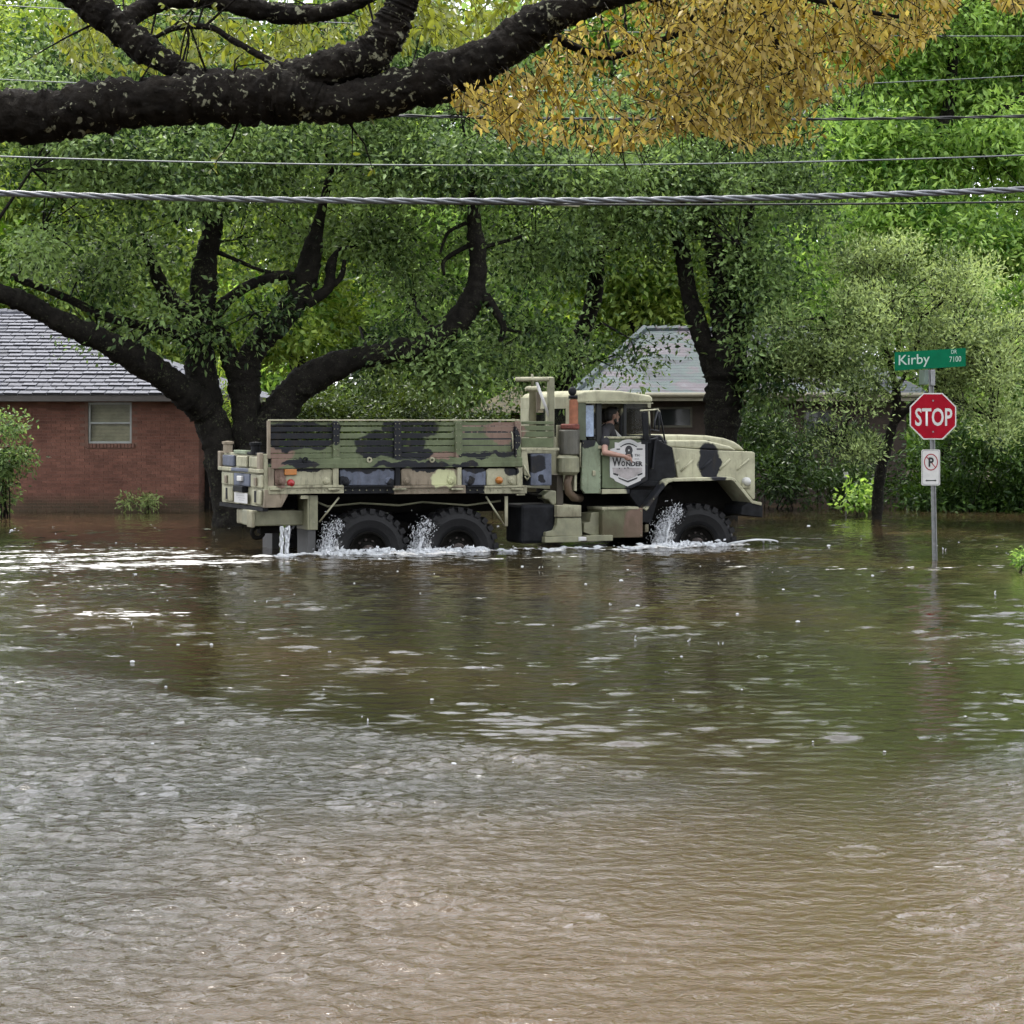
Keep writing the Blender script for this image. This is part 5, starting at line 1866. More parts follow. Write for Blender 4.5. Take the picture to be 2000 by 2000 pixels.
for a in (0.03, 0.94):
    tgbox('corner_post', a - 0.03, a + 0.035, -0.02, 0.36, 0.0, 0.06, M_tanp, 0.012)
tgbox('top_bar', 0.34, 0.62, -0.055, 0.02, -0.06, 0.03, M_quart, 0.01)
tgbox('top_bar', 0.64, 0.93, -0.03, 0.03, -0.06, 0.03, M_blackp, 0.02)
for a in (0.16, 0.80):
    MB().lathe([(0.0, 0.0), (0.075, 0.0), (0.075, 0.13), (0.095, 0.14), (0.095, 0.175), (0.0, 0.185)], n=12, axis='w', c=(ut + 0.0, BW * (1 - a), wtop - 0.01)).build('bumper_stop', M_blackp if a > .5 else M_tanp, tg, smooth=False)
# rear corner of the sill
ppoly('rear_sill', [A(545, 1180), A(680, 1186), A(752, 1222), A(690, 1338), A(535, 1344)], -0.02, 0.10, M_tanp, bevel=0.008)
MB().box(ut - 0.03, ut + 0.05, 0.0, BW, wbot - 0.06, wbot - 0.005).build('rear_sill', M_blackp, truck)
# lamp box, cross member, tow pintle, mud flaps
MB().box(ut + 0.02, ut + 0.12, BW * 0.50, BW * 0.50 + 0.42, wbot - 0.30, wbot - 0.07).build('lamp_box', M_creamp, truck, bevel=0.03, seg=3)
pbox('cross_member', A(440, 1368), A(890, 1500), 0.30, 0.95, M_guard, bevel=0.02)
pbox('bumperette', A(424, 1368), A(452, 1520), 0.26, 0.55, M_creamp, bevel=0.012)
u, w = tp(A(475, 1562), 0.6)
tor = MB()
N1, N2 = 14, 8
vs = []
for i in range(N1):
    a = 2 * math.pi * i / N1
    for j in range(N2):
        b = 2 * math.pi * j / N2
        rr = 0.085 + 0.035 * math.cos(b)
        vs.append((u + rr * math.cos(a), 0.6 + 0.035 * math.sin(b), w + rr * math.sin(a)))
tor.add(vs, [(i * N2 + j, ((i + 1) % N1) * N2 + j, ((i + 1) % N1) * N2 + (j + 1) % N2, i * N2 + (j + 1) % N2) for i in range(N1) for j in range(N2)])
tor.build('tow_pintle', M_under, truck, smooth=True)
pbox('tow_arm', A(500, 1500), A(700, 1570), 0.5, 0.7, M_under, bevel=0.01)
for vq in (0.06, BW - 0.5):
    u0, w1 = tp(A(905, 1232), 0.06)
    u1, w0 = tp(A(1016, 1540), 0.06)
    mf = MB().box(u0 + 0.03, u0 + 0.06, vq, vq + 0.55, w0, w1).box(u0 + 0.061, u1, vq, vq + 0.03, w0, w1).build('mudguard', M_guard, truck, bevel=0.006)
    MB().box(u0 + 0.04, u1 - 0.03, vq + 0.02, vq + 0.55, 0.55, w0 - 0.002).build('mud_flap', mat('grey_rubber_flap', (0.07, 0.07, 0.068), rough=0.6), mf)
ptube('brace', [(A(1205, 1250), 0.06), (A(1030, 1470), 0.06)], 0.014, M_creamp)
ptube('brace', [(B(870, 1240), 0.06), (B(1035, 1500), 0.06)], 0.014, M_creamp)
pbox('hanger', B(1042, 1240), B(1068, 1508), 0.04, 0.07, M_creamp, bevel=0.004)
pbox('bracket', A(862, 1232), A(930, 1262), 0.0, 0.05, M_creamp, bevel=0.004)
pbox('bracket', B(1150, 1205), B(1222, 1230), 0.0, 0.05, M_creamp, bevel=0.004)

# --- wheels
WR = 0.635


def wheel(u, v, steer=0.0, far=False):
    """tyre with lugs > rim, hub"""
    mb = MB()
    prof = [(0.30, 0.05), (0.36, 0.02), (0.47, 0.0), (0.565, 0.015), (0.60, 0.05), (0.605, 0.18), (0.60, 0.31), (0.565, 0.345), (0.47, 0.36), (0.36, 0.34), (0.30, 0.31)]
    mb.lathe(prof, n=40)
    nl = 26
    for i in range(nl):
        for (sd, ph) in ((0, 0.0), (1, 0.5)):
            a = 2 * math.pi * (i + ph) / nl
            ca, sa = math.cos(a), math.sin(a)
            m4 = Matrix(((ca, 0, -sa, 0), (0, 1, 0, 0), (sa, 0, ca, 0), (0, 0, 0, 1)))
            v0, v1 = ((-0.008, 0.19) if sd == 0 else (0.17, 0.368))
            mb.box(0.555, WR, v0, v1, -0.042, 0.042, m4)
    t = mb.build('wheel', M_rubber, truck)
    r_ = MB()
    r_.lathe([(0.305, 0.06), (0.295, 0.03), (0.275, 0.035), (0.265, 0.09), (0.20, 0.13), (0.15, 0.12), (0.13, 0.07), (0.0, 0.065)], n=24)
    rim = r_.build('rim', M_under, t, smooth=False)
    h = MB()
    h.lathe([(0.10, 0.07), (0.10, 0.0), (0.07, -0.03), (0.0, -0.035)], n=16)
    for i in range(10):
        a = 2 * math.pi * i / 10
        h.lathe([(0.0, 0.085), (0.016, 0.085), (0.016, 0.13)], n=6, c=(0.175 * math.cos(a), 0, 0.175 * math.sin(a)))
    h.build('hub', mat('muddy_hub', (0.05, 0.035, 0.028), var=0.5, scale=20) if not far else M_under, t)
    t.location = (u, v, WR)
    t.rotation_euler = (0, random.uniform(0, 1), steer)
    if far:
        t.rotation_euler = (0, 0, math.pi + steer)
        t.location = (u, v, WR)
    return t


UW = [0.0, tp((897, 0), 0.02)[0], tp((1368, 0), 0.02)[0]]
wheel(UW[0], 0.02)
wheel(UW[1], 0.02)
wheel(UW[2], 0.10, R(-9))
wheel(UW[0], BW - 0.02, far=True)
wheel(UW[1], BW - 0.02, far=True)
wheel(UW[2], BW - 0.08, R(-9), far=True)
for uq in UW:
    MB().tube([(uq, 0.3, WR), (uq, BW - 0.3, WR)], 0.09, n=10).build('axle', M_under, truck)
    MB().ball((uq, BW / 2, WR), (0.24, 0.2, 0.24), 12, 8).build('differential', M_under, truck, smooth=True)
wb0 = tp((560, 966))[1]
for vq in (0.78, BW - 0.78 - 0.09):
    MB().box(ut + 0.1, tp((1470, 0))[0], vq, vq + 0.09, wb0 - 0.32, wb0 - 0.06).build('frame_rail', M_under, truck)
    sp = MB()
    for i in range(5):
        sp.tube([(UW[0] - 0.1 + 0.1 * i, vq - 0.1, 0.82 + 0.03 * i), ((UW[0] + UW[1]) / 2, vq - 0.1, 0.92 + 0.03 * i), (UW[1] + 0.1 - 0.1 * i, vq - 0.1, 0.82 + 0.03 * i)], 0.022, n=4)
    sp.build('leaf_spring', M_under, truck)
MB().box(tp((620, 0))[0], tp((1010, 0))[0], 0.55, BW - 0.55, wb0 - 0.12, wb0 - 0.01).build('sub_frame', M_under, truck)
MB().box(tp((1130, 0))[0], tp((1420, 0))[0], 0.85, BW - 0.85, 0.75, 1.5).build('engine', M_under, truck)

# --- between bed and cab
for (y0, y1) in ((565, 592), (604, 648), (656, 706), (716, 800)):
    pbox('front_slat', B(1192, y0), B(1478, y1), 0.10, 0.13, M_olive)
pbox('stowage_shelf', B(1190, 806), B(1530, 826), 0.0, 0.5, M_creamp)
ppoly('stowage_bracket', [B(1190, 826), B(1240, 830), B(1262, 1060), B(1215, 1050), B(1185, 900)], 0.02, 0.06, M_creamp)
pbox('stowage_box', B(1272, 856), B(1462, 1142), 0.03, 0.55, M_chalk, bevel=0.015)
pbox('davit_post', B(1440, 172), B(1488, 812), 0.14, 0.24, M_guard, bevel=0.01)
ptube('davit_boom', [(B(1140, 188), 0.19), (B(1470, 186), 0.19)], 0.036, M_creamp, n=10)
ptube('davit_brace', [(B(1325, 215), 0.19), (B(1452, 560), 0.19)], 0.024, M_decal, n=8)
ptube('davit_hook', [(B(1285, 140), 0.19), (B(1290, 250), 0.19)], [0.02, 0.03], M_guard, n=8)
u, w = tp(B(1290, 540), 0.55)
u2, w2 = tp(B(1290, 262), 0.55)
ai = MB().lathe([(0.0, w - 0.3), (0.055, w - 0.3), (0.055, w2 - 0.06), (0.12, w2 - 0.05), (0.125, w2 - 0.01), (0.09, w2 + 0.02), (0.0, w2 + 0.03)], n=16, axis='w', c=(u, 0.55, 0)).build('air_intake', M_creamp, truck, smooth=True)
ppoly('air_intake_duct', [B(1335, 300), B(1372, 300), B(1360, 450), B(1330, 490)], 0.6, 0.8, M_tanp)

# exhaust stack
vx = 0.16


def cyl(name, pt0, pt1, m, wid, cap=0.02, parent=None):
    """upright cylinder centred between photo x of pt0 and pt1"""
    ua, wa = tp(pt0, vx)
    ub, wb = tp(pt1, vx)
    rr = (ub - ua) / 2
    c = ((ua + ub) / 2, vx, 0)
    return MB().lathe([(0, wb), (rr - cap, wb), (rr, wb + cap), (rr, wa - cap), (rr - cap, wa), (0, wa)], n=20, axis='w', c=c).build(name, m, parent or truck, smooth=False)


mf = cyl('muffler', B(1532, 640), B(1705, 868), M_muffler, 0)
cyl('muffler_guard', B(1508, 866), B(1702, 1046), M_guard, 0, cap=0.05, parent=mf)
cyl('exhaust_pipe', B(1620, 366), B(1696, 600), M_rustpipe, 0, parent=mf)
cyl('exhaust_flange', B(1545, 588), B(1705, 640), M_rustdark, 0, parent=mf)
u, w = tp(B(1655, 350), vx)
cp = MB().lathe([(0.045, w - 0.02), (0.075, w - 0.02), (0.075, w + 0.03), (0.045, w + 0.03)], n=14, axis='w', c=(u, vx, 0))
u2, w2 = tp(B(1652, 296), vx)
cp.ball((u2 - 0.01, vx, w2), (0.07, 0.05, 0.07), 10, 8)
cp.build('rain_cap', M_blackp, mf, smooth=True)
ptube('exhaust_elbow', [(B(1620, 1046), vx), (B(1600, 1120), vx), (B(1612, 1200), vx + 0.02), (B(1660, 1250), vx + 0.08), (B(1715, 1255), vx + 0.3)], [0.06, 0.06, 0.062, 0.065, 0.065], mat('heat_browned_pipe', (0.17, 0.115, 0.07), var=0.3), n=12)
pbox('exhaust_bracket', B(1512, 600), B(1546, 1040), 0.30, 0.36, M_creamp)
pbox('cab_support', B(1508, 1046), B(1565, 1330), 0.22, 0.5, mat('brown_support', (0.075, 0.06, 0.04)))
ppoly('air_tank_end', [B(1390, 1230), B(1450, 1185), B(1505, 1190), B(1505, 1310), B(1470, 1320), B(1430, 1270), B(1390, 1262)], 0.12, 0.4, M_guard, bevel=0.02)
# fuel tank, battery box, tool box
pbox('fuel_tank', B(1185, 1312), B(1500, 1660), 0.10, 0.75, M_blackp, bevel=0.05)
bb = ppoly('battery_box', [B(1512, 1432), B(1728, 1432), B(1738, 1600), B(1402, 1600), B(1405, 1562), B(1480, 1545), B(1505, 1500)], 0.02, 0.6, M_guard, bevel=0.012)
pbox('battery_lid', B(1508, 1322), B(1728, 1424), 0.0, 0.6, M_creamp, bb, bevel=0.012)
pbox('step', B(1400, 1604), B(1720, 1650), -0.02, 0.4, M_guard, bevel=0.01)
pbox('step', B(1705, 1605), B(1775, 1640), -0.04, 0.1, M_decal, bevel=0.01)
pbox('tool_box', C_(442, 1350), C_(808, 1608), 0.03, 0.6, camo('olive_and_brown_paint', (0.20, 0.215, 0.125), [], [(1245, 1030, 28, 40)]), bevel=0.012)
pbox('tool_box_lid', C_(440, 1338), C_(770, 1356), 0.015, 0.6, M_creamp, bevel=0.006)
ppoly('step_bracket', [C_(345, 1390), C_(440, 1380), C_(440, 1590), C_(350, 1590), C_(275, 1560), C_(280, 1480), C_(330, 1470)], 0.15, 0.55, M_guard, bevel=0.01)
pbox('step', C_(300, 1592), C_(540, 1640), 0.0, 0.4, M_guard, bevel=0.01)
pbox('bracket', C_(828, 1490), C_(860, 1560), 0.1, 0.2, M_creamp)

# --- cab
VC = 0.12
VF = BW - 0.12
roofp = [C_(205, 345), C_(225, 312), C_(300, 292), C_(420, 284), C_(600, 292), C_(780, 318), C_(868, 332), C_(893, 350), C_(895, 392), C_(600, 396), C_(205, 402)]
ppoly('cab_roof', roofp, VC - 0.02, VF + 0.02, M_cream, bevel=0.055, seg=4, vp=VC, smooth=False)
pbox('rain_gutter', C_(290, 397), C_(890, 406), VC - 0.045, VC - 0.001, M_cream, bevel=0.003, vp=VC)
pbox('rear_pillar', C_(215, 400), C_(298, 735), VC, VC + 0.10, camo('grey_green_paint', (0.13, 0.15, 0.10)), vp=VC)
# rear wall of the cab with its window
ur = tp(C_(215, 0), VC)[0]
w_top = tp(C_(215, 400), VC)[1]
w_sill = tp(C_(215, 720), VC)[1]
w_bot = tp(C_(215, 1190), VC)[1]
rw = MB()
wh = w_top - w_sill
rw.box(ur - 0.04, ur, VC, VF, w_bot, w_sill + 0.02)
rw.box(ur - 0.04, ur, VC, VF, w_top - wh * 0.16, w_top + 0.10)
rw.box(ur - 0.04, ur, VC + 0.101, VC + 0.35, w_sill + 0.02, w_top - wh * 0.16)
rw.box(ur - 0.04, ur, VF - 0.35, VF, w_sill + 0.02, w_top - wh * 0.16)
rw.box(ur - 0.04, ur, 1.15, 1.27, w_sill + 0.02, w_top - wh * 0.16)
rwo = rw.build('rear_wall', M_cream, truck, bevel=0.005)
MB().box(ur - 0.025, ur - 0.018, VC + 0.36, VF - 0.36, w_sill + 0.02, w_top - wh * 0.16).build('pane', M_glass, rwo)
# quarter panel and pillars
qp = ppoly('quarter_panel', [C_(262, 735), C_(380, 735), C_(430, 800), C_(430, 1215), C_(288, 1215), C_(258, 1172)], VC, VC + 0.07, M_quart, bevel=0.012)
u0, w0_ = tp(C_(362, 1025), VC)
MB().box(u0 - 0.02, u0 + 0.03, VC - 0.03, VC - 0.001, w0_ - 0.05, w0_ + 0.03).build('handle', M_creamp, qp, bevel=0.006)
pbox('quarter_pane', C_(300, 420), C_(372, 702), VC + 0.03, VC + 0.04, mat('sky_reflection_blue', (0.36, 0.46, 0.62), rough=0.25, var=0.35, scale=9), bevel=0.0, vp=VC)  # pale blue colour stands in for sky reflected in the pane
pbox('middle_pillar', C_(396, 402), C_(440, 800), VC + 0.01, VC + 0.07, M_seat, vp=VC)
pbox('hinge', C_(402, 782), C_(448, 812), VC - 0.03, VC + 0.005, M_creamp, vp=VC)
pbox('hinge', C_(430, 845), C_(470, 872), VC - 0.03, VC + 0.005, M_creamp, vp=VC)
# door
dpoly = [C_(442, 722), C_(442, 1168), C_(705, 1168), C_(852, 1095), C_(852, 722)]
door = ppoly('door', dpoly, VC - 0.01, VC + 0.05, M_doorg, bevel=0.012, vp=VC)
pbox('window_sill', C_(452, 702), C_(862, 720), VC - 0.035, VC + 0.06, M_cream, door, vp=VC)
pbox('window_bar', C_(640, 402), C_(662, 700), VC + 0.0, VC + 0.04, M_seat, door, bevel=0.003, vp=VC)
pbox('pane', C_(664, 412), C_(858, 700), VC + 0.016, VC + 0.022, M_glass, door, bevel=0.0, vp=VC)
pbox('sill_step', C_(440, 1176), C_(688, 1215), VC - 0.005, VC + 0.3, M_cream, vp=VC)
ppoly('windscreen_pillar', [C_(868, 394), C_(894, 394), C_(900, 735), C_(862, 735)], VC - 0.005, VC + 0.06, M_cream, bevel=0.006, vp=VC)
# windscreen frame across the cab
uws = tp(C_(880, 0), VC)[0]
wsb = tp(C_(880, 735), VC)[1]
wst = tp(C_(880, 398), VC)[1]
ws = MB()
ws.box(uws - 0.03, uws + 0.03, VC + 0.062, VF - 0.05, wst - 0.08, wst)
ws.box(uws - 0.03, uws + 0.03, VC + 0.062, VF - 0.05, wsb - 0.05, wsb + 0.04)
ws.box(uws - 0.03, uws + 0.03, BW / 2 - 0.03, BW / 2 + 0.03, wsb + 0.04, wst - 0.08)
ws.box(uws - 0.03, uws + 0.03, VF - 0.05, VF, wsb - 0.05, wst)
wso = ws.build('windscreen', M_cream, truck, bevel=0.005)
MB().box(uws - 0.004, uws + 0.004, VC + 0.07, VF - 0.06, wsb + 0.04, wst - 0.08).build('pane', M_glass, wso)
# far side of the cab: door skin and posts
fd = MB()
ufa, ufb = tp(C_(215, 0), VC)[0], uws
fd.box(ufa, ufb, VF - 0.05, VF, w_bot, w_sill)
fd.box(ufa, ufa + 0.12, VF - 0.05, VF, w_sill, w_top)
um = tp(C_(420, 0), VC)[0]
fd.box(um, um + 0.07, VF - 0.05, VF, w_sill, w_top)
fd.build('far_door', M_doorg, truck)
MB().box(ufa + 0.05, ufb + 0.4, VC + 0.08, VF - 0.06, w_bot + 0.0, w_bot + 0.06).build('cab_floor', M_under, truck)
for vq in (0.30, 1.35):
    s = MB()
    s.box(ufa + 0.12, ufa + 0.62, vq, vq + 0.72, w_bot + 0.28, w_bot + 0.42)
    s.box(ufa + 0.06, ufa + 0.17, vq, vq + 0.72, w_bot + 0.42, w_sill + 0.18)
    s.build('seat', M_seat, truck, bevel=0.04, seg=3)
MB().box(uws - 0.35, uws - 0.05, VC + 0.08, VF - 0.06, w_sill - 0.35, w_sill - 0.02).build('dashboard', M_seat, truck, bevel=0.03)
sw = MB()
vs = []
for i in range(18):
    a = 2 * math.pi * i / 18
    for j in range(6):
        b = 2 * math.pi * j / 6
        rr = 0.24 + 0.016 * math.cos(b)
        p = Vector((0.016 * math.sin(b), rr * math.cos(a), rr * math.sin(a)))
        p = Matrix.Rotation(R(-35), 3, 'Y') @ p
        vs.append((uws - 0.50 + p.x, 1.70 + p.y, w_sill + 0.02 + p.z))
sw.add(vs, [(i * 6 + j, ((i + 1) % 18) * 6 + j, ((i + 1) % 18) * 6 + (j + 1) % 6, i * 6 + (j + 1) % 6) for i in range(18) for j in range(6)])
sw.tube([(uws - 0.50, 1.70, w_sill + 0.02), (uws - 0.2, 1.70, w_sill - 0.2)], 0.02, n=6)
sw.build('steering_wheel', M_seat, truck, smooth=True)
# cowl
ppoly('cowl', [C_(852, 722), C_(920, 716), C_(1075, 800), C_(1112, 1060), C_(1000, 1110), C_(852, 1110)], 0.22, BW - 0.22, M_blackp, bevel=0.015)
ppoly('cowl_edge', [C_(918, 720), C_(936, 718), C_(904, 990), C_(888, 990)], 0.16, 0.25, M_cream, bevel=0.004)
ppoly('cowl_lower', [C_(700, 1172), C_(852, 1098), C_(1000, 1112), C_(832, 1340), C_(770, 1340), C_(690, 1230)], 0.2, 0.6, M_blackp, bevel=0.01)
# bonnet
vh = 0.34
bonnet = ppoly('bonnet', [C_(1072, 802), C_(1125, 1085), C_(1640, 1085), C_(1800, 1270), C_(1816, 1262), C_(1816, 850), C_(1790, 838), C_(1380, 822), C_(1080, 800)], vh, BW - vh, M_cream, bevel=0.02, seg=3)
btop = [C_(930, 690), C_(1180, 684), C_(1400, 692), C_(1560, 716), C_(1650, 748), C_(1700, 780), C_(1752, 830), C_(1380, 815), C_(1085, 798), C_(950, 790)]
ppoly('bonnet_top', btop, vh + 0.16, BW - vh - 0.16, M_cream, bonnet, bevel=0.05, seg=3, vp=vh + 0.1)
ppoly('bonnet_shoulder', [C_(960, 735), C_(1380, 735), C_(1600, 790), C_(1660, 828), C_(1380, 818), C_(1085, 800), C_(960, 790)], vh + 0.02, vh + 0.17, M_cream, bonnet, bevel=0.04, seg=3, vp=vh)
for (a, b) in ((C_(1150, 1012), C_(1255, 912)), (C_(1322, 1008), C_(1425, 908)), (C_(1490, 1005), C_(1590, 905)), (C_(1650, 1002), C_(1760, 905)), (C_(1095, 945), C_(1130, 915))):
    ptube('pressed_rib', [(a, vh - 0.004), (b, vh - 0.004)], 0.018, M_cream, bonnet, n=6)
u0, w1 = tp(C_(1690, 1066), vh)
u1, w0_ = tp(C_(1770, 1145), vh)
lamp = MB().lathe([(0.0, vh - 0.10), (0.045, vh - 0.095), (0.07, vh - 0.06), (0.07, vh + 0.01)], n=16, c=((u0 + u1) / 2, 0, (w0_ + w1) / 2))
lamp.build('marker_lamp', M_lens, bonnet, smooth=True)
MB().box(u0, u1, vh - 0.05, vh - 0.002, w0_ - 0.03, w0_ + 0.05).build('lamp_bracket', M_cream, bonnet, bevel=0.006)
# grille and headlamps at the nose (face forward)
ug = tp(C_(1816, 0), vh)[0]
wg0, wg1 = tp(C_(1816, 1250), vh)[1], tp(C_(1816, 870), vh)[1]
g = MB()
for i in range(9):
    vq = vh + 0.25 + i * (BW - 2 * vh - 0.5) / 9
    g.box(ug + 0.004, ug + 0.03, vq, vq + 0.08, wg0 + 0.05, wg1 - 0.05)
g.build('grille', M_blackp, truck)
for vq in (0.28, BW - 0.28):
    MB().lathe([(0.0, 0.0), (0.09, 0.005), (0.09, 0.05)], n=14, axis='w', c=(0, 0, 0)).build('headlamp', M_lens, truck)
    hl = truck.children[-1]
    hl.rotation_euler = (0, R(-90), 0)
    hl.location = (ug + 0.06, vq, wg0 + 0.12)
# wings
fpath = [C_(822, 1352), C_(905, 1240), C_(1005, 1112), C_(1040, 1088), C_(1080, 1078), C_(1350, 1072), C_(1600, 1066), C_(1640, 1080), C_(1690, 1140), C_(1800, 1278), C_(1880, 1296)]
for far in (0, 1):
    va, vb = (0.0, 0.62) if not far else (BW - 0.62, BW)
    t = 0.05
    q = [tp(p, 0.0) for p in fpath]
    lo = []
    for i, (uu, ww) in enumerate(q):
        p0, p1 = q[max(i - 1, 0)], q[min(i + 1, len(q) - 1)]
        tx, tz = p1[0] - p0[0], p1[1] - p0[1]
        ll = math.hypot(tx, tz)
        lo.append((uu + tz / ll * t, ww - tx / ll * t))
    mb = MB()
    n = len(q)
    vs = []
    for (uu, ww) in q: vs += [(uu, va, ww), (uu, vb, ww)]
    for (uu, ww) in lo: vs += [(uu, va, ww), (uu, vb, ww)]
    fs = []
    for i in range(n - 1):
        a = 2 * i
        c = 2 * n + 2 * i
        fs += [(a, a + 2, a + 3, a + 1), (c, c + 1, c + 3, c + 2), (a, c, c + 2, a + 2), (a + 1, a + 3, c + 3, c + 1)]
    fs += [(0, 1, 2 * n + 1, 2 * n), (2 * n - 2, 4 * n - 2, 4 * n - 1, 2 * n - 1)]
    mb.add(vs, fs)
    wing = mb.build('wing', M_cream, truck, bevel=0.008)
    inner = [tp(C_(900, 1300), 0.6), tp(C_(1060, 1120), 0.6), tp(C_(1600, 1110), 0.6), tp(C_(1780, 1290), 0.6), tp(C_(1690, 1400), 0.6), tp(C_(1040, 1500), 0.6), tp(C_(830, 1480), 0.6)]
    MB().prism(inner, (va if far else vb) - 0.01, (va if far else vb) + 0.03).build('wheel_arch', M_under, wing)
ppoly('wing_skirt', [C_(772, 1345), C_(822, 1352), C_(900, 1256), C_(960, 1200), C_(900, 1420), C_(880, 1480), C_(800, 1470), C_(772, 1420)], 0.04, 0.4, M_blackp, bevel=0.01)
ppoly('bumper', [C_(1700, 1330), C_(1790, 1284), C_(1885, 1302), C_(1885, 1432), C_(1690, 1402)], 0.02, BW - 0.02, M_blackp, bevel=0.012)
# mirror on its frame
vm = -0.16
mr_ = ppoly('mirror', [C_(796, 486), C_(850, 478), C_(860, 738), C_(815, 735)], vm - 0.02, vm + 0.02, M_blackp, bevel=0.008, vp=vm)
arms = [[(C_(785, 470), vm), (C_(860, 465), vm), (C_(945, 458), VC)], [(C_(862, 470), vm + 0.02), (C_(872, 700), vm + 0.02)], [(C_(945, 458), VC), (C_(915, 560), vm + 0.08), (C_(912, 640), vm + 0.06)],
        [(C_(945, 460), VC), (C_(955, 560), VC), (C_(950, 660), VC)], [(C_(955, 470), VC), (C_(985, 620), 0.2), (C_(1005, 735), 0.3)], [(C_(866, 640), vm + 0.02), (C_(950, 650), VC)], [(C_(866, 730), vm + 0.02), (C_(935, 715), VC)]]
for a in arms:
    ptube('mirror_arm', a, 0.014, M_cream, mr_, n=6)
ptube('bonnet_stay', [(C_(950, 700), 0.3), (C_(990, 745), 0.34), (C_(1015, 800), 0.34)], 0.01, M_blackp)

# --- bolts, ropes and hoses
bt = MB()


def bolts(pts, v, r=0.011):
    for p in pts:
        u, w = tp(p, v)
        bt.lathe([(0.0, v - 0.012), (r * 0.8, v - 0.011), (r, v - 0.004), (r, v + 0.002)], n=6, c=(u, 0, w))


for x in np.arange(540, 1012, 13.5):
    bolts([(x, 957.5)], -0.031, 0.010)
for (x0, x1) in ((A(1150, 0)[0], A(1208, 0)[0]), (A(1700, 0)[0], A(1762, 0)[0]), (B(592, 0)[0], B(655, 0)[0]), (B(1128, 0)[0], B(1180, 0)[0])):
    for (y0, y1) in slat_rows:
        yy = 700 + (y0 + y1) / 2 * KZ
        bolts([(x0 + 3, yy), (x1 - 3, yy)], -0.023, 0.009)
for x in np.linspace(C_(460, 0)[0], C_(845, 0)[0], 9):
    bolts([(x, C_(0, 712)[1])], VC - 0.036, 0.008)
for x in np.linspace(C_(320, 0)[0], C_(880, 0)[0], 12):
    bolts([(x, C_(0, 385)[1])], VC - 0.021, 0.008)
for y in np.linspace(760, 1190, 9):
    bolts([C_(272, y), C_(418, min(1200, y + 40))], VC - 0.001, 0.008)
for p in fpath[1:9]:
    bolts([(p[0], p[1] + 5)], -0.002, 0.009)
bolts([C_(460, 1370), C_(790, 1370), C_(460, 1590), C_(790, 1590)], 0.028, 0.012)
tag(bt.build('bolts', M_guard, truck), kind='stuff')
ptube('air_hose', [(B(1210, 960), 0.0), (B(1235, 1010), -0.03), (B(1262, 1060), 0.0), (B(1240, 1090), 0.03), (B(1218, 1060), 0.02)], 0.016, M_creamp, n=6)
ptube('air_hose', [(B(1180, 1150), 0.3), (B(1260, 1220), 0.25), (B(1400, 1240), 0.2), (B(1500, 1200), 0.3)], 0.018, M_under, n=6)
ptube('air_hose', [(A(900, 1240), 0.3), (A(1100, 1330), 0.3), (A(1400, 1300), 0.35), (A(1750, 1320), 0.3), (B(300, 1290), 0.32), (B(700, 1320), 0.3), (B(1000, 1280), 0.3)], 0.016, M_guard, n=6)
ptube('grab_handle', [(C_(248, 760), VC), (C_(244, 800), VC - 0.05), (C_(244, 940), VC - 0.05), (C_(248, 980), VC)], 0.012, M_creamp, n=6)
ptube('grab_handle', [(B(1100, 660), 0.0), (B(1108, 690), -0.05), (B(1112, 800), -0.05), (B(1104, 830), 0.0)], 0.011, M_creamp, n=6)
# --- decal on the door
KD = 110.0 / 1771.0


def Dp(x, y): return (1170 + x * KD, 840 + y * KD)


vd = VC - 0.016


def decal(name, pts, lift, m, parent):
    mb = MB()
    q = [tp(p, VC) for p in pts]
    ar = sum(q[i][0] * q[(i + 1) % len(q)][1] - q[(i + 1) % len(q)][0] * q[i][1] for i in range(len(q)))
    if ar < 0:
        q = q[::-1]
    mb.add([(u, vd - lift, w) for u, w in q], [tuple(range(len(q)))])
    return mb.build(name, m, parent)


arc = [Dp(600 + 600 * i / 10.0, 400 - 120 * math.sin(math.pi * i / 10.0)) for i in range(11)]
shield = [Dp(325, 800), Dp(330, 600), Dp(480, 560), Dp(480, 380)] + arc + [Dp(1305, 370), Dp(1310, 440), Dp(1430, 450), Dp(1430, 1460), Dp(1310, 1530), Dp(1290, 1590), Dp(880, 1770), Dp(490, 1600), Dp(450, 1530), Dp(330, 1480)]
q = [tp(p, VC) for p in shield]
sh = MB().prism(q, vd - 0.004, vd).build('shield_decal', M_decal, door)
vd -= 0.004
decal('decal_print', [Dp(400, 1180), Dp(1340, 1180), Dp(1340, 1320), Dp(1170, 1400), Dp(1160, 1450), Dp(880, 1570), Dp(610, 1450), Dp(590, 1400), Dp(420, 1320)], 0.002, M_decalgrey, door)
band = [Dp(560 + 680 * i / 10.0, 470 - 130 * math.sin(math.pi * i / 10.0)) for i in range(11)] + [Dp(1180 - 560 * i / 10.0, 500 - 90 * math.sin(math.pi * (1 - i / 10.0))) for i in range(11)]
decal('decal_print', band, 0.002, M_decalpale, door)
M_ink = mat('decal_black', (0.015, 0.015, 0.016), rough=0.5)
arcb = [Dp(640 + 540 * i / 10.0, 520 - 115 * math.sin(math.pi * i / 10.0)) for i in range(11)] + [Dp(1160 - 500 * i / 10.0, 540 - 90 * math.sin(math.pi * (1 - i / 10.0))) for i in range(11)]
decal('decal_print', arcb, 0.003, M_ink, door)
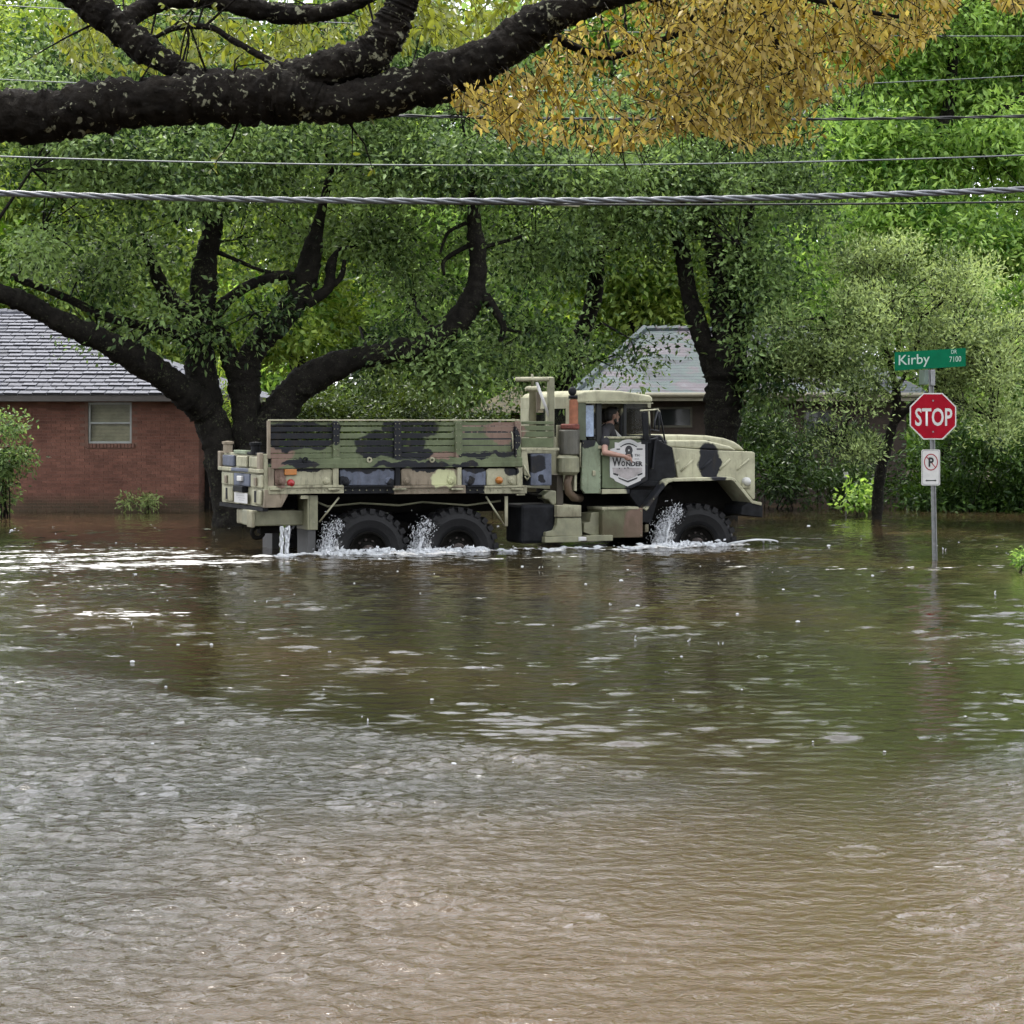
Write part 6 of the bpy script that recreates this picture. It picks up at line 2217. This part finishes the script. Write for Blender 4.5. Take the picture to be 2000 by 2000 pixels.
for pts in ([Dp(425, 1335), Dp(590, 1390), Dp(575, 1445), Dp(425, 1395)], [Dp(1345, 1335), Dp(1180, 1395), Dp(1195, 1445), Dp(1345, 1390)],
            [Dp(580, 1480), Dp(880, 1590), Dp(1190, 1475), Dp(1180, 1530), Dp(890, 1650), Dp(600, 1530)],
            [Dp(1160, 575), Dp(1350, 575), Dp(1350, 618), Dp(1160, 618)], [Dp(530, 580), Dp(640, 580), Dp(640, 618), Dp(530, 618)], [Dp(1100, 900), Dp(1240, 900), Dp(1240, 915), Dp(1100, 915)]):
    decal('decal_print', pts, 0.004, M_ink, door)


def dtext(body, x0, y0, x1, y1, bold=0.02, lift=0.005):
    a = tp(Dp(x0, y1), VC)
    b = tp(Dp(x1, y0), VC)
    put_text('lettering', body, a[0], b[0], a[1], b[1], vd - lift, M_ink, door, bold=bold)


dtext('8', 790, 480, 1040, 980, 0.05)
dtext('TH', 1095, 750, 1245, 830, 0.02)
dtext('W', 390, 850, 690, 1140, 0.03)
dtext('O', 680, 970, 800, 1140, 0.04)
dtext('NDER', 830, 980, 1355, 1140, 0.045)
for (x, y) in ((620, 1200), (890, 1185), (790, 1200)):
    decal('decal_print', [Dp(x - 22, y - 25), Dp(x + 20, y - 10), Dp(x + 15, y + 30), Dp(x - 15, y + 20)], 0.005, M_ink, door)


# ------------------------------------------------------------------ people in the cab
def lump(mb, a, b, ra, rb, n=10):
    """tapered limb piece with round ends"""
    a, b = Vector(a), Vector(b)
    mb.tube([a, a.lerp(b, .5), b], [ra, (ra + rb) / 2, rb], n=n)
    mb.ball(a, ra, n, 6)
    mb.ball(b, rb, n, 6)


def fleshed(mb, name, m, parent, vox=0.012, smooth=3, world=None):
    o = mb.build(name, m, parent, smooth=True)
    r_ = o.modifiers.new('remesh', 'REMESH')
    r_.mode = 'VOXEL'
    r_.voxel_size = vox
    r_.use_smooth_shade = True
    s_ = o.modifiers.new('smooth', 'SMOOTH')
    s_.factor = 0.5
    s_.iterations = smooth
    return o


M_skin = mat('skin', (0.52, 0.30, 0.22), rough=0.5, var=0.12, scale=12)
M_hair = mat('dark_hair', (0.012, 0.010, 0.009), rough=0.6, var=0.3, scale=40)
M_shirt = mat('black_tshirt', (0.018, 0.017, 0.022), rough=0.85, var=0.3, scale=10)
M_wshirt = mat('white_tshirt', (0.80, 0.80, 0.80), rough=0.85, var=0.05)


def T3(px, py, v):
    u, w = tp((px, py), v)
    return Vector((u, v, w))


def head(skin, hair, c, s=1.0, beard=True):
    """head facing +u, centre c"""
    x, y, z = c
    skin.ball((x, y, z + 0.015), (0.092 * s, 0.074 * s, 0.108 * s), 14, 10)
    skin.ball((x + 0.030 * s, y, z - 0.060 * s), (0.066 * s, 0.056 * s, 0.062 * s), 12, 8)      # jaw
    skin.ball((x + 0.095 * s, y, z - 0.018 * s), (0.022 * s, 0.015 * s, 0.026 * s), 8, 6)        # nose
    skin.ball((x + 0.080 * s, y, z + 0.028 * s), (0.018 * s, 0.055 * s, 0.016 * s), 8, 6)        # brow
    skin.ball((x + 0.082 * s, y, z - 0.066 * s), (0.016 * s, 0.026 * s, 0.012 * s), 8, 6)        # lips
    for sg in (-1, 1):
        skin.ball((x - 0.008 * s, y + sg * 0.078 * s, z - 0.005 * s), (0.020 * s, 0.012 * s, 0.032 * s), 8, 6)   # ears
    hair.ball((x - 0.022 * s, y, z + 0.045 * s), (0.098 * s, 0.083 * s, 0.092 * s), 14, 10)
    hair.ball((x - 0.050 * s, y, z - 0.005 * s), (0.066 * s, 0.076 * s, 0.085 * s), 12, 8)
    hair.ball((x + 0.040 * s, y, z + 0.090 * s), (0.055 * s, 0.066 * s, 0.038 * s), 10, 8)
    if beard:
        hair.ball((x + 0.050 * s, y, z - 0.098 * s), (0.050 * s, 0.048 * s, 0.032 * s), 10, 6)
        for sg in (-1, 1):
            hair.ball((x + 0.022 * s, y + sg * 0.052 * s, z - 0.060 * s), (0.030 * s, 0.010 * s, 0.045 * s), 8, 6)


def passenger():
    root = empty('person', truck.location, TH)
    tag(root, 'person in black t-shirt with dark hair resting a bare arm out of the truck window', 'person')
    sk, hr, sh_ = MB(), MB(), MB()
    vc = 0.46
    hc = T3(1196, 812, vc)
    head(sk, hr, hc, 1.08)
    nk = hc + Vector((-0.05, 0, -0.16))
    lump(sk, hc + Vector((-0.015, 0, -0.07)), nk, 0.056, 0.062)
    shn = T3(1181, 843, 0.24)
    shf = Vector((nk.x - 0.03, vc + 0.22, shn.z))
    ch = Vector((nk.x - 0.03, vc, nk.z - 0.20))
    hip = Vector((nk.x - 0.10, vc, nk.z - 0.62))
    # torso and legs are one skin surface; the shirt lies over it
    for mb, g in ((sk, 0.0), (sh_, 0.016)):
        mb.ball(ch, (0.125 + g, 0.19 + g, 0.20 + g), 14, 10)
        mb.ball((ch + hip) / 2, (0.12 + g, 0.17 + g, 0.22 + g), 12, 8)
        mb.ball(hip, (0.13 + g, 0.17 + g, 0.13 + g), 12, 8)
        lump(mb, nk + Vector((-0.02, -0.06, -0.03)), shn, 0.066 + g, 0.070 + g)
        lump(mb, nk + Vector((-0.02, 0.06, -0.03)), shf, 0.066 + g, 0.070 + g)
    for sg in (-1, 1):
        kn = hip + Vector((0.42, sg * 0.11, 0.02))
        ft = kn + Vector((0.10, 0, -0.40))
        lump(sk, hip + Vector((0, sg * 0.09, 0)), kn, 0.085, 0.062)
        lump(sk, kn, ft, 0.058, 0.042)
    el = T3(1181, 884, 0.00)
    slv = shn.lerp(el, 0.58)
    lump(sk, shn, el, 0.062, 0.046)
    lump(sh_, shn, slv, 0.080, 0.078)
    wr = T3(1219, 891, 0.015)
    lump(sk, el, el.lerp(wr, 0.35), 0.048, 0.046)
    lump(sk, el.lerp(wr, 0.35), wr, 0.046, 0.030)
    # hand: palm, four fingers draped down the door, thumb from the side of the palm
    d = (wr - el).normalized()
    pm = wr + d * 0.055 + Vector((0, 0, -0.018))
    sk.ball(pm, (0.050, 0.022, 0.042), 10, 8)
    lump(sk, wr, pm, 0.028, 0.030)
    for i, (ln, off) in enumerate(((0.070, 0.026), (0.080, 0.008), (0.074, -0.010), (0.058, -0.027))):
        k0 = pm + Vector((0.040, -0.004, off * 0.9))
        k1 = k0 + Vector((0.70, -0.1, -0.55)).normalized() * ln * 0.5
        k2 = k1 + Vector((0.35, 0.1, -0.95)).normalized() * ln * 0.32
        k3 = k2 + Vector((0.05, 0.2, -1.0)).normalized() * ln * 0.26
        sk.tube([k0 - Vector((0.02, 0, 0)), k0, k1, k2, k3], [0.011, 0.0115, 0.010, 0.009, 0.0075], n=8)
        sk.ball(k3, 0.0075, 6, 4)
    t0 = pm + Vector((-0.015, -0.006, 0.034))
    t1 = t0 + Vector((0.035, -0.012, 0.014))
    t2 = t1 + Vector((0.030, -0.004, -0.008))
    sk.tube([t0, t1, t2], [0.014, 0.012, 0.009], n=8)
    # other arm, on the lap
    el2 = shf + Vector((0.10, 0.04, -0.26))
    lump(sk, shf, el2, 0.058, 0.046)
    lump(sh_, shf, shf.lerp(el2, .55), 0.076, 0.072)
    lump(sk, el2, el2 + Vector((0.22, -0.12, -0.02)), 0.044, 0.03)
    sk.ball(el2 + Vector((0.27, -0.15, -0.02)), (0.05, 0.04, 0.025), 8, 6)
    fleshed(sk, 'body', M_skin, root, vox=0.0075, smooth=2)
    fleshed(sh_, 'shirt', M_shirt, root, vox=0.012, smooth=4)
    fleshed(hr, 'hair', M_hair, root, vox=0.010, smooth=2)
    ey = MB()
    for sg in (-1, 1):
        ey.ball(hc + Vector((0.090, sg * 0.034, 0.016)), (0.010, 0.014, 0.008), 8, 6)
    ey.build('eyes', M_hair, root, smooth=True)


def driver():
    root = empty('person', truck.location, TH)
    tag(root, 'person in a white t-shirt inside the cab, half hidden behind the arm-resting passenger', 'person')
    sk, hr, sh_ = MB(), MB(), MB()
    vc = 1.06
    sd = T3(1208, 846, 0.86)
    hc = Vector((sd.x - 0.10, vc, sd.z + 0.25))
    head(sk, hr, hc, 1.05, beard=False)
    nk = hc + Vector((-0.03, 0, -0.16))
    lump(sk, hc + Vector((-0.01, 0, -0.07)), nk, 0.055, 0.062)
    ch = Vector((nk.x - 0.02, vc, nk.z - 0.20))
    hip = Vector((nk.x - 0.08, vc, nk.z - 0.62))
    for mb, g in ((sk, 0.0), (sh_, 0.016)):
        mb.ball(ch, (0.13 + g, 0.20 + g, 0.20 + g), 14, 10)
        mb.ball((ch + hip) / 2, (0.13 + g, 0.18 + g, 0.22 + g), 12, 8)
        mb.ball(hip, (0.14 + g, 0.18 + g, 0.13 + g), 12, 8)
    for sg in (-1, 1):
        s0 = nk + Vector((-0.02, sg * 0.22, -0.07))
        e0 = s0 + Vector((0.20, sg * 0.03, -0.20))
        w0q = e0 + Vector((0.24, -sg * 0.06, -0.05))
        lump(sk, nk + Vector((-0.02, sg * 0.05, -0.03)), s0, 0.066, 0.066)
        lump(sh_, nk + Vector((-0.02, sg * 0.05, -0.03)), s0, 0.082, 0.082)
        lump(sk, s0, e0, 0.058, 0.046)
        lump(sh_, s0, s0.lerp(e0, 0.8), 0.085, 0.082)
        lump(sk, e0, w0q, 0.044, 0.03)
        sk.ball(w0q, (0.045, 0.03, 0.04), 8, 6)
        for k in range(4):
            f0 = w0q + Vector((0.02, (k - 1.5) * 0.004, 0.03 - k * 0.02))
            sk.tube([f0, f0 + Vector((0.04, 0, 0.0)), f0 + Vector((0.045, 0, -0.02))], 0.009, n=6)
        sk.tube([w0q, w0q + Vector((-0.01, -sg * 0.03, 0.03)), w0q + Vector((0.02, -sg * 0.03, 0.045))], 0.010, n=6)
        kn = hip + Vector((0.42, sg * 0.12, 0.02))
        lump(sk, hip + Vector((0, sg * 0.09, 0)), kn, 0.085, 0.062)
        lump(sk, kn, kn + Vector((0.10, 0, -0.38)), 0.058, 0.042)
    fleshed(sk, 'body', M_skin, root, vox=0.009, smooth=2)
    fleshed(sh_, 'shirt', M_wshirt, root, vox=0.014, smooth=4)
    fleshed(hr, 'hair', M_hair, root, vox=0.010, smooth=2)


passenger()
driver()


# ------------------------------------------------------------------ splashes
def splash_material():
    m = bpy.data.materials.new('white_water')
    m.use_nodes = True
    nt = m.node_tree
    b = nt.nodes['Principled BSDF']
    b.inputs['Base Color'].default_value = (0.60, 0.62, 0.64, 1)
    b.inputs['Roughness'].default_value = 0.15
    b.inputs['IOR'].default_value = 1.33
    tr = nt.nodes.new('ShaderNodeBsdfTransparent')
    mx = nt.nodes.new('ShaderNodeMixShader')
    mx.inputs[0].default_value = 0.25
    nt.links.new(b.outputs[0], mx.inputs[1])
    nt.links.new(tr.outputs[0], mx.inputs[2])
    nt.links.new(mx.outputs[0], nt.nodes['Material Output'].inputs['Surface'])
    return m


M_splash = splash_material()


def drop(mb, c, r, dr, stretch):
    """small drawn-out drop"""
    dr = Vector(dr).normalized()
    a = dr.orthogonal().normalized()
    b = dr.cross(a)
    c = Vector(c)
    r1, r2 = r * random.uniform(.6, 1.2), r * random.uniform(.6, 1.2)
    vs = [c - dr * r * stretch, c + a * r1, c + b * r2, c - a * r1, c - b * r2, c + dr * r * stretch * 1.3]
    mb.add(vs, [(0, 2, 1), (0, 3, 2), (0, 4, 3), (0, 1, 4), (5, 1, 2), (5, 2, 3), (5, 3, 4), (5, 4, 1)])


def wheel_splash(label, u0, seed, n=1000, a0=132, a1=180, lift=1.0, v0=-0.06, v1=0.4):
    random.seed(seed)
    mb = MB()
    zc = WR - WD
    for i in range(n):
        t = random.random() ** 0.7
        a = R(a0 + (a1 - a0) * t)
        rr = WR * random.gauss(0.97, 0.07) + random.expovariate(26)
        u = u0 + rr * math.cos(a)
        w = zc + rr * math.sin(a) * lift - random.expovariate(12) * 0.3
        v = v0 + (v1 - v0) * random.random() ** 2.2
        if w < -0.02:
            w = random.uniform(0, 0.05)
        if random.random() < 0.35 + 0.3 * t:
            drop(mb, (u, v, w), random.uniform(0.003, 0.010), (-math.sin(a) * 0.7 + random.gauss(0, .4), random.uniform(-.1, .1), -1), random.uniform(1.2, 3.2))
        else:
            drop(mb, (u, v, w), random.uniform(0.003, 0.010), (random.gauss(0, 1), random.gauss(0, 1), random.gauss(0, 1)), random.uniform(1.0, 2.0))
    # falling sheets
    for i in range(9):
        a = R(random.uniform(a0 + 25, a1 - 2))
        u = u0 + WR * 0.98 * math.cos(a)
        w = zc + WR * 0.98 * math.sin(a) * lift
        v = v0 + random.uniform(-0.02, 0.16)
        pts, rad = [], []
        k = 7
        for j in range(k):
            f = j / (k - 1)
            pts.append((u - 0.10 * f + random.uniform(-.016, .016), v - 0.02 * f, max(0.0, w * (1 - f ** 1.5))))
            rad.append(random.uniform(0.004, 0.017))
        mb.tube(pts, rad, n=5)
    # churn where the water falls back
    for i in range(330):
        u = u0 - WR * random.uniform(-0.6, 1.3)
        v = random.gauss(-0.10, 0.09)
        drop(mb, (u, v, abs(random.gauss(0, 0.035))), random.uniform(0.015, 0.042), (random.gauss(0, 1), random.gauss(0, .4), random.gauss(0, .35)), random.uniform(0.8, 1.8))
    o = mb.build('water_splash', M_splash, None)
    o.location = (R0.x, R0.y, 0)
    o.rotation_euler = (0, 0, TH)
    tag(o, label, 'splash', 'splashes thrown up by the truck wheels', kind='stuff')


def curtain_material():
    m = bpy.data.materials.new('torn_water_sheet')
    m.use_nodes = True
    nt = m.node_tree
    b = nt.nodes['Principled BSDF']
    b.inputs['Base Color'].default_value = (0.60, 0.61, 0.61, 1)
    b.inputs['Roughness'].default_value = 0.2
    tc = nt.nodes.new('ShaderNodeTexCoord')
    mp = nt.nodes.new('ShaderNodeMapping')
    mp.inputs['Scale'].default_value = (34, 20, 11)
    mp.inputs['Rotation'].default_value = (0, 0.35, 0)
    nt.links.new(tc.outputs['Object'], mp.inputs['Vector'])
    nz = nt.nodes.new('ShaderNodeTexNoise')
    nz.inputs['Scale'].default_value = 1.0
    nz.inputs['Detail'].default_value = 5
    nz.inputs['Roughness'].default_value = 0.75
    nt.links.new(mp.outputs[0], nz.inputs['Vector'])
    at = nt.nodes.new('ShaderNodeAttribute')
    at.attribute_name = 'dens'
    ad = nt.nodes.new('ShaderNodeMath')
    ad.operation = 'ADD'
    nt.links.new(nz.outputs['Fac'], ad.inputs[0])
    nt.links.new(at.outputs['Fac'], ad.inputs[1])
    mr = nt.nodes.new('ShaderNodeMapRange')
    mr.inputs['From Min'].default_value = 0.80
    mr.inputs['From Max'].default_value = 1.0
    nt.links.new(ad.outputs[0], mr.inputs['Value'])
    tr = nt.nodes.new('ShaderNodeBsdfTransparent')
    mx = nt.nodes.new('ShaderNodeMixShader')
    nt.links.new(mr.outputs[0], mx.inputs[0])
    nt.links.new(tr.outputs[0], mx.inputs[1])
    nt.links.new(b.outputs[0], mx.inputs[2])
    nt.links.new(mx.outputs[0], nt.nodes['Material Output'].inputs['Surface'])
    return m


M_curtain = curtain_material()


def curtain(label, u0, seed, reach, v0):
    """torn sheets of water dragged up by the tread and falling back"""
    rg = np.random.default_rng(seed)
    V, Fc, Dn = [], [], []
    zc = WR - WD
    for (rad, vv) in ((1.00, v0 - 0.03), (1.06, v0 + 0.06), (1.10, v0 + 0.16), (0.93, v0 - 0.05)):
        na, nr = 26, 9
        b0 = len(V)
        for i in range(na):
            f = i / (na - 1)
            a = R(184 - reach * f)
            for j in range(nr):
                g = j / (nr - 1)
                r_ = WR * (rad - 0.22 + 0.30 * g + 0.03 * rg.normal())
                V.append((u0 + r_ * math.cos(a), vv + 0.05 * math.sin(f * 9 + j) + 0.02 * rg.normal(), max(-0.03, zc + r_ * math.sin(a) - 0.05 * g * f)))
                Dn.append(0.50 * (1 - f) ** 0.8 * math.sin(math.pi * min(1, max(0, 0.12 + 0.8 * g))) - 0.02)
        for i in range(na - 1):
            for j in range(nr - 1):
                q = b0 + i * nr + j
                Fc.append((q, q + 1, q + nr + 1, q + nr))
    me = bpy.data.meshes.new('water_sheet')
    me.from_pydata(V, [], Fc)
    at = me.attributes.new('dens', 'FLOAT', 'POINT')
    at.data.foreach_set('value', np.array(Dn, dtype=np.float32))
    o = link_mesh('water_sheet', me, M_curtain, None, smooth=True)
    o.location = (R0.x, R0.y, 0)
    o.rotation_euler = (0, 0, TH)
    tag(o, label, 'splash', 'splashes thrown up by the truck wheels', kind='stuff')


curtain('torn sheet of water dragged up by the rearmost truck wheel', UW[0], 201, 58, 0.0)
curtain('torn sheet of water dragged up by the middle truck wheel', UW[1], 202, 58, 0.0)
curtain('torn sheet of water dragged up by the front truck wheel', UW[2], 203, 76, 0.06)
wheel_splash('white water streaming off the rearmost truck wheel', UW[0], 101)
wheel_splash('white water streaming off the middle truck wheel', UW[1], 102)
wheel_splash('white water pouring off the front truck wheel', UW[2], 103, n=1500, a0=116, a1=178, v0=0.02)


def hull_wash():
    random.seed(5)
    mb = MB()
    for i in range(1500):
        u = random.uniform(-1.5, 6.1)
        d = min(abs(u - q) for q in (UW[0] - .4, UW[1] - .4, UW[2] - .5))
        if random.random() > 0.25 + 0.75 * math.exp(-d * 1.5):
            continue
        v = random.gauss(-0.14, 0.055)
        drop(mb, (u, v, abs(random.gauss(0.0, 0.022))), random.uniform(0.012, 0.034), (1, random.gauss(0, .3), random.gauss(0, .12)), random.uniform(1.0, 3.2))
    # small wave curling ahead of the front wheel
    for k in range(3):
        pts = []
        for j in range(14):
            a = R(200 + 150 * j / 13)
            rr = 0.22 + 0.12 * k
            pts.append((UW[2] + 0.80 + rr * math.cos(a), -0.15 + 0.5 * rr * math.sin(a), 0.05 + 0.06 * math.sin(math.pi * j / 13)))
        mb.tube(pts, 0.014, n=5)
    # jets beside the rear mud flap
    u0 = tp(A(705, 1500), 0.1)[0]
    for k in range(9):
        uu = u0 + random.uniform(-0.05, 0.08)
        z1 = tp(A(705, 1500 + 30 * random.random()), 0.1)[1] - WD
        pts = [(uu + random.uniform(-.012, .012), 0.05 + random.uniform(0, .08), z1 * (1 - j / 8.0)) for j in range(9)]
        mb.tube(pts, [random.uniform(0.008, 0.022) for _ in pts], n=5)
    o = mb.build('water_splash', M_splash, None)
    o.location = (R0.x, R0.y, 0)
    o.rotation_euler = (0, 0, TH)
    tag(o, 'line of white wash along the truck between its wheels', 'splash', kind='stuff')


hull_wash()


def rain():
    """drops hitting the water: small bubbles and thrown-up beads"""
    random.seed(9)
    mb = MB()
    for i in range(130):
        y = 13.0 + 30.0 * random.random() ** 0.9
        x = random.uniform(-0.27, 0.27) * y
        s = random.choice((0.35, 0.45, 0.6, 0.8, 1.1)) * (0.5 + y / 44.0)
        if random.random() < 0.7:
            mb.ball((x, y, 0.004), (0.022 * s, 0.018 * s, 0.011 * s), 7, 4)
        else:
            for k in range(random.randint(1, 3)):
                drop(mb, (x + random.gauss(0, 0.02) * s, y + random.gauss(0, 0.02) * s, random.uniform(0.005, 0.05) * s), 0.008 * s, (random.gauss(0, .4), random.gauss(0, .4), 1), random.uniform(1.0, 2.0))
    o = mb.build('rain_splashes', M_splash, None)
    tag(o, 'raindrop splashes and bubbles dotting the flood water', 'splash', kind='stuff')


rain()
